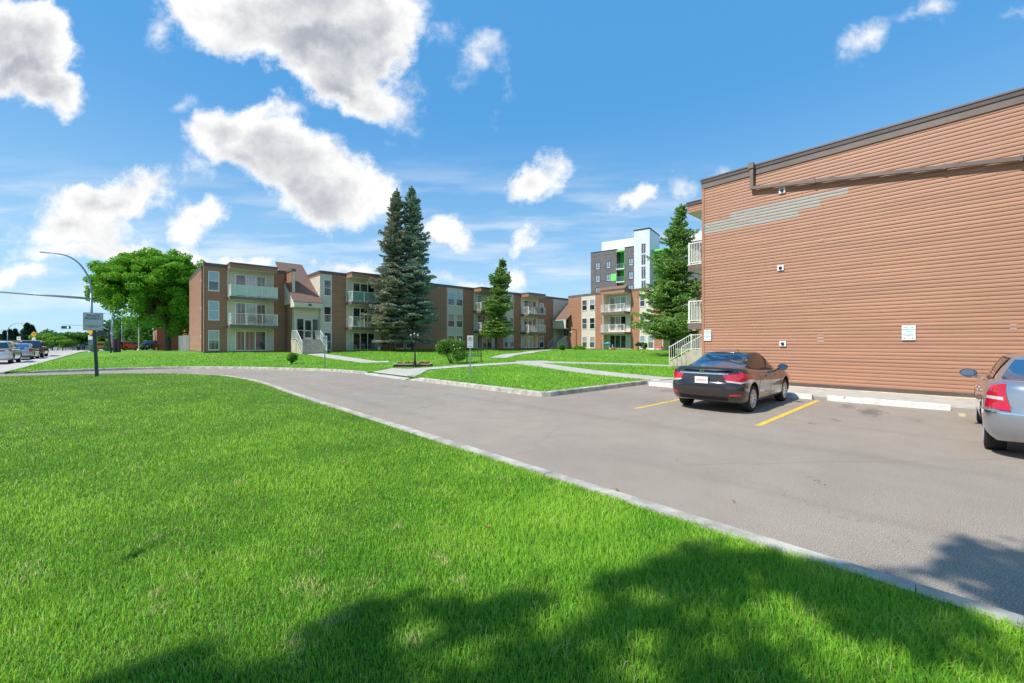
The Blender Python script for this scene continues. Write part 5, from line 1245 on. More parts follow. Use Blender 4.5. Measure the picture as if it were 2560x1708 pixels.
# wheel stops
def wstop(y0, y1, x, label):
    t = tag(MB().build('wheel_stop', M_stopw), label, 'wheel stop', 'white concrete wheel stops along the bays')
    me = MB(); L = y1-y0; pr = [(-.12, 0), (-.085, .13), (-.06, .145), (.06, .145), (.085, .13), (.12, 0)]; vs = []
    N = 10; g = random.Random(int(y0*10))
    for i in range(N+1):
        e = .03 if i in (0, N) else 0; j = g.uniform(-.004, .004)
        for (a, b) in pr: vs.append((a*(1-e)+j, y0+L*i/N, max(0, b*(1-e*1.5)+j)))
    fs = [(i*6+k, i*6+k+1, (i+1)*6+k+1, (i+1)*6+k) for i in range(N) for k in range(5)]+[(0, 1, 2, 3, 4, 5), tuple(N*6+k for k in range(5, -1, -1))]
    me.add([(x+a, b, c) for a, b, c in vs], fs); m2 = me.build('tmp', M_stopw); old = t.data; t.data = m2.data; bpy.data.objects.remove(m2); bpy.data.meshes.remove(old); t.data.name = 'wheel_stop'
    t.modifiers.clear(); t.location = (0, 0, 0); t.rotation_euler = (0, 0, 0); clean(t.data); t.data.polygons.foreach_set('use_smooth', [False]*len(t.data.polygons))
wstop(.06, 2.46, 14.62, 'white wheel stop of the empty bay between the two cars')
wstop(2.82, 5.22, 14.62, 'white wheel stop in front of the dark brown sedan')
wstop(5.55, 7.95, 14.62, 'white wheel stop left of the brown sedan by the island kerb')
wstop(-2.9, -.5, 14.62, 'white wheel stop in front of the silver sedan at the right edge')
# three-lantern lamp
z_ = zl(12.5, 22.1); t = thing('garden_lamp', 'black lamp post with three lanterns in front of the flower box', 'lamp', (12.5, 22.1, z_))
m = MB(); m.lathe([(.13, 0), (.13, .05), (.09, .09), (.075, .35), (.085, .38), (.05, .42), (.042, 1.0), (.05, 1.02), (.036, 1.05), (.034, 1.62), (.05, 1.64), (.02, 1.75)], 12); m.build('post', M_black, t, smooth=False, local=True)
G_lant = pm('lantern_glass', (.22, .23, .19), .15, spec=.6)
for k in range(3):
    a = R(90+120*k+47-90) if k else 0; hx, hy, hz = (0, 0, 1.78) if k == 0 else (.21*RT[0]*(1 if k == 1 else -1), .21*RT[1]*(1 if k == 1 else -1), 1.70)
    if k: m = MB(); m.tube([(0, 0, 1.55), (hx*.5, hy*.5, 1.50), (hx, hy, 1.60), (hx, hy, hz)], .014, 6); m.build('arm', M_black, t, local=True)
    m = MB(); m.lathe([(.045, hz), (.09, hz+.20), (.045, hz)], 6, c=(hx, hy, 0)); m.lathe([(.045, hz), (.088, hz+.20)], 6, c=(hx, hy, 0)); ln = m.build('lantern', G_lant, t, local=True)
    m = MB(); m.lathe([(.105, hz+.20), (.10, hz+.215), (.05, hz+.30), (.015, hz+.33), (.015, hz+.37), (0, hz+.39)], 6, c=(hx, hy, 0)); m.lathe([(.055, hz-.015), (.05, hz), (0, hz)], 6, c=(hx, hy, 0))
    for q in range(6):
        b_ = 2*math.pi*q/6; m.tube([(hx+.047*math.cos(b_), hy+.047*math.sin(b_), hz), (hx+.093*math.cos(b_), hy+.093*math.sin(b_), hz+.2)], .006, 4)
    m.build('lantern_frame', M_black, ln, local=True)
# flower box
M_box = pm('weathered_brown_timber', (.12, .06, .045), .8, var=.25, vscale=5); M_cap = pm('pale_timber_cap', (.62, .54, .42), .8, var=.15, vscale=5); M_soil = pm('soil', (.05, .035, .025), .95, var=.3, vscale=12)
zb_ = zl(12.8, 22.8)-.02; th_ = math.atan2(RT[1], RT[0]); t = thing('flower_box', 'low brown timber planter with pale rim behind the lamp post', 'planter', (12.75, 22.75, zb_), th_)
m = MB(); 
for (a, b, c, d) in ((-1.1, 1.1, -.45, -.40), (-1.1, 1.1, .40, .45), (-1.1, -1.05, -.4, .4), (1.05, 1.1, -.4, .4)): m.box(a, b, c, d, -.05, .17)
m.build('side_boards', M_box, t, local=True)
m = MB()
for (a, b, c, d) in ((-1.15, 1.15, -.50, -.38), (-1.15, 1.15, .38, .50), (-1.15, -1.03, -.38, .38), (1.03, 1.15, -.38, .38)): m.box(a, b, c, d, .172, .205)
m.build('rim', M_cap, t, local=True); MB().box(-1.04, 1.04, -.39, .39, 0, .12).build('soil', M_soil, t, local=True)
fcol = [pm('red_petals', (.60, .03, .02), .6), pm('orange_petals', (.75, .16, .03), .6), pm('pale_petals', (.80, .74, .60), .6), pm('pink_petals', (.65, .15, .16), .6), pm('yellow_petals', (.75, .62, .10), .6)]
M_fl = foliage('flower_leaves', (.05, .16, .02), (.12, .26, .04), transl=.3)
g = random.Random(5)
def to_w(lx, ly): return (12.75+math.cos(th_)*lx-math.sin(th_)*ly, 22.75+math.sin(th_)*lx+math.cos(th_)*ly)
def quadcloud(mb, c, r, n, sz, g, mi=0, flat=1.0):
    for _ in range(n):
        a, b = g.uniform(0, 6.283), math.acos(g.uniform(-.2, 1)); rr = r*g.uniform(.5, 1)
        p = Vector((c[0]+rr*math.cos(a)*math.sin(b), c[1]+rr*math.sin(a)*math.sin(b), c[2]+rr*math.cos(b)*flat))
        u = Vector((g.gauss(0, 1), g.gauss(0, 1), g.gauss(0, .6))).normalized(); v = u.cross(Vector((g.gauss(0, 1), g.gauss(0, 1), g.gauss(0, 1)))).normalized()
        mb.poly([p-u*sz-v*sz*.5, p+u*sz-v*sz*.5, p+u*sz+v*sz*.5, p-u*sz+v*sz*.5], mi)
cn = ['pale', 'orange', 'yellow', 'pale', 'orange', 'yellow', 'red', 'pale', 'pink', 'red', 'orange', 'red']; cd_ = {'red': 0, 'orange': 1, 'pale': 2, 'pink': 3, 'yellow': 4}
for i, cnm in enumerate(cn):
    lx = -.95+i*.172; wx, wy = to_w(lx, g.uniform(-.2, .15))
    m = MB(); quadcloud(m, (0, 0, .05), .15, 60, .035, g); p_ = m.build('flowering_plant', M_fl, None); at = p_.data.attributes.new('tint', 'FLOAT', 'POINT'); at.data.foreach_set('value', [g.random()*.8 for _ in p_.data.vertices])
    p_.location = (wx, wy, zb_+.12)
    ordn = ['first', 'second', 'third', 'fourth', 'fifth', 'sixth', 'seventh', 'eighth', 'ninth', 'tenth', 'eleventh', 'twelfth'][i]
    tag(p_, f'{cnm} bedding plant, {ordn} from the left in the timber planter', 'flower', 'bedding plants in the timber planter')
    m = MB(); quadcloud(m, (0, 0, .10), .14, 34, .028, g); b_ = m.build('blossoms', fcol[cd_[cnm]], p_, local=True)
# bench behind the rose bush
z_ = zl(17.3, 22.4); t = thing('garden_bench', 'dark metal bench half hidden behind the rose bush', 'bench', (16.95, 22.05, z_), R(-30))
m = MB(); m.box(-.5, .5, -.22, .22, .40, .44); m.build('seat', M_black, t, local=True)
m = MB()
for k in range(9): m.box(-.5+k*.12, -.47+k*.12, .20, .22, .46, .88)
m.box(-.52, .52, .19, .23, .86, .92); m.build('backrest', M_black, t, local=True)
for x in (-.48, .48):
    m = MB(); m.tube([(x, -.2, 0), (x, -.2, .62), (x, .2, .66)], .02, 6); m.tube([(x, .2, 0), (x, .22, .9)], .02, 6); m.build('leg', M_black, t, local=True)
# ---------------- things on the balconies and patios
M_wick = pm('tan_wicker', (.36, .20, .08), .8, var=.3, vscale=30); M_seat = pm('orange_cushion', (.50, .22, .05), .8)
def round_chair(loc, rz, label, cush, grp=None, m_=None):
    t = thing('patio_chair', label, 'chair', loc, rz, grp); m_ = m_ or M_wick
    m = MB(); m.lathe([(.30, .40), (.32, .44), (.30, .46), (0, .46)], 16); m.build('seat', cush, t, local=True)
    m = MB(); N = 16
    for k in range(N+1):
        a = math.pi*k/N; m.tube([(.30*math.cos(a), .25+.04, .46), (.36*math.cos(a), .32, .46+.50*math.sin(a))], .012, 5) if 0 < k < N else None
    m.tube([(.34*math.cos(math.pi*k/12), .32, .46+.50*math.sin(math.pi*k/12)) for k in range(13)], .022, 6); m.build('backrest', m_, t, local=True)
    for (x, y) in ((.22, .2), (-.22, .2), (.22, -.2), (-.22, -.2)): q = MB(); q.tube([(x*1.2, y*1.2, 0), (x, y, .42)], .016, 5); q.build('leg', m_, t, local=True)
    return t
ZB = FL[1]+.035
round_chair((8.75, 47.45, ZB), R(0), 'tan wicker chair on the left middle balcony, left one of two', M_wick, 'wicker chairs on the left middle balcony')
round_chair((9.75, 47.5, ZB), R(8), 'wicker chair with orange cushion on the left middle balcony, right one', M_seat, 'wicker chairs on the left middle balcony')
# potted plants, on balcony of the right wing
M_pot = pm('blue_pot', (.10, .22, .34), .4); M_pot2 = pm('pale_blue_bin', (.30, .46, .50), .5); M_leafb = foliage('pot_leaves', (.06, .25, .02), (.18, .42, .06), transl=.3)
def pot_plant(loc, label, r=.22, h=.3, pot=M_pot, n=120, leaf=None, sz=.06):
    t = thing('potted_plant', label, 'plant', loc); m = MB(); m.lathe([(r*.7, 0), (r, h), (r*.9, h), (r*.85, h*.9), (0, h*.9)], 14); m.build('pot', pot, t, local=True)
    m = MB(); g = random.Random(int(loc[0]*100)); quadcloud(m, (0, 0, h+.02), r*1.4, n, sz, g, flat=1.2); o = m.build('leaves', leaf or M_leafb, t, local=True)
    at = o.data.attributes.new('tint', 'FLOAT', 'POINT'); at.data.foreach_set('value', [g.random()*.85 for _ in o.data.vertices]); return t
pot_plant((18.3, 44.05, ZB-.03), 'bright green plant in a blue pot on the middle balcony')
bn = thing('storage_bin', 'pale blue bin at the right end of the middle balcony', 'bin', (20.75, 44.1, ZB-.03)); m = MB(); m.box(-.25, .25, -.2, .2, 0, .55); m.build('body', M_pot2, bn, local=True, bevel=.03); m = MB(); m.box(-.27, .27, -.22, .22, .551, .60); m.build('lid', M_pot2, bn, local=True, bevel=.02)
# barbecue, propane tank, patio table and chairs before the ground floor door
zp = zl(20.8, 44.4); t = thing('barbecue', 'black gas barbecue with its lid closed at the patio wall', 'barbecue', (21.0, 44.3, zp), 0)
m = MB()
for i in range(9):
    a = math.pi*i/8
m.add([(sx*.35, .26*math.cos(math.pi*i/8), .92+.22*math.sin(math.pi*i/8)) for sx in (-1, 1) for i in range(9)], [(i, i+1, 10+i, 9+i) for i in range(8)]+[tuple(range(9)), tuple(range(17, 8, -1))]); m.build('lid', M_black, t, local=True)
m = MB(); m.box(-.36, .36, -.27, .27, .74, .915); m.build('firebox', M_black, t, local=True)
for s_ in (-1, 1): m = MB(); m.box(s_*.37, s_*.62, -.22, .22, .86, .90); m.build('side_shelf', M_black, t, local=True)
for (x, y) in ((-.3, -.2), (.3, -.2), (-.3, .2), (.3, .2)): m = MB(); m.box(x-.02, x+.02, y-.02, y+.02, 0, .74); m.build('leg', M_steel, t, local=True)
t = thing('gas_cylinder', 'small white propane cylinder left of the barbecue', 'gas cylinder', (20.35, 43.9, zp)); m = MB(); m.lathe([(0, 0), (.13, .0), (.155, .06), (.155, .30), (.12, .38), (.03, .41), (.03, .44), (0, .44)], 16); m.build('tank', M_signw, t, smooth=True, local=True); m = MB(); m.lathe([(.08, .40), (.085, .50), (.075, .50), (.07, .40)], 12); m.build('collar', M_signw, t, local=True)
M_tb = pm('teal_metal', (.05, .16, .18), .5)
t = thing('patio_table', 'small teal metal table outside the ground floor patio door', 'table', (18.95, 43.9, zp)); m = MB(); m.box(-.55, .55, -.3, .3, .70, .73); m.build('table_top', M_tb, t, local=True)
for (x, y) in ((-.45, -.25), (.45, -.25), (-.45, .25), (.45, .25)): m = MB(); m.box(x-.02, x+.02, y-.02, y+.02, 0, .70); m.build('leg', M_tb, t, local=True)
def plain_chair(loc, rz, label, m_, grp=None):
    t = thing('patio_chair', label, 'chair', loc, rz, grp); MB().box(-.24, .24, -.24, .24, .40, .44).build('seat', m_, t, local=True)
    m = MB()
    for k in range(5): m.box(-.22+k*.10, -.18+k*.10, .21, .24, .44, .88)
    m.box(-.25, .25, .205, .245, .86, .92); m.build('backrest', m_, t, local=True)
    for (x, y) in ((-.22, -.22), (.22, -.22), (-.22, .22), (.22, .22)): m = MB(); m.box(x-.018, x+.018, y-.018, y+.018, 0, .40); m.build('leg', m_, t, local=True)
    for s_ in (-1, 1): m = MB(); m.box(s_*.25-.02, s_*.25+.02, -.22, .22, .62, .65); m.build('armrest', m_, t, local=True)
    return t
plain_chair((17.4, 43.9, zp), R(20), 'pale grey plastic chair left of the teal patio table', pm('grey_plastic', (.45, .47, .46), .5))
plain_chair((20.0, 44.7, zp), R(-10), 'blue patio chair right of the teal patio table', pm('blue_plastic', (.08, .18, .26), .5))
zq = zl(36.2, 44.0); plain_chair((36.0, 44.2, zq), 0, 'dark chair on the patio behind the short spruce, left one', M_black, 'dark patio chairs behind the short spruce'); plain_chair((37.0, 44.3, zq), R(15), 'dark chair on the patio behind the short spruce, right one', M_black, 'dark patio chairs behind the short spruce')
round_chair((45.3, 44.5, FL[1]-.08), 0, 'round cream wicker chair on the middle balcony by the corner entrance', M_rail, m_=M_rail)
round_chair((44.9, 44.5, FL[2]-.05), 0, 'cream wicker chair on the top balcony by the corner entrance', M_rail, m_=M_rail)
M_clth = pm('printed_cloth', (.50, .42, .36), .8, col2=(.42, .16, .12), vscale=8); M_clb = pm('dark_cloth', (.10, .12, .17), .8)
for (x, w_, mm, lab, rr) in ((45.9, .8, M_clth, 'patterned towel hung over the top corner balcony rail', 0), (46.8, .45, M_clb, 'dark blanket hung over the top corner balcony rail', 0)):
    m = MB(); m.box(x-w_/2, x+w_/2, 43.66, 43.675, 6.3, 7.1); m.box(x-w_/2, x+w_/2, 43.52, 43.535, 6.25, 7.1); m.box(x-w_/2, x+w_/2, 43.52, 43.675, 7.101, 7.115); o = m.build('hanging_cloth', mm); tag(o, lab, 'cloth')
plain_chair((50.9, 34.4, 6.10), R(90), 'red and white garden chair on the top balcony of the far block', pm('red_white_weave', (.60, .22, .22), .7, col2=(.75, .68, .62), vscale=14))
o = MB(); o.lathe([(0, 0), (.16, .02), (.19, .12), (.15, .28), (0, .3)], 12); q = o.build('orange_basket', pm('orange_wicker', (.62, .28, .05), .7)); q.location = (50.55, 31.6, 6.10); tag(q, 'small orange basket at the right end of the top balcony', 'basket')
plain_chair((50.8, 32.6, 3.2), R(80), 'white garden chair on the middle balcony of the far block', M_signw)
# blue parasol table and toys on the far patio
zq = zl(49.6, 33.5); t = thing('parasol_table', 'small round table under a turquoise parasol on the far patio', 'table', (49.6, 33.5, zq))
m = MB(); m.cyl((0, 0), .015, 0, 1.12, 8); m.build('pole', M_white, t, local=True)
m = MB(); m.lathe([(.52, .92), (.35, 1.02), (.15, 1.10), (0, 1.13)], 10); m.lathe([(.52, .90), (.35, 1.0), (0, 1.10)], 10); m.build('canopy', pm('turquoise_fabric', (.02, .42, .55), .6), t, local=True)
m = MB(); m.cyl((0, 0), .38, .50, .53, 16); m.build('table_top', M_pot2, t, local=True)
for k in range(3): a = 2.1*k; m = MB(); m.tube([(.05*math.cos(a), .05*math.sin(a), .5), (.3*math.cos(a), .3*math.sin(a), 0)], .014, 5); m.build('leg', M_pot2, t, local=True)
plain_chair((49.7, 34.4, zq), R(40), 'dark folding chair left of the turquoise parasol', M_clb)
plain_chair((49.9, 32.0, zq), R(-60), 'dark armchair right of the turquoise parasol by the pink toy', M_black)
t = thing('toy_ride_on', 'pink and white ride-on toy beside the turquoise parasol', 'toy', (49.8, 32.7, zq)); m = MB(); m.box(-.12, .12, -.25, .25, .12, .35); m.build('body', pm('pink_plastic', (.65, .10, .16), .4), t, local=True, bevel=.05); m = MB(); m.box(-.1, .1, .1, .16, .35, .75); m.build('windshield', M_signw, t, local=True, bevel=.02)
for (x, y) in ((-.14, -.18), (.14, -.18), (-.14, .18), (.14, .18)): m = MB(); m.lathe([(.09, -.02), (.09, .02), (0, .02)], 12, 'y'); m.v = [(b, a, c) for a, b, c in m.v]; q = m.build('wheel', M_black, t, local=True); q.location = (x, y, .09)
t = thing('toy_wagon', 'pink and white toy cart by the far patio, right of the cream window strip', 'toy', (50.4, 26.2, zl(50.4, 26.2))); m = MB(); m.box(-.25, .25, -.45, .45, .2, .48); m.build('tub', pm('pink_plastic', (.65, .10, .16), .4), t, local=True, bevel=.06); m = MB(); m.box(-.27, .27, -.47, .47, .08, .2); m.build('tray', M_signw, t, local=True, bevel=.03)
for (x, y) in ((-.28, -.3), (.28, -.3), (-.28, .3), (.28, .3)): m = MB(); m.lathe([(.1, -.02), (.1, .02), (0, .02)], 12, 'y'); m.v = [(b, a, c) for a, b, c in m.v]; q = m.build('wheel', M_black, t, local=True); q.location = (x, y, .1)
t = thing('toy_wagon', 'white plastic planter trough under the cream window strip', 'planter', (50.6, 27.3, zl(50.6, 27.3))); m = MB(); m.box(-.15, .15, -.4, .4, 0, .25); m.build('trough', M_signw, t, local=True, bevel=.02); t.name = 'planter_trough'
# ---------------- black gateway sign on the lawn, left
def at_t(px, tt, z): a = (px-1280)/1025; return (tt*(FW[0]+a*RT[0]), tt*(FW[1]+a*RT[1]), z)
gx_, gy_, _ = (-1.55, 58.4, 0); zg_ = zl(gx_, gy_)
t = thing('gateway_sign', 'black metal frame with arched top panel and two square posts on the lawn', 'sign', (-1.1, 58.5, zl(-1.1, 58.5)), th_)
m = MB(); m.tube([(-.62, 0, -.6), (-.78, 0, 1.0), (-.92, 0, 2.35)], .075, 6); m.build('leaning_leg', M_black, t, local=True)
m = MB(); m.obox((-1.75, 0, 1.75), (2.2, .10, .09), (0, R(-2.5), 0)); m.build('cross_bar', M_black, t, local=True)
m = MB(); N = 12; vs = [(-1.72+.60*math.cos(math.pi*k/N), y, 1.78+.42*math.sin(math.pi*k/N)) for y in (-.03, .03) for k in range(N+1)]; n1_ = N+1
m.add(vs, [tuple(range(N, -1, -1)), tuple(range(n1_, 2*n1_))]+[(k, k+1, n1_+k+1, n1_+k) for k in range(N)]+[(N, 0, n1_, 2*n1_-1)]); m.build('arched_panel', M_black, t, local=True)
m = MB(); m.box(-.36, -.10, -.1, .1, -.5, 1.35); m.build('post', M_black, t, local=True); m = MB(); m.box(.08, .25, -.1, .1, -.5, 1.85); m.build('post', M_black, t, local=True)
# green utility cabinet, white pole, fence, litter
x_, y_, _ = at_t(279, 62, 0); tag(MB().box(-.75, .75, -.45, .45, -.3, .62).build('utility_box', pm('green_cabinet', (.02, .14, .10), .5, var=.08), bevel=.03), 'low dark green utility cabinet behind the arched sign', 'utility box').location = (x_, y_, zl(x_, y_))
x_, y_, _ = at_t(347, 66, 0); t = thing('flag_pole', 'slim white pole between the red SUV and the pickup', 'pole', (x_, y_, zl(x_, y_)-.1)); m = MB(); m.tube([(0, 0, 0), (0, 0, 7.2)], [.07, .045], 8); m.build('shaft', M_white, t, local=True); m = MB(); m.lathe([(.26, 0), (.22, .25), (.09, .38)], 12); m.build('base', M_stopw, t, local=True); m = MB(); m.lathe([(0, 7.2), (.08, 7.28), (0, 7.36)], 8); m.build('finial', M_white, t, local=True)
M_fence = pm('weathered_grey_boards', (.34, .37, .37), .8, var=.15, vscale=6)
t = thing('board_fence', 'short weathered grey board fence at the far corner of the brown block', 'fence', (4.6, 62.5, .5)); g = random.Random(2)
for k in range(2): m = MB(); m.box(4.95-k*.85-.05, 4.95-k*.85+.05, 61.95+k*.9, 62.05+k*.9, .3, 2.75-.2*k); m.build('post', M_fence, t)
m = MB()
for k in range(10):
    f_ = k/9; x0, y0 = 4.92-.82*f_, 61.9+.95*f_; m.obox((x0, y0, 1.45), (.095, .022, 2.15+g.uniform(-.02, .02)-.12*f_), (0, 0, R(132)))
m.build('boards', M_fence, t)
# ---------------- street lamps, signals and road signs
def street_lamp(label, base, h, arm, rz, r=.12, mat=None, name='street_lamp', rise=2.2, arm_r=.05, group=None):
    t = thing(name, label, 'street lamp', base, rz, group); mat = mat or M_pole
    m = MB(); m.tube([(0, 0, -.3), (0, 0, h-rise)], [r, r*.62], 12); m.lathe([(r*1.7, -.2), (r*1.7, .12), (r*1.2, .2)], 12); m.build('pole', mat, t, smooth=True, local=True)
    pts = []
    for k in range(13):
        a = math.pi/2*k/12; pts.append((-arm*.78*(1-math.cos(a)), 0, h-rise+rise*math.sin(a)))
    pts.append((-arm, 0, h+.06)); m = MB(); m.tube(pts, [r*.6]+[r*.6+(arm_r-r*.6)*k/12 for k in range(1, 13)]+[arm_r*.8], 10); m.build('arm', mat, t, smooth=True, local=True)
    m = MB(); m.obox((-arm-.38, 0, h+.03), (.85, .26, .10), (0, R(2), 0)); hd = m.build('lamp_head', M_steel, t, local=True, bevel=.03)
    m = MB(); m.box(-arm-.75, -arm-.05, -.1, .1, h-.035, h-.022); m.build('lamp_glass', M_signg, hd, local=True)
    return t
x_, y_, _ = at_t(228, 52, 0); SLz = zl(x_, y_)-.05
sl = street_lamp('tall grey blue street lamp with a long signal arm behind the property sign', (x_, y_, SLz), 12.15, 3.6, R(-6), r=.20, rise=4.6, arm_r=.07)
m = MB(); m.tube([(0, 0, 6.85), (-8.5, 0, 7.35)], [.15, .12], 10); a_ = m.build('signal_arm', M_pole, sl, smooth=True, local=True); a_.rotation_euler = (0, 0, R(-16))
m = MB(); m.box(-.26, .26, -.26, .26, 1.0, 2.2); m.build('control_box', M_pole, sl, local=True)
def diamond(par, x, y, z, s_, m_): q = MB(); q.add([(x, y, z-s_), (x+s_, y, z), (x, y, z+s_), (x-s_, y, z), (x, y+.02, z-s_), (x+s_, y+.02, z), (x, y+.02, z+s_), (x-s_, y+.02, z)], [(0, 1, 2, 3), (7, 6, 5, 4), (0, 4, 5, 1), (1, 5, 6, 2), (2, 6, 7, 3), (3, 7, 4, 0)]); return q.build('sign_panel', m_, par, local=True)
M_yso = pm('warning_yellow', (.75, .38, .02), .5)
x2, y2, _ = at_t(228, 51.4, 0); t = thing('warning_sign', 'yellow diamond warning sign low on the tall lamp pole', 'sign', (x2, y2, SLz), R(-47)); diamond(t, 0, -.1, 2.75, .52, M_yso); m = MB(); m.obox((0, -.115, 2.95), (.30, .01, .07)); m.build('symbol', M_ink, t, local=True)
t = thing('small_no_stopping_sign', 'small white sign with red ring below the yellow diamond', 'sign', (x2, y2, SLz), R(-47)); m = MB(); m.box(-.28, .28, -.12, -.105, 1.66, 2.2); m.build('sign_panel', M_signw, t, local=True); m = MB(); vs = [(r_*math.cos(2*math.pi*k/20), -.122, 1.95+r_*math.sin(2*math.pi*k/20)) for r_ in (.19, .15) for k in range(20)]; m.add(vs, [(k, (k+1) % 20, 20+(k+1) % 20, 20+k) for k in range(20)]); m.build('prohibition_ring', M_red, t, local=True)
x_, y_, _ = at_t(243, 58, 0); t = thing('hydrant', 'small orange hydrant at the foot of the tall lamp pole', 'hydrant', (x_, y_, zl(x_, y_)-.15)); m = MB(); m.lathe([(.2, 0), (.2, .06), (.13, .08), (.13, .62), (.17, .64), (.12, .78), (0, .84)], 12); m.build('body', pm('orange_paint', (.60, .20, .03), .5), t, local=True); m = MB(); m.tube([(-.2, 0, .48), (.2, 0, .48)], .06, 8); m.build('nozzle', pm('orange_paint', (.60, .20, .03), .5), t, local=True)
# signal across the junction
x_, y_, _ = at_t(279, 92, 0); zz_ = zs(y_); sg = thing('traffic_signal', 'horizontal traffic light with green lit on a long mast arm', 'traffic light', (x_, y_, zz_), th_)
m = MB(); m.tube([(0, 0, -.3), (0, 0, 9.5)], [.18, .10], 10); m.build('pole', M_pole, sg, smooth=True, local=True)
m = MB(); m.tube([(0, 0, 4.3), (-2.0, 0, 5.2), (-5, 0, 5.55), (-11.4, 0, 5.75)], [.10, .09, .07, .045], 8); m.build('mast_arm', M_pole, sg, smooth=True, local=True)
m = MB(); m.box(-11.2, -9.35, -.14, .14, 4.85, 5.45); m.build('signal_head', M_black, sg, local=True)
M_green = bpy.data.materials.new('green_signal_light'); M_green.use_nodes = True; b = M_green.node_tree.nodes['Principled BSDF']; b.inputs['Base Color'].default_value = (.1, .8, .6, 1); b.inputs['Emission Color'].default_value = (.25, 1, .75, 1); b.inputs['Emission Strength'].default_value = 1.6
for k, mm in enumerate((pm('red_lens', (.10, .01, .01), .4), pm('amber_lens', (.12, .04, .01), .4), M_green)):
    q = MB(); q.lathe([(.20, 0), (0, -.0)], 14, 'y'); q.v = [(a-10.9+k*.60, -.15, c+5.15) for a, _, c in q.v]; q.build('lens', mm, sg, local=True)
m = MB(); m.box(-.35, .35, -.2, .2, 3.3, 4.1); m.build('mast_box', M_pole, sg, local=True)
x_, y_, _ = at_t(304.5, 96, 0); street_lamp('slim pale street lamp right of the arched sign, arm to the left', (x_, y_, zs(y_)), 8.6, 2.4, th_, r=.10, rise=1.8)
x_, y_, _ = at_t(281.5, 118, 0); street_lamp('slim pale street lamp just beyond the traffic light pole', (x_, y_, zs(y_)), 10.6, 2.4, th_, r=.09, rise=1.8)
x_, y_, _ = at_t(18.5, 118, 0); sl2 = street_lamp('far street lamp above the white SUV, arm curving right', (x_, y_, zs(y_)), 8.0, 3.6, th_+math.pi, r=.12, rise=2.4, group='street lamps far down the road')
x_, y_, _ = at_t(-6, 140, 0); street_lamp('far street lamp at the left picture edge, arm curving right', (x_, y_, zs(y_)), 7.2, 2.8, th_+math.pi, r=.10, rise=2, group='street lamps far down the road')
x_, y_, _ = at_t(84, 84, 0); t = thing('road_warning_sign', 'yellow diamond road sign above the maroon SUV', 'sign', (x_, y_, zs(y_)), th_); diamond(t, 0, 0, 3.45, .62, M_yso); m = MB(); m.tube([(0, .05, 0), (0, .05, 3.3)], .05, 6); m.build('post', M_steel, t, local=True); m = MB(); m.obox((0, -.01, 3.5), (.35, .01, .14)); m.build('symbol', M_ink, t, local=True)
t = thing('speed_sign', 'white rectangular speed sign below the yellow diamond road sign', 'sign', (x_, y_, zs(y_)), th_); m = MB(); m.box(-.36, .36, -.01, .01, 1.75, 2.75); pn = m.build('sign_panel', M_signw, t, local=True); text('50', .50, (0, -.013, 2.2), FACE_Y, M_ink, pn, bold=.01)
x_, y_, _ = at_t(46.5, 80, 0); t = thing('turn_sign', 'white sign with black turning arrow above the silver sedan', 'sign', (x_, y_, zs(y_)), th_); m = MB(); m.tube([(0, .05, 0), (0, .05, 2.2)], .045, 6); m.build('post', M_steel, t, local=True); m = MB(); m.box(-.37, .37, -.01, .01, 2.15, 2.85); pn = m.build('sign_panel', M_signw, t, local=True); m = MB(); m.obox((-.08, -.013, 2.55), (.12, .004, .16)); m.obox((.04, -.013, 2.45), (.4, .004, .06), (0, R(-45), 0)); m.obox((.17, -.013, 2.62), (.14, .004, .12)); m.build('arrow', M_ink, pn, local=True)
# ---------------- distant frontage
M_bgb = [pm('far_cream_wall', (.60, .52, .40), .8, var=.1), pm('far_orange_wall', (.52, .30, .18), .8, var=.1), pm('far_white_wall', (.68, .66, .62), .8, var=.08), pm('far_grey_wall', (.42, .42, .42), .8)]
def shop(px, tt, wd, dp, h, mi, label, sign=None, roofm=M_fasc2, name='distant_shop'):
    x, y, _ = at_t(px, tt, 0); t = thing(name, label, 'building', (x, y, zs(y)-.2), th_)
    m = MB(); m.box(-wd/2, wd/2, 0, dp, 0, h); m.build('wall', M_bgb[mi], t, local=True)
    m = MB(); m.box(-wd/2-.2, wd/2+.2, -.2, dp+.2, h, h+.35); m.build('roof', roofm, t, local=True)
    k = max(2, int(wd/3))
    for i in range(k): m = MB(); a = -wd/2+wd*(i+.2)/k; m.box(a, a+wd*.55/k, -.03, 0, .9, 2.4); m.build('window', G_dark, t, local=True)
    if sign: m = MB(); m.box(-wd*.42, wd*.42, -.25, -.05, h-1.1, h-.1); m.build('shop_sign', sign, t, local=True)
shop(60, 240, 26, 10, 4.4, 3, 'low grey building beyond the parked cars'); shop(5, 170, 24, 12, 4.0, 1, 'low reddish roofed building behind the white SUV'); shop(-260, 190, 40, 14, 6.5, 2, 'pale long building left of the white SUV'); shop(130, 235, 16, 10, 4.2, 2, 'white low building behind the green tree row'); shop(168, 245, 15, 10, 4.4, 0, 'cream low building behind the tree row, second from left')
shop(200, 238, 14, 10, 4.8, 1, 'orange low building left of the tall lamp pole'); shop(238, 230, 10, 10, 5.0, 0, 'cream low building right of the tall lamp pole')
shop(264, 215, 11, 10, 5.8, 0, 'cream restaurant with a long red sign above the school bus', sign=pm('faded_red_sign', (.50, .08, .09), .6, var=.3, vscale=2))
x_, y_, _ = at_t(175, 150, 0); t = thing('chain_link_fence', 'long grey fence in front of the distant low buildings', 'fence', (x_, y_, zs(y_)), th_)
M_link = pm('grey_mesh', (.28, .30, .32), .7, var=.2, vscale=2)
m = MB(); m.box(-9.5, 9.5, -.02, .02, .15, 1.9); m.build('mesh_panel', M_link, t, local=True)
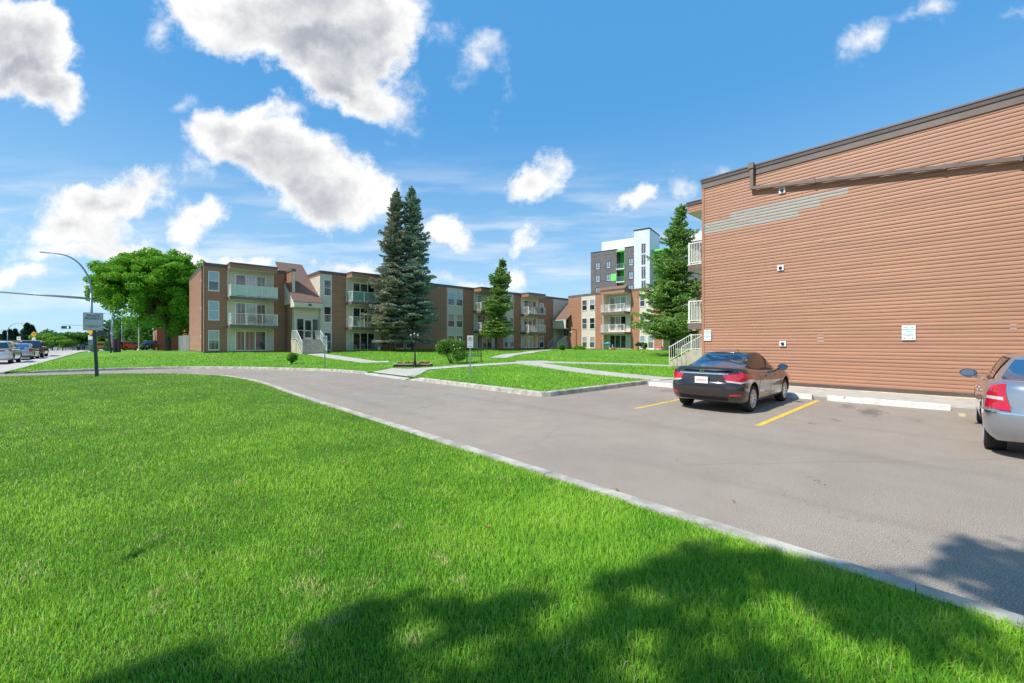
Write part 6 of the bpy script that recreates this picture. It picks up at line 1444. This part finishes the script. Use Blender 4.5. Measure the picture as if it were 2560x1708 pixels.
for k in range(8): m = MB(); m.cyl((-9.5+k*19/7, 0), .05, 0, 2.0, 6); m.build('post', M_steel, t, local=True)
# fallen leaves and bits on the ground
M_dry = pm('dry_leaf', (.34, .17, .06), .8, var=.3, vscale=20)
for (x, y, z, s_, lab) in ((3.95, 2.55, .0, .022, 'dry brown leaf on the asphalt beside the near kerb, closest one'), (4.55, 1.55, .0, .014, 'tiny dry leaf on the asphalt right of the near kerb'), (2.1, 2.55, .15, .02, 'dry leaf lying on the near grass above the shadow'), (1.9, 5.1, .165, .035, 'dead brown leaf on the lawn halfway to the kerb')):
    m = MB(); N = 7; P_ = []
    for k in range(N): a = 2*math.pi*k/N; r_ = s_*(.6+.4*((k*37) % 5)/4); P_.append((x+r_*1.4*math.cos(a), y+r_*math.sin(a), z+.012+.02*abs(math.sin(a*1.5))))
    m.poly(P_); m.add([(a, b, c-.003) for a, b, c in P_], [tuple(range(N-1, -1, -1))]); o = m.build('fallen_leaf', M_dry); tag(o, lab, 'leaf', 'fallen leaves')
# ------------------------------------------------------------------ trees
F_blue = foliage('blue_spruce_needles', (.11, .185, .145), (.29, .40, .31), (.30, .24, .13), transl=.18)
F_blue2 = foliage('blue_spruce_needles_browned', (.12, .165, .125), (.32, .34, .24), (.42, .30, .15), transl=.18)
F_grn = foliage('green_spruce_needles', (.06, .17, .035), (.26, .42, .09), (.32, .28, .09), transl=.2)
F_elm = foliage('elm_leaves', (.06, .22, .015), (.25, .52, .04), None, transl=.38)
F_dk = foliage('dark_conifer_needles', (.020, .060, .035), (.05, .11, .055), transl=.15)
F_mid = foliage('mid_green_leaves', (.035, .14, .020), (.12, .28, .045), transl=.3)
F_lt = foliage('light_green_leaves', (.09, .22, .020), (.22, .40, .06), transl=.35)
F_far = foliage('far_tree_leaves', (.035, .11, .035), (.10, .20, .06), transl=.25)
def leafmesh(name, C, sz, D, mats, parent, tint, asp=.45, g=None, seed=1):
    """one quad per point; D: preferred long direction or None"""
    g = np.random.default_rng(seed); n = len(C); C = np.asarray(C, float)
    u = g.standard_normal((n, 3)) if D is None else D+.55*g.standard_normal((n, 3)); u /= np.linalg.norm(u, axis=1, keepdims=True)+1e-9
    v = np.cross(u, g.standard_normal((n, 3))); v /= np.linalg.norm(v, axis=1, keepdims=True)+1e-9
    s = (np.asarray(sz)*(.6+.8*g.random(n)))[:, None]
    V = np.stack([C-u*s*.5-v*s*asp*.25, C-v*s*asp*.0+u*0-v*s*asp*.5, C+u*s*.5, C+v*s*asp*.5], 1)
    me = bpy.data.meshes.new(name); me.vertices.add(n*4); me.vertices.foreach_set('co', V.ravel()); me.loops.add(n*4); me.loops.foreach_set('vertex_index', np.arange(n*4))
    me.polygons.add(n); me.polygons.foreach_set('loop_start', np.arange(n)*4)
    try: me.polygons.foreach_set('loop_total', np.full(n, 4))
    except Exception: pass
    at = me.attributes.new('tint', 'FLOAT', 'POINT'); at.data.foreach_set('value', np.repeat(np.clip(tint, 0, 1), 4))
    me.materials.append(mats); me.update(); me.validate(); o = link(name, me, parent); return o
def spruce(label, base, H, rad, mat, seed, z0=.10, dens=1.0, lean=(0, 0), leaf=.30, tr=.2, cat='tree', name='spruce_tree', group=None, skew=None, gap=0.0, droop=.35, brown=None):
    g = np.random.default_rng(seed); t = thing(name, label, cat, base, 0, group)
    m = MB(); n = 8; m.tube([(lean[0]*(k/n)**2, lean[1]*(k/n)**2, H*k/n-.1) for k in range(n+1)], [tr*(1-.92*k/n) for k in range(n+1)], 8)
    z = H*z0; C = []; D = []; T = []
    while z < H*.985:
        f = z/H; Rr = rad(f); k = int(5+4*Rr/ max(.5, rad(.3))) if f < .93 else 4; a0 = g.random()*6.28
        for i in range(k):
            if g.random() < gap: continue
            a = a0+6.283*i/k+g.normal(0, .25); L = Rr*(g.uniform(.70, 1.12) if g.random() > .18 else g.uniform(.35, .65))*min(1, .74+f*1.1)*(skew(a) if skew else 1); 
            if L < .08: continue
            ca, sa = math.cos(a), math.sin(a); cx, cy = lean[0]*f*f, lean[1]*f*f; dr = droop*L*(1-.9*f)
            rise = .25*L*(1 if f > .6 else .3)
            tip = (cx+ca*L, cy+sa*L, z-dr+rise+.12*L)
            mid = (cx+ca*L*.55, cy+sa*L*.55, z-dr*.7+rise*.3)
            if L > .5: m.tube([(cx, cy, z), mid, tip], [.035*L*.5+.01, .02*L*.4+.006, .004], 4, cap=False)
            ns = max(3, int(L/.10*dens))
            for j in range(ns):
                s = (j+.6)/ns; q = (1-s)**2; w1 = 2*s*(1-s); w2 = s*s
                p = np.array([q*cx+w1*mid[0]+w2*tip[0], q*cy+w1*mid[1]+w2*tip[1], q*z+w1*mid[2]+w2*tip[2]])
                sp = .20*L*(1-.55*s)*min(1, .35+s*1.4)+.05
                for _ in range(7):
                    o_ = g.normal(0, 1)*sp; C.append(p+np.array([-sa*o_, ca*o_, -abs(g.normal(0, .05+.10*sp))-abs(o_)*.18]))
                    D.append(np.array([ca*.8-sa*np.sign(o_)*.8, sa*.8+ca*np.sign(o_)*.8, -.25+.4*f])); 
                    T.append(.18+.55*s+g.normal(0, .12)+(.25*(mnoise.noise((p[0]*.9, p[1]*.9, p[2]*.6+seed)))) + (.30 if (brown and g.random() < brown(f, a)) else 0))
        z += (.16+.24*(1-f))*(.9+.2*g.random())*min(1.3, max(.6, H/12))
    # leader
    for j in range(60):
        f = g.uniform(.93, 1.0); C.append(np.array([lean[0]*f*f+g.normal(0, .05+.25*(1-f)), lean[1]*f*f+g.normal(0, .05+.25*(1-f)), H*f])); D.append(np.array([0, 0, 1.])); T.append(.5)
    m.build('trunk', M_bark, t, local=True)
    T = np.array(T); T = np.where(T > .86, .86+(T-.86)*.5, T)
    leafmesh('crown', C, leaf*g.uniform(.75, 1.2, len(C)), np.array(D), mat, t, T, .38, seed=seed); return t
def rad_main(f): return 2.75*(1-f)**.72*(1 if f > .12 else .75+f*2)*(1-.10*math.sin(f*25))
zt_ = zl(23, 41.4)
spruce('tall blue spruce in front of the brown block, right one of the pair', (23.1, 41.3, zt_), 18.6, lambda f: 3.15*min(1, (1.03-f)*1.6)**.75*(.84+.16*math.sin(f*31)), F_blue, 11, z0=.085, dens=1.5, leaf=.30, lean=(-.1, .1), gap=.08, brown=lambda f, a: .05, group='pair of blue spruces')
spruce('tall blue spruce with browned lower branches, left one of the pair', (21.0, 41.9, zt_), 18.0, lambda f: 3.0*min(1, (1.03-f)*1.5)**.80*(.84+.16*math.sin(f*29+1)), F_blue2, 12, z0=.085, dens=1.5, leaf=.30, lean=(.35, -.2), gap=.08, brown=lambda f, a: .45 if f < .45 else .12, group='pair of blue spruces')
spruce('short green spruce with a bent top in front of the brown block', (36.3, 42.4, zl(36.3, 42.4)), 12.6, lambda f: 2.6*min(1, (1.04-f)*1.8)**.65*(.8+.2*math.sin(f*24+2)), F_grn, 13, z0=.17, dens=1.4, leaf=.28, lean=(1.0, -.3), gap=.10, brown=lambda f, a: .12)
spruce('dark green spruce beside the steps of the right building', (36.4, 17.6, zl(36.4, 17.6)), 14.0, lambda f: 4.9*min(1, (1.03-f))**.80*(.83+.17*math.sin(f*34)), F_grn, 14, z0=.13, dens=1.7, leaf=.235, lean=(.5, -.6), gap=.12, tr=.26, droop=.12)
spruce('small spruce top showing above the flat roof of the brown block', (28.0, 70.0, .5), 13.2, lambda f: 1.9*(1.02-f)**.8, F_grn, 15, z0=.3, dens=.6, leaf=.5)
# elm
def elm(label, base, clumps, mat, seed, tr=.42, leaf=.30, fork=4.0, name='elm_tree', per=420, cat='tree', bark=None, group=None):
    g = np.random.default_rng(seed); t = thing(name, label, cat, base, 0, group); m = MB()
    m.tube([(0, 0, -.2), (.02, 0, .3), (.05, .05, fork*.5), (.0, .1, fork)], [tr*1.25, tr, tr*.85, tr*.8], 12)
    C = []; T = []
    for (x, y, z, rx, rz) in clumps:
        k = max(30, int(per*rx*rx*.8)); d = g.standard_normal((k, 3)); d /= np.linalg.norm(d, axis=1, keepdims=True)
        rr = (g.random(k)**.35)[:, None]; p = d*rr*np.array([rx, rx, rz])+np.array([x, y, z]); p[:, 2] -= .12*(p[:, 0]-x)**2/rx
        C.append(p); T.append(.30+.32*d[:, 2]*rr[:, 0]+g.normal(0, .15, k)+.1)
        if g.random() < .45:
            mid = (x*.45+g.normal(0, .3), y*.45+g.normal(0, .3), fork+(z-fork)*.55+.6)
            m.tube([(0, .1, fork-.4), mid, (x*.85, y*.85, z-.1), (x, y, z+.2)], [tr*.36, tr*.18, tr*.06, .02], 6, cap=False)
    m.build('trunk', bark or M_barkg, t, smooth=True, local=True)
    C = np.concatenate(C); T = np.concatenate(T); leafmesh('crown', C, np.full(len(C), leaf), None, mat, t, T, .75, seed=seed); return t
g = random.Random(21); cl = []
def crown_top(l, d): return 14.9-.028*l*l-.05*d*d-(1.1 if l < -5 else 0)-(.5 if l > 4 else 0)+.35*math.sin(l*1.3+1)*math.cos(d*.8)
for k in range(330):
    a = g.uniform(0, 6.283); r = 8.6*math.sqrt(g.random()); l, d = r*math.cos(a), r*math.sin(a)*.95
    zt_ = crown_top(l, d); z = zt_-abs(g.gauss(0, 1.7))-.5
    if g.random() < .13: z = zt_+g.uniform(-.1, .5)
    cl.append((l*.9988+d*.048, -l*.048+d*.9988, z, g.uniform(.7, 1.35), g.uniform(.5, .9)))
for k in range(95):
    a = g.uniform(0, 6.283); r = g.uniform(2.5, 8.3); l, d = r*math.cos(a), r*math.sin(a)*.9
    lo = 4.2 if (-6 < l < -1.5 or l > 2) else 6.0
    cl.append((l*.9988+d*.048, -l*.048+d*.9988, g.uniform(lo, 9.5), g.uniform(.6, 1.3), g.uniform(.8, 1.6)))
for k in range(26): cl.append((1.4+g.gauss(0, .9), -1.4+g.gauss(0, .9), g.uniform(2.6, 8), g.uniform(.6, 1.0), 1.0))
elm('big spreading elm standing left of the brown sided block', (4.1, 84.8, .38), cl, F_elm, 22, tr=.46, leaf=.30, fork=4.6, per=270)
# near tree behind the viewer: it only shows as the leafy shadow over the lawn and one low spray at the left edge
kx, ky = -SUN_AZ[0]/math.tan(R(SUN_EL)), -SUN_AZ[1]/math.tan(R(SUN_EL))
edge = [(.10, 2.50), (.20, 2.62), (.32, 2.76), (.38, 2.66), (.46, 2.40), (.58, 2.16), (.72, 2.18), (.87, 2.14), (1.05, 2.22), (1.12, 2.06), (1.35, 2.02), (1.55, 1.95), (1.75, 1.68), (2.05, 1.45), (2.38, 1.48), (2.5, 1.34), (2.83, 1.40), (3.12, 1.42), (3.18, 1.2), (3.26, .85), (3.45, .60), (3.9, .34), (4.25, .18), (4.85, .08), (5.0, -.2), (5.5, -.5), (6.5, -1.0)]
PE = np.array(edge+[(6.5, -5), (0, -5), (-.6, -1), (-.05, 1.6)])
nb_ = np.random.default_rng(31); C = []; Dd = []; T = []; twigs = []
t = thing('maple_tree', 'tree behind the viewer that shades the near grass', 'tree', (-6.2, .8, 0))
holes = [(3.9, -.1, .32), (4.1, .25, .2), (2.7, .45, .35), (1.95, .9, .30), (3.3, -.4, .4), (2.2, 1.35, .18), (1.3, 1.45, .22)]
cnt = 0
while cnt < 1000:
    sx, sy = nb_.uniform(-.8, 6.5), nb_.uniform(-4, 2.8)
    if not inside(sx, sy, PE): continue
    if any(math.hypot(sx-a, sy-b) < r for a, b, r in holes): continue
    ne_ = min(seg_d(sx, sy, a, b) for a, b in zip(edge[:-1], edge[1:]))
    if ne_ > .18 and mnoise.noise((sx*2.1+3, sy*2.1, 1))+.35*mnoise.noise((sx*5, sy*5, 4)) > .07: continue
    if ne_ <= .35 and mnoise.noise((sx*4.5, sy*4.5, 9)) > .12: continue
    h = nb_.uniform(8.2, 10.8); cx, cy = sx-kx*h, sy-ky*h; cnt += 1
    near_e = min(seg_d(sx, sy, a, b) for a, b in zip(edge[:-1], edge[1:])); sg = .04 if near_e < .15 else .09 if near_e < .4 else .14
    k = 60 if sg > .15 else 30; p = nb_.standard_normal((k, 3))*np.array([sg, sg, .16])+np.array([cx, cy, h]); C.append(p); T.append(nb_.random(k)*.8)
    if cnt % 8 == 0: twigs.append((cx, cy, h))
m = MB(); m.tube([(-6.2, .8, -.2), (-6.1, .8, 3), (-5.6, .6, 6.0), (-4.8, .3, 8.0)], [.28, .22, .17, .10], 10)
for (x, y, h) in twigs: m.tube([(-5.3, .5, 7.0), ((x-5.3)/2, (y+.5)/2, 8.1), (x, y, h)], [.05, .025, .008], 4, cap=False)
m.v = [(a+6.2, b-.8, c) for a, b, c in m.v]; m.build('trunk', M_bark, t, local=True)
C = np.concatenate(C)-np.array([-6.2, .8, 0]); leafmesh('crown', C, np.full(len(C), .15), None, F_mid, t, np.concatenate(T), .8, seed=5)
# low spruce spray reaching in at the left edge
t = thing('spruce_branch', 'dark spruce branch tip poking in at the left picture edge', 'branch', (-2.3, 3.4, 1.66)); m = MB(); tipx = (1.51, 1.10, -.20); m.tube([(1.1, .82, -.08), (1.2, .90, -.10), (1.0, .75, -.02), tipx], [.03, .018, .009, .003], 6)
m.build('twig', M_bark, t, local=True); C = []; D = []
for j in range(300):
    s = .74+.26*nb_.random(); p = np.array([1.0*s*1.51, 1.10*s, .08-.26*s*s]); sd_ = nb_.choice([-1, 1]); o_ = abs(nb_.normal(0, .07))*(1.1-s*.7); C.append(p+np.array([-.6*o_*sd_, .8*o_*sd_, -abs(nb_.normal(0, .015))])); D.append(np.array([.75-.5*sd_, .6+.6*sd_, -.15]))
leafmesh('needles', C, np.full(len(C), .035), np.array(D), F_grn, t, nb_.random(len(C))*.7, .16, seed=6)
# bushes
def bush(label, base, r, h, mat, n, seed, name='bush', blossoms=None, leaf=.10, cat='shrub', lob=9):
    g = np.random.default_rng(seed); t = thing(name, label, cat, base); m = MB(); C = []; T = []; lobes = []
    for k in range(lob): a = g.random()*6.28; q = r*.62*math.sqrt(g.random()); lobes.append((q*math.cos(a), q*math.sin(a), h*g.uniform(.30, .72), r*g.uniform(.32, .5)))
    lobes.append((0, 0, h*.74, r*.36))
    for (x, y, z, rr) in lobes:
        k = int(n/len(lobes)); d = g.standard_normal((k, 3)); d /= np.linalg.norm(d, axis=1, keepdims=True); q = (g.random(k)**.4)[:, None]
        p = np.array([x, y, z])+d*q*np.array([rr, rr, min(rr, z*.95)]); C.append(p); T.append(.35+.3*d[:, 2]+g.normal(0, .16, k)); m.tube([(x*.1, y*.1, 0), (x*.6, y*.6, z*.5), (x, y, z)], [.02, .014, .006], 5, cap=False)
        for _ in range(int(k*.012)):
            d_ = g.standard_normal(3); d_ /= np.linalg.norm(d_); e_ = np.array([x, y, z])+d_*rr*1.2; C.append(np.array([x, y, z])+(g.random((12, 1)))*(e_-np.array([x, y, z]))+g.normal(0, .03, (12, 3))); T.append(np.full(12, .6))
    m.build('stems', M_bark, t, local=True); C = np.concatenate(C); C[:, 2] = np.maximum(C[:, 2], .02)
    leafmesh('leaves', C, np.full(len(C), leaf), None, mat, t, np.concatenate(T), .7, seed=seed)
    if blossoms:
        m = MB(); gg = random.Random(seed)
        for k in range(blossoms[1]):
            l = gg.choice(lobes); a = gg.uniform(0, 6.28); b = gg.uniform(.2, 1.9); rr = l[3]*1.02; c = (l[0]+rr*math.cos(a)*math.sin(b), l[1]+rr*math.sin(a)*math.sin(b), l[2]+rr*math.cos(b)); quadcloud(m, c, .035, 9, .035, gg)
        m.build('blossoms', blossoms[0], t, local=True)
    return t
F_rose = foliage('rose_leaves', (.045, .16, .022), (.20, .36, .06), transl=.3)
bush('large rose bush with pale pink blossoms left of the no parking sign', (15.3, 22.4, zl(15.3, 22.4)), 1.10, 1.75, F_rose, 9000, 41, 'rose_bush', (fcol[2], 26), leaf=.085, lob=12)
bush('small bright round bush before the left entrance steps', (8.2, 31.6, zl(8.2, 31.6)-.05), .52, .86, F_lt, 3000, 42, leaf=.085)
bush('small green bush at the foot of the corner entrance steps', (39.4, 33.2, zl(39.4, 33.2)-.08), .62, .85, F_mid, 2200, 43, leaf=.11)
bush('low clump of plants on the mown mound before the far block', (46.5, 36.4, zl(46.5, 36.4)-.1), 1.3, .55, F_lt, 1800, 44, leaf=.16)
bush('leafy garden plant under the cream window strip, left of two', (50.6, 29.3, zl(50.6, 29.3)-.05), .42, 1.3, F_mid, 1500, 45, leaf=.16, lob=6)
bush('leafy garden plant under the cream window strip, right of two', (50.6, 28.2, zl(50.6, 28.2)-.05), .40, 1.15, F_mid, 1500, 46, leaf=.16, lob=6)
# ---------------- far trees: two kinds built once, then copied one by one
def far_proto(kind, seed):
    g = random.Random(seed); cl = []
    if kind == 'round':
        for k in range(26): a = g.uniform(0, 6.28); r = 2.2*math.sqrt(g.random()); cl.append((r*math.cos(a), r*math.sin(a), g.uniform(2.4, 5.6)-.12*r*r, g.uniform(.8, 1.3), .9))
        return elm('x', (0, 0, 0), cl, F_mid if seed % 2 else F_lt, seed, tr=.13, leaf=.55, fork=1.9, name='street_tree', per=55)
    if kind == 'big':
        for k in range(40): a = g.uniform(0, 6.28); r = 3.6*math.sqrt(g.random()); cl.append((r*math.cos(a), r*math.sin(a), g.uniform(2.5, 9.2)-.10*r*r, g.uniform(1.1, 1.9), 1.3))
        return elm('x', (0, 0, 0), cl, F_far if seed % 2 else F_mid, seed, tr=.25, leaf=.7, fork=2.2, name='background_tree', per=32)
    return spruce('x', (0, 0, 0), 9.0, lambda f: 1.9*(1.03-f)**.7, F_dk, seed, z0=.05, dens=.35, leaf=1.0, name='background_conifer')
protos = {}
def far_tree(kind, seed, px, tt, s, label, group):
    key = (kind, seed); x, y, _ = at_t(px, tt, 0)
    if key not in protos: protos[key] = far_proto(kind, seed); o = protos[key]
    else: o = copy_tree(protos[key])
    o.location = (x, y, zs(y)-.1); o.rotation_euler = (0, 0, (px*1.7) % 6.28); o.scale = (s, s, s*(.93+.14*((px*7) % 1.0))); tag(o, label, 'tree', group)
ORD = ['first', 'second', 'third', 'fourth', 'fifth', 'sixth', 'seventh', 'eighth', 'ninth', 'tenth', 'eleventh', 'twelfth', 'thirteenth', 'fourteenth', 'fifteenth']
for i, (px, tt, s, sd_) in enumerate([(104, 118, .95, 52), (118, 112, .55, 52), (131, 125, 1.0, 51), (144, 116, .8, 52), (157, 122, 1.0, 51), (163, 114, .62, 52), (181, 150, 1.15, 51), (197, 150, 1.2, 51), (212, 150, 1.15, 51), (236, 155, 1.1, 51), (246, 165, .95, 53)]):
    far_tree('round', sd_, px, tt, s, f'young green street tree across the road, {ORD[i]} from the left', 'young street trees across the road')
for i, (px, tt, s) in enumerate([(2, 250, 1.1), (12, 240, 1.3), (24, 250, 1.45), (38, 255, 1.5), (57, 245, 1.4), (68, 230, 1.75), (79, 235, 1.65), (92, 260, 1.2), (152, 260, 1.2), (169, 280, 1.0)]):
    far_tree('conifer', 55, px, tt, s, f'dark conifer on the far skyline, {ORD[i]} from the left', 'dark conifers on the far skyline')
for i, (px, tt, s, sd_) in enumerate([(112, 210, 1.0, 57), (128, 205, 1.15, 58), (176, 230, .95, 57), (196, 225, 1.0, 57), (216, 220, .95, 58), (272, 175, 1.15, 57), (286, 150, 1.2, 58), (300, 150, 1.25, 57), (314, 145, 1.25, 57), (330, 140, 1.2, 58), (345, 130, 1.3, 58), (362, 125, 1.15, 58), (380, 118, 1.1, 58), (395, 150, 1.2, 57)]):
    far_tree('big', sd_, px, tt, s, f'full grown leafy tree beyond the road, {ORD[i]} from the left', 'full grown trees beyond the road')
# hedge line closing the lot behind the red SUV
x_, y_, _ = at_t(320, 112, 0); t = thing('hedge', 'dark green hedge behind the red SUV and white pole', 'hedge', (x_, y_, zs(y_)), th_)
C = np.random.default_rng(61).uniform([-5.5, -.6, 0], [5.5, .6, 2.2], (5000, 3)); leafmesh('leaves', C, np.full(5000, .35), None, F_far, t, np.random.default_rng(62).random(5000)*.6, .8, seed=3)
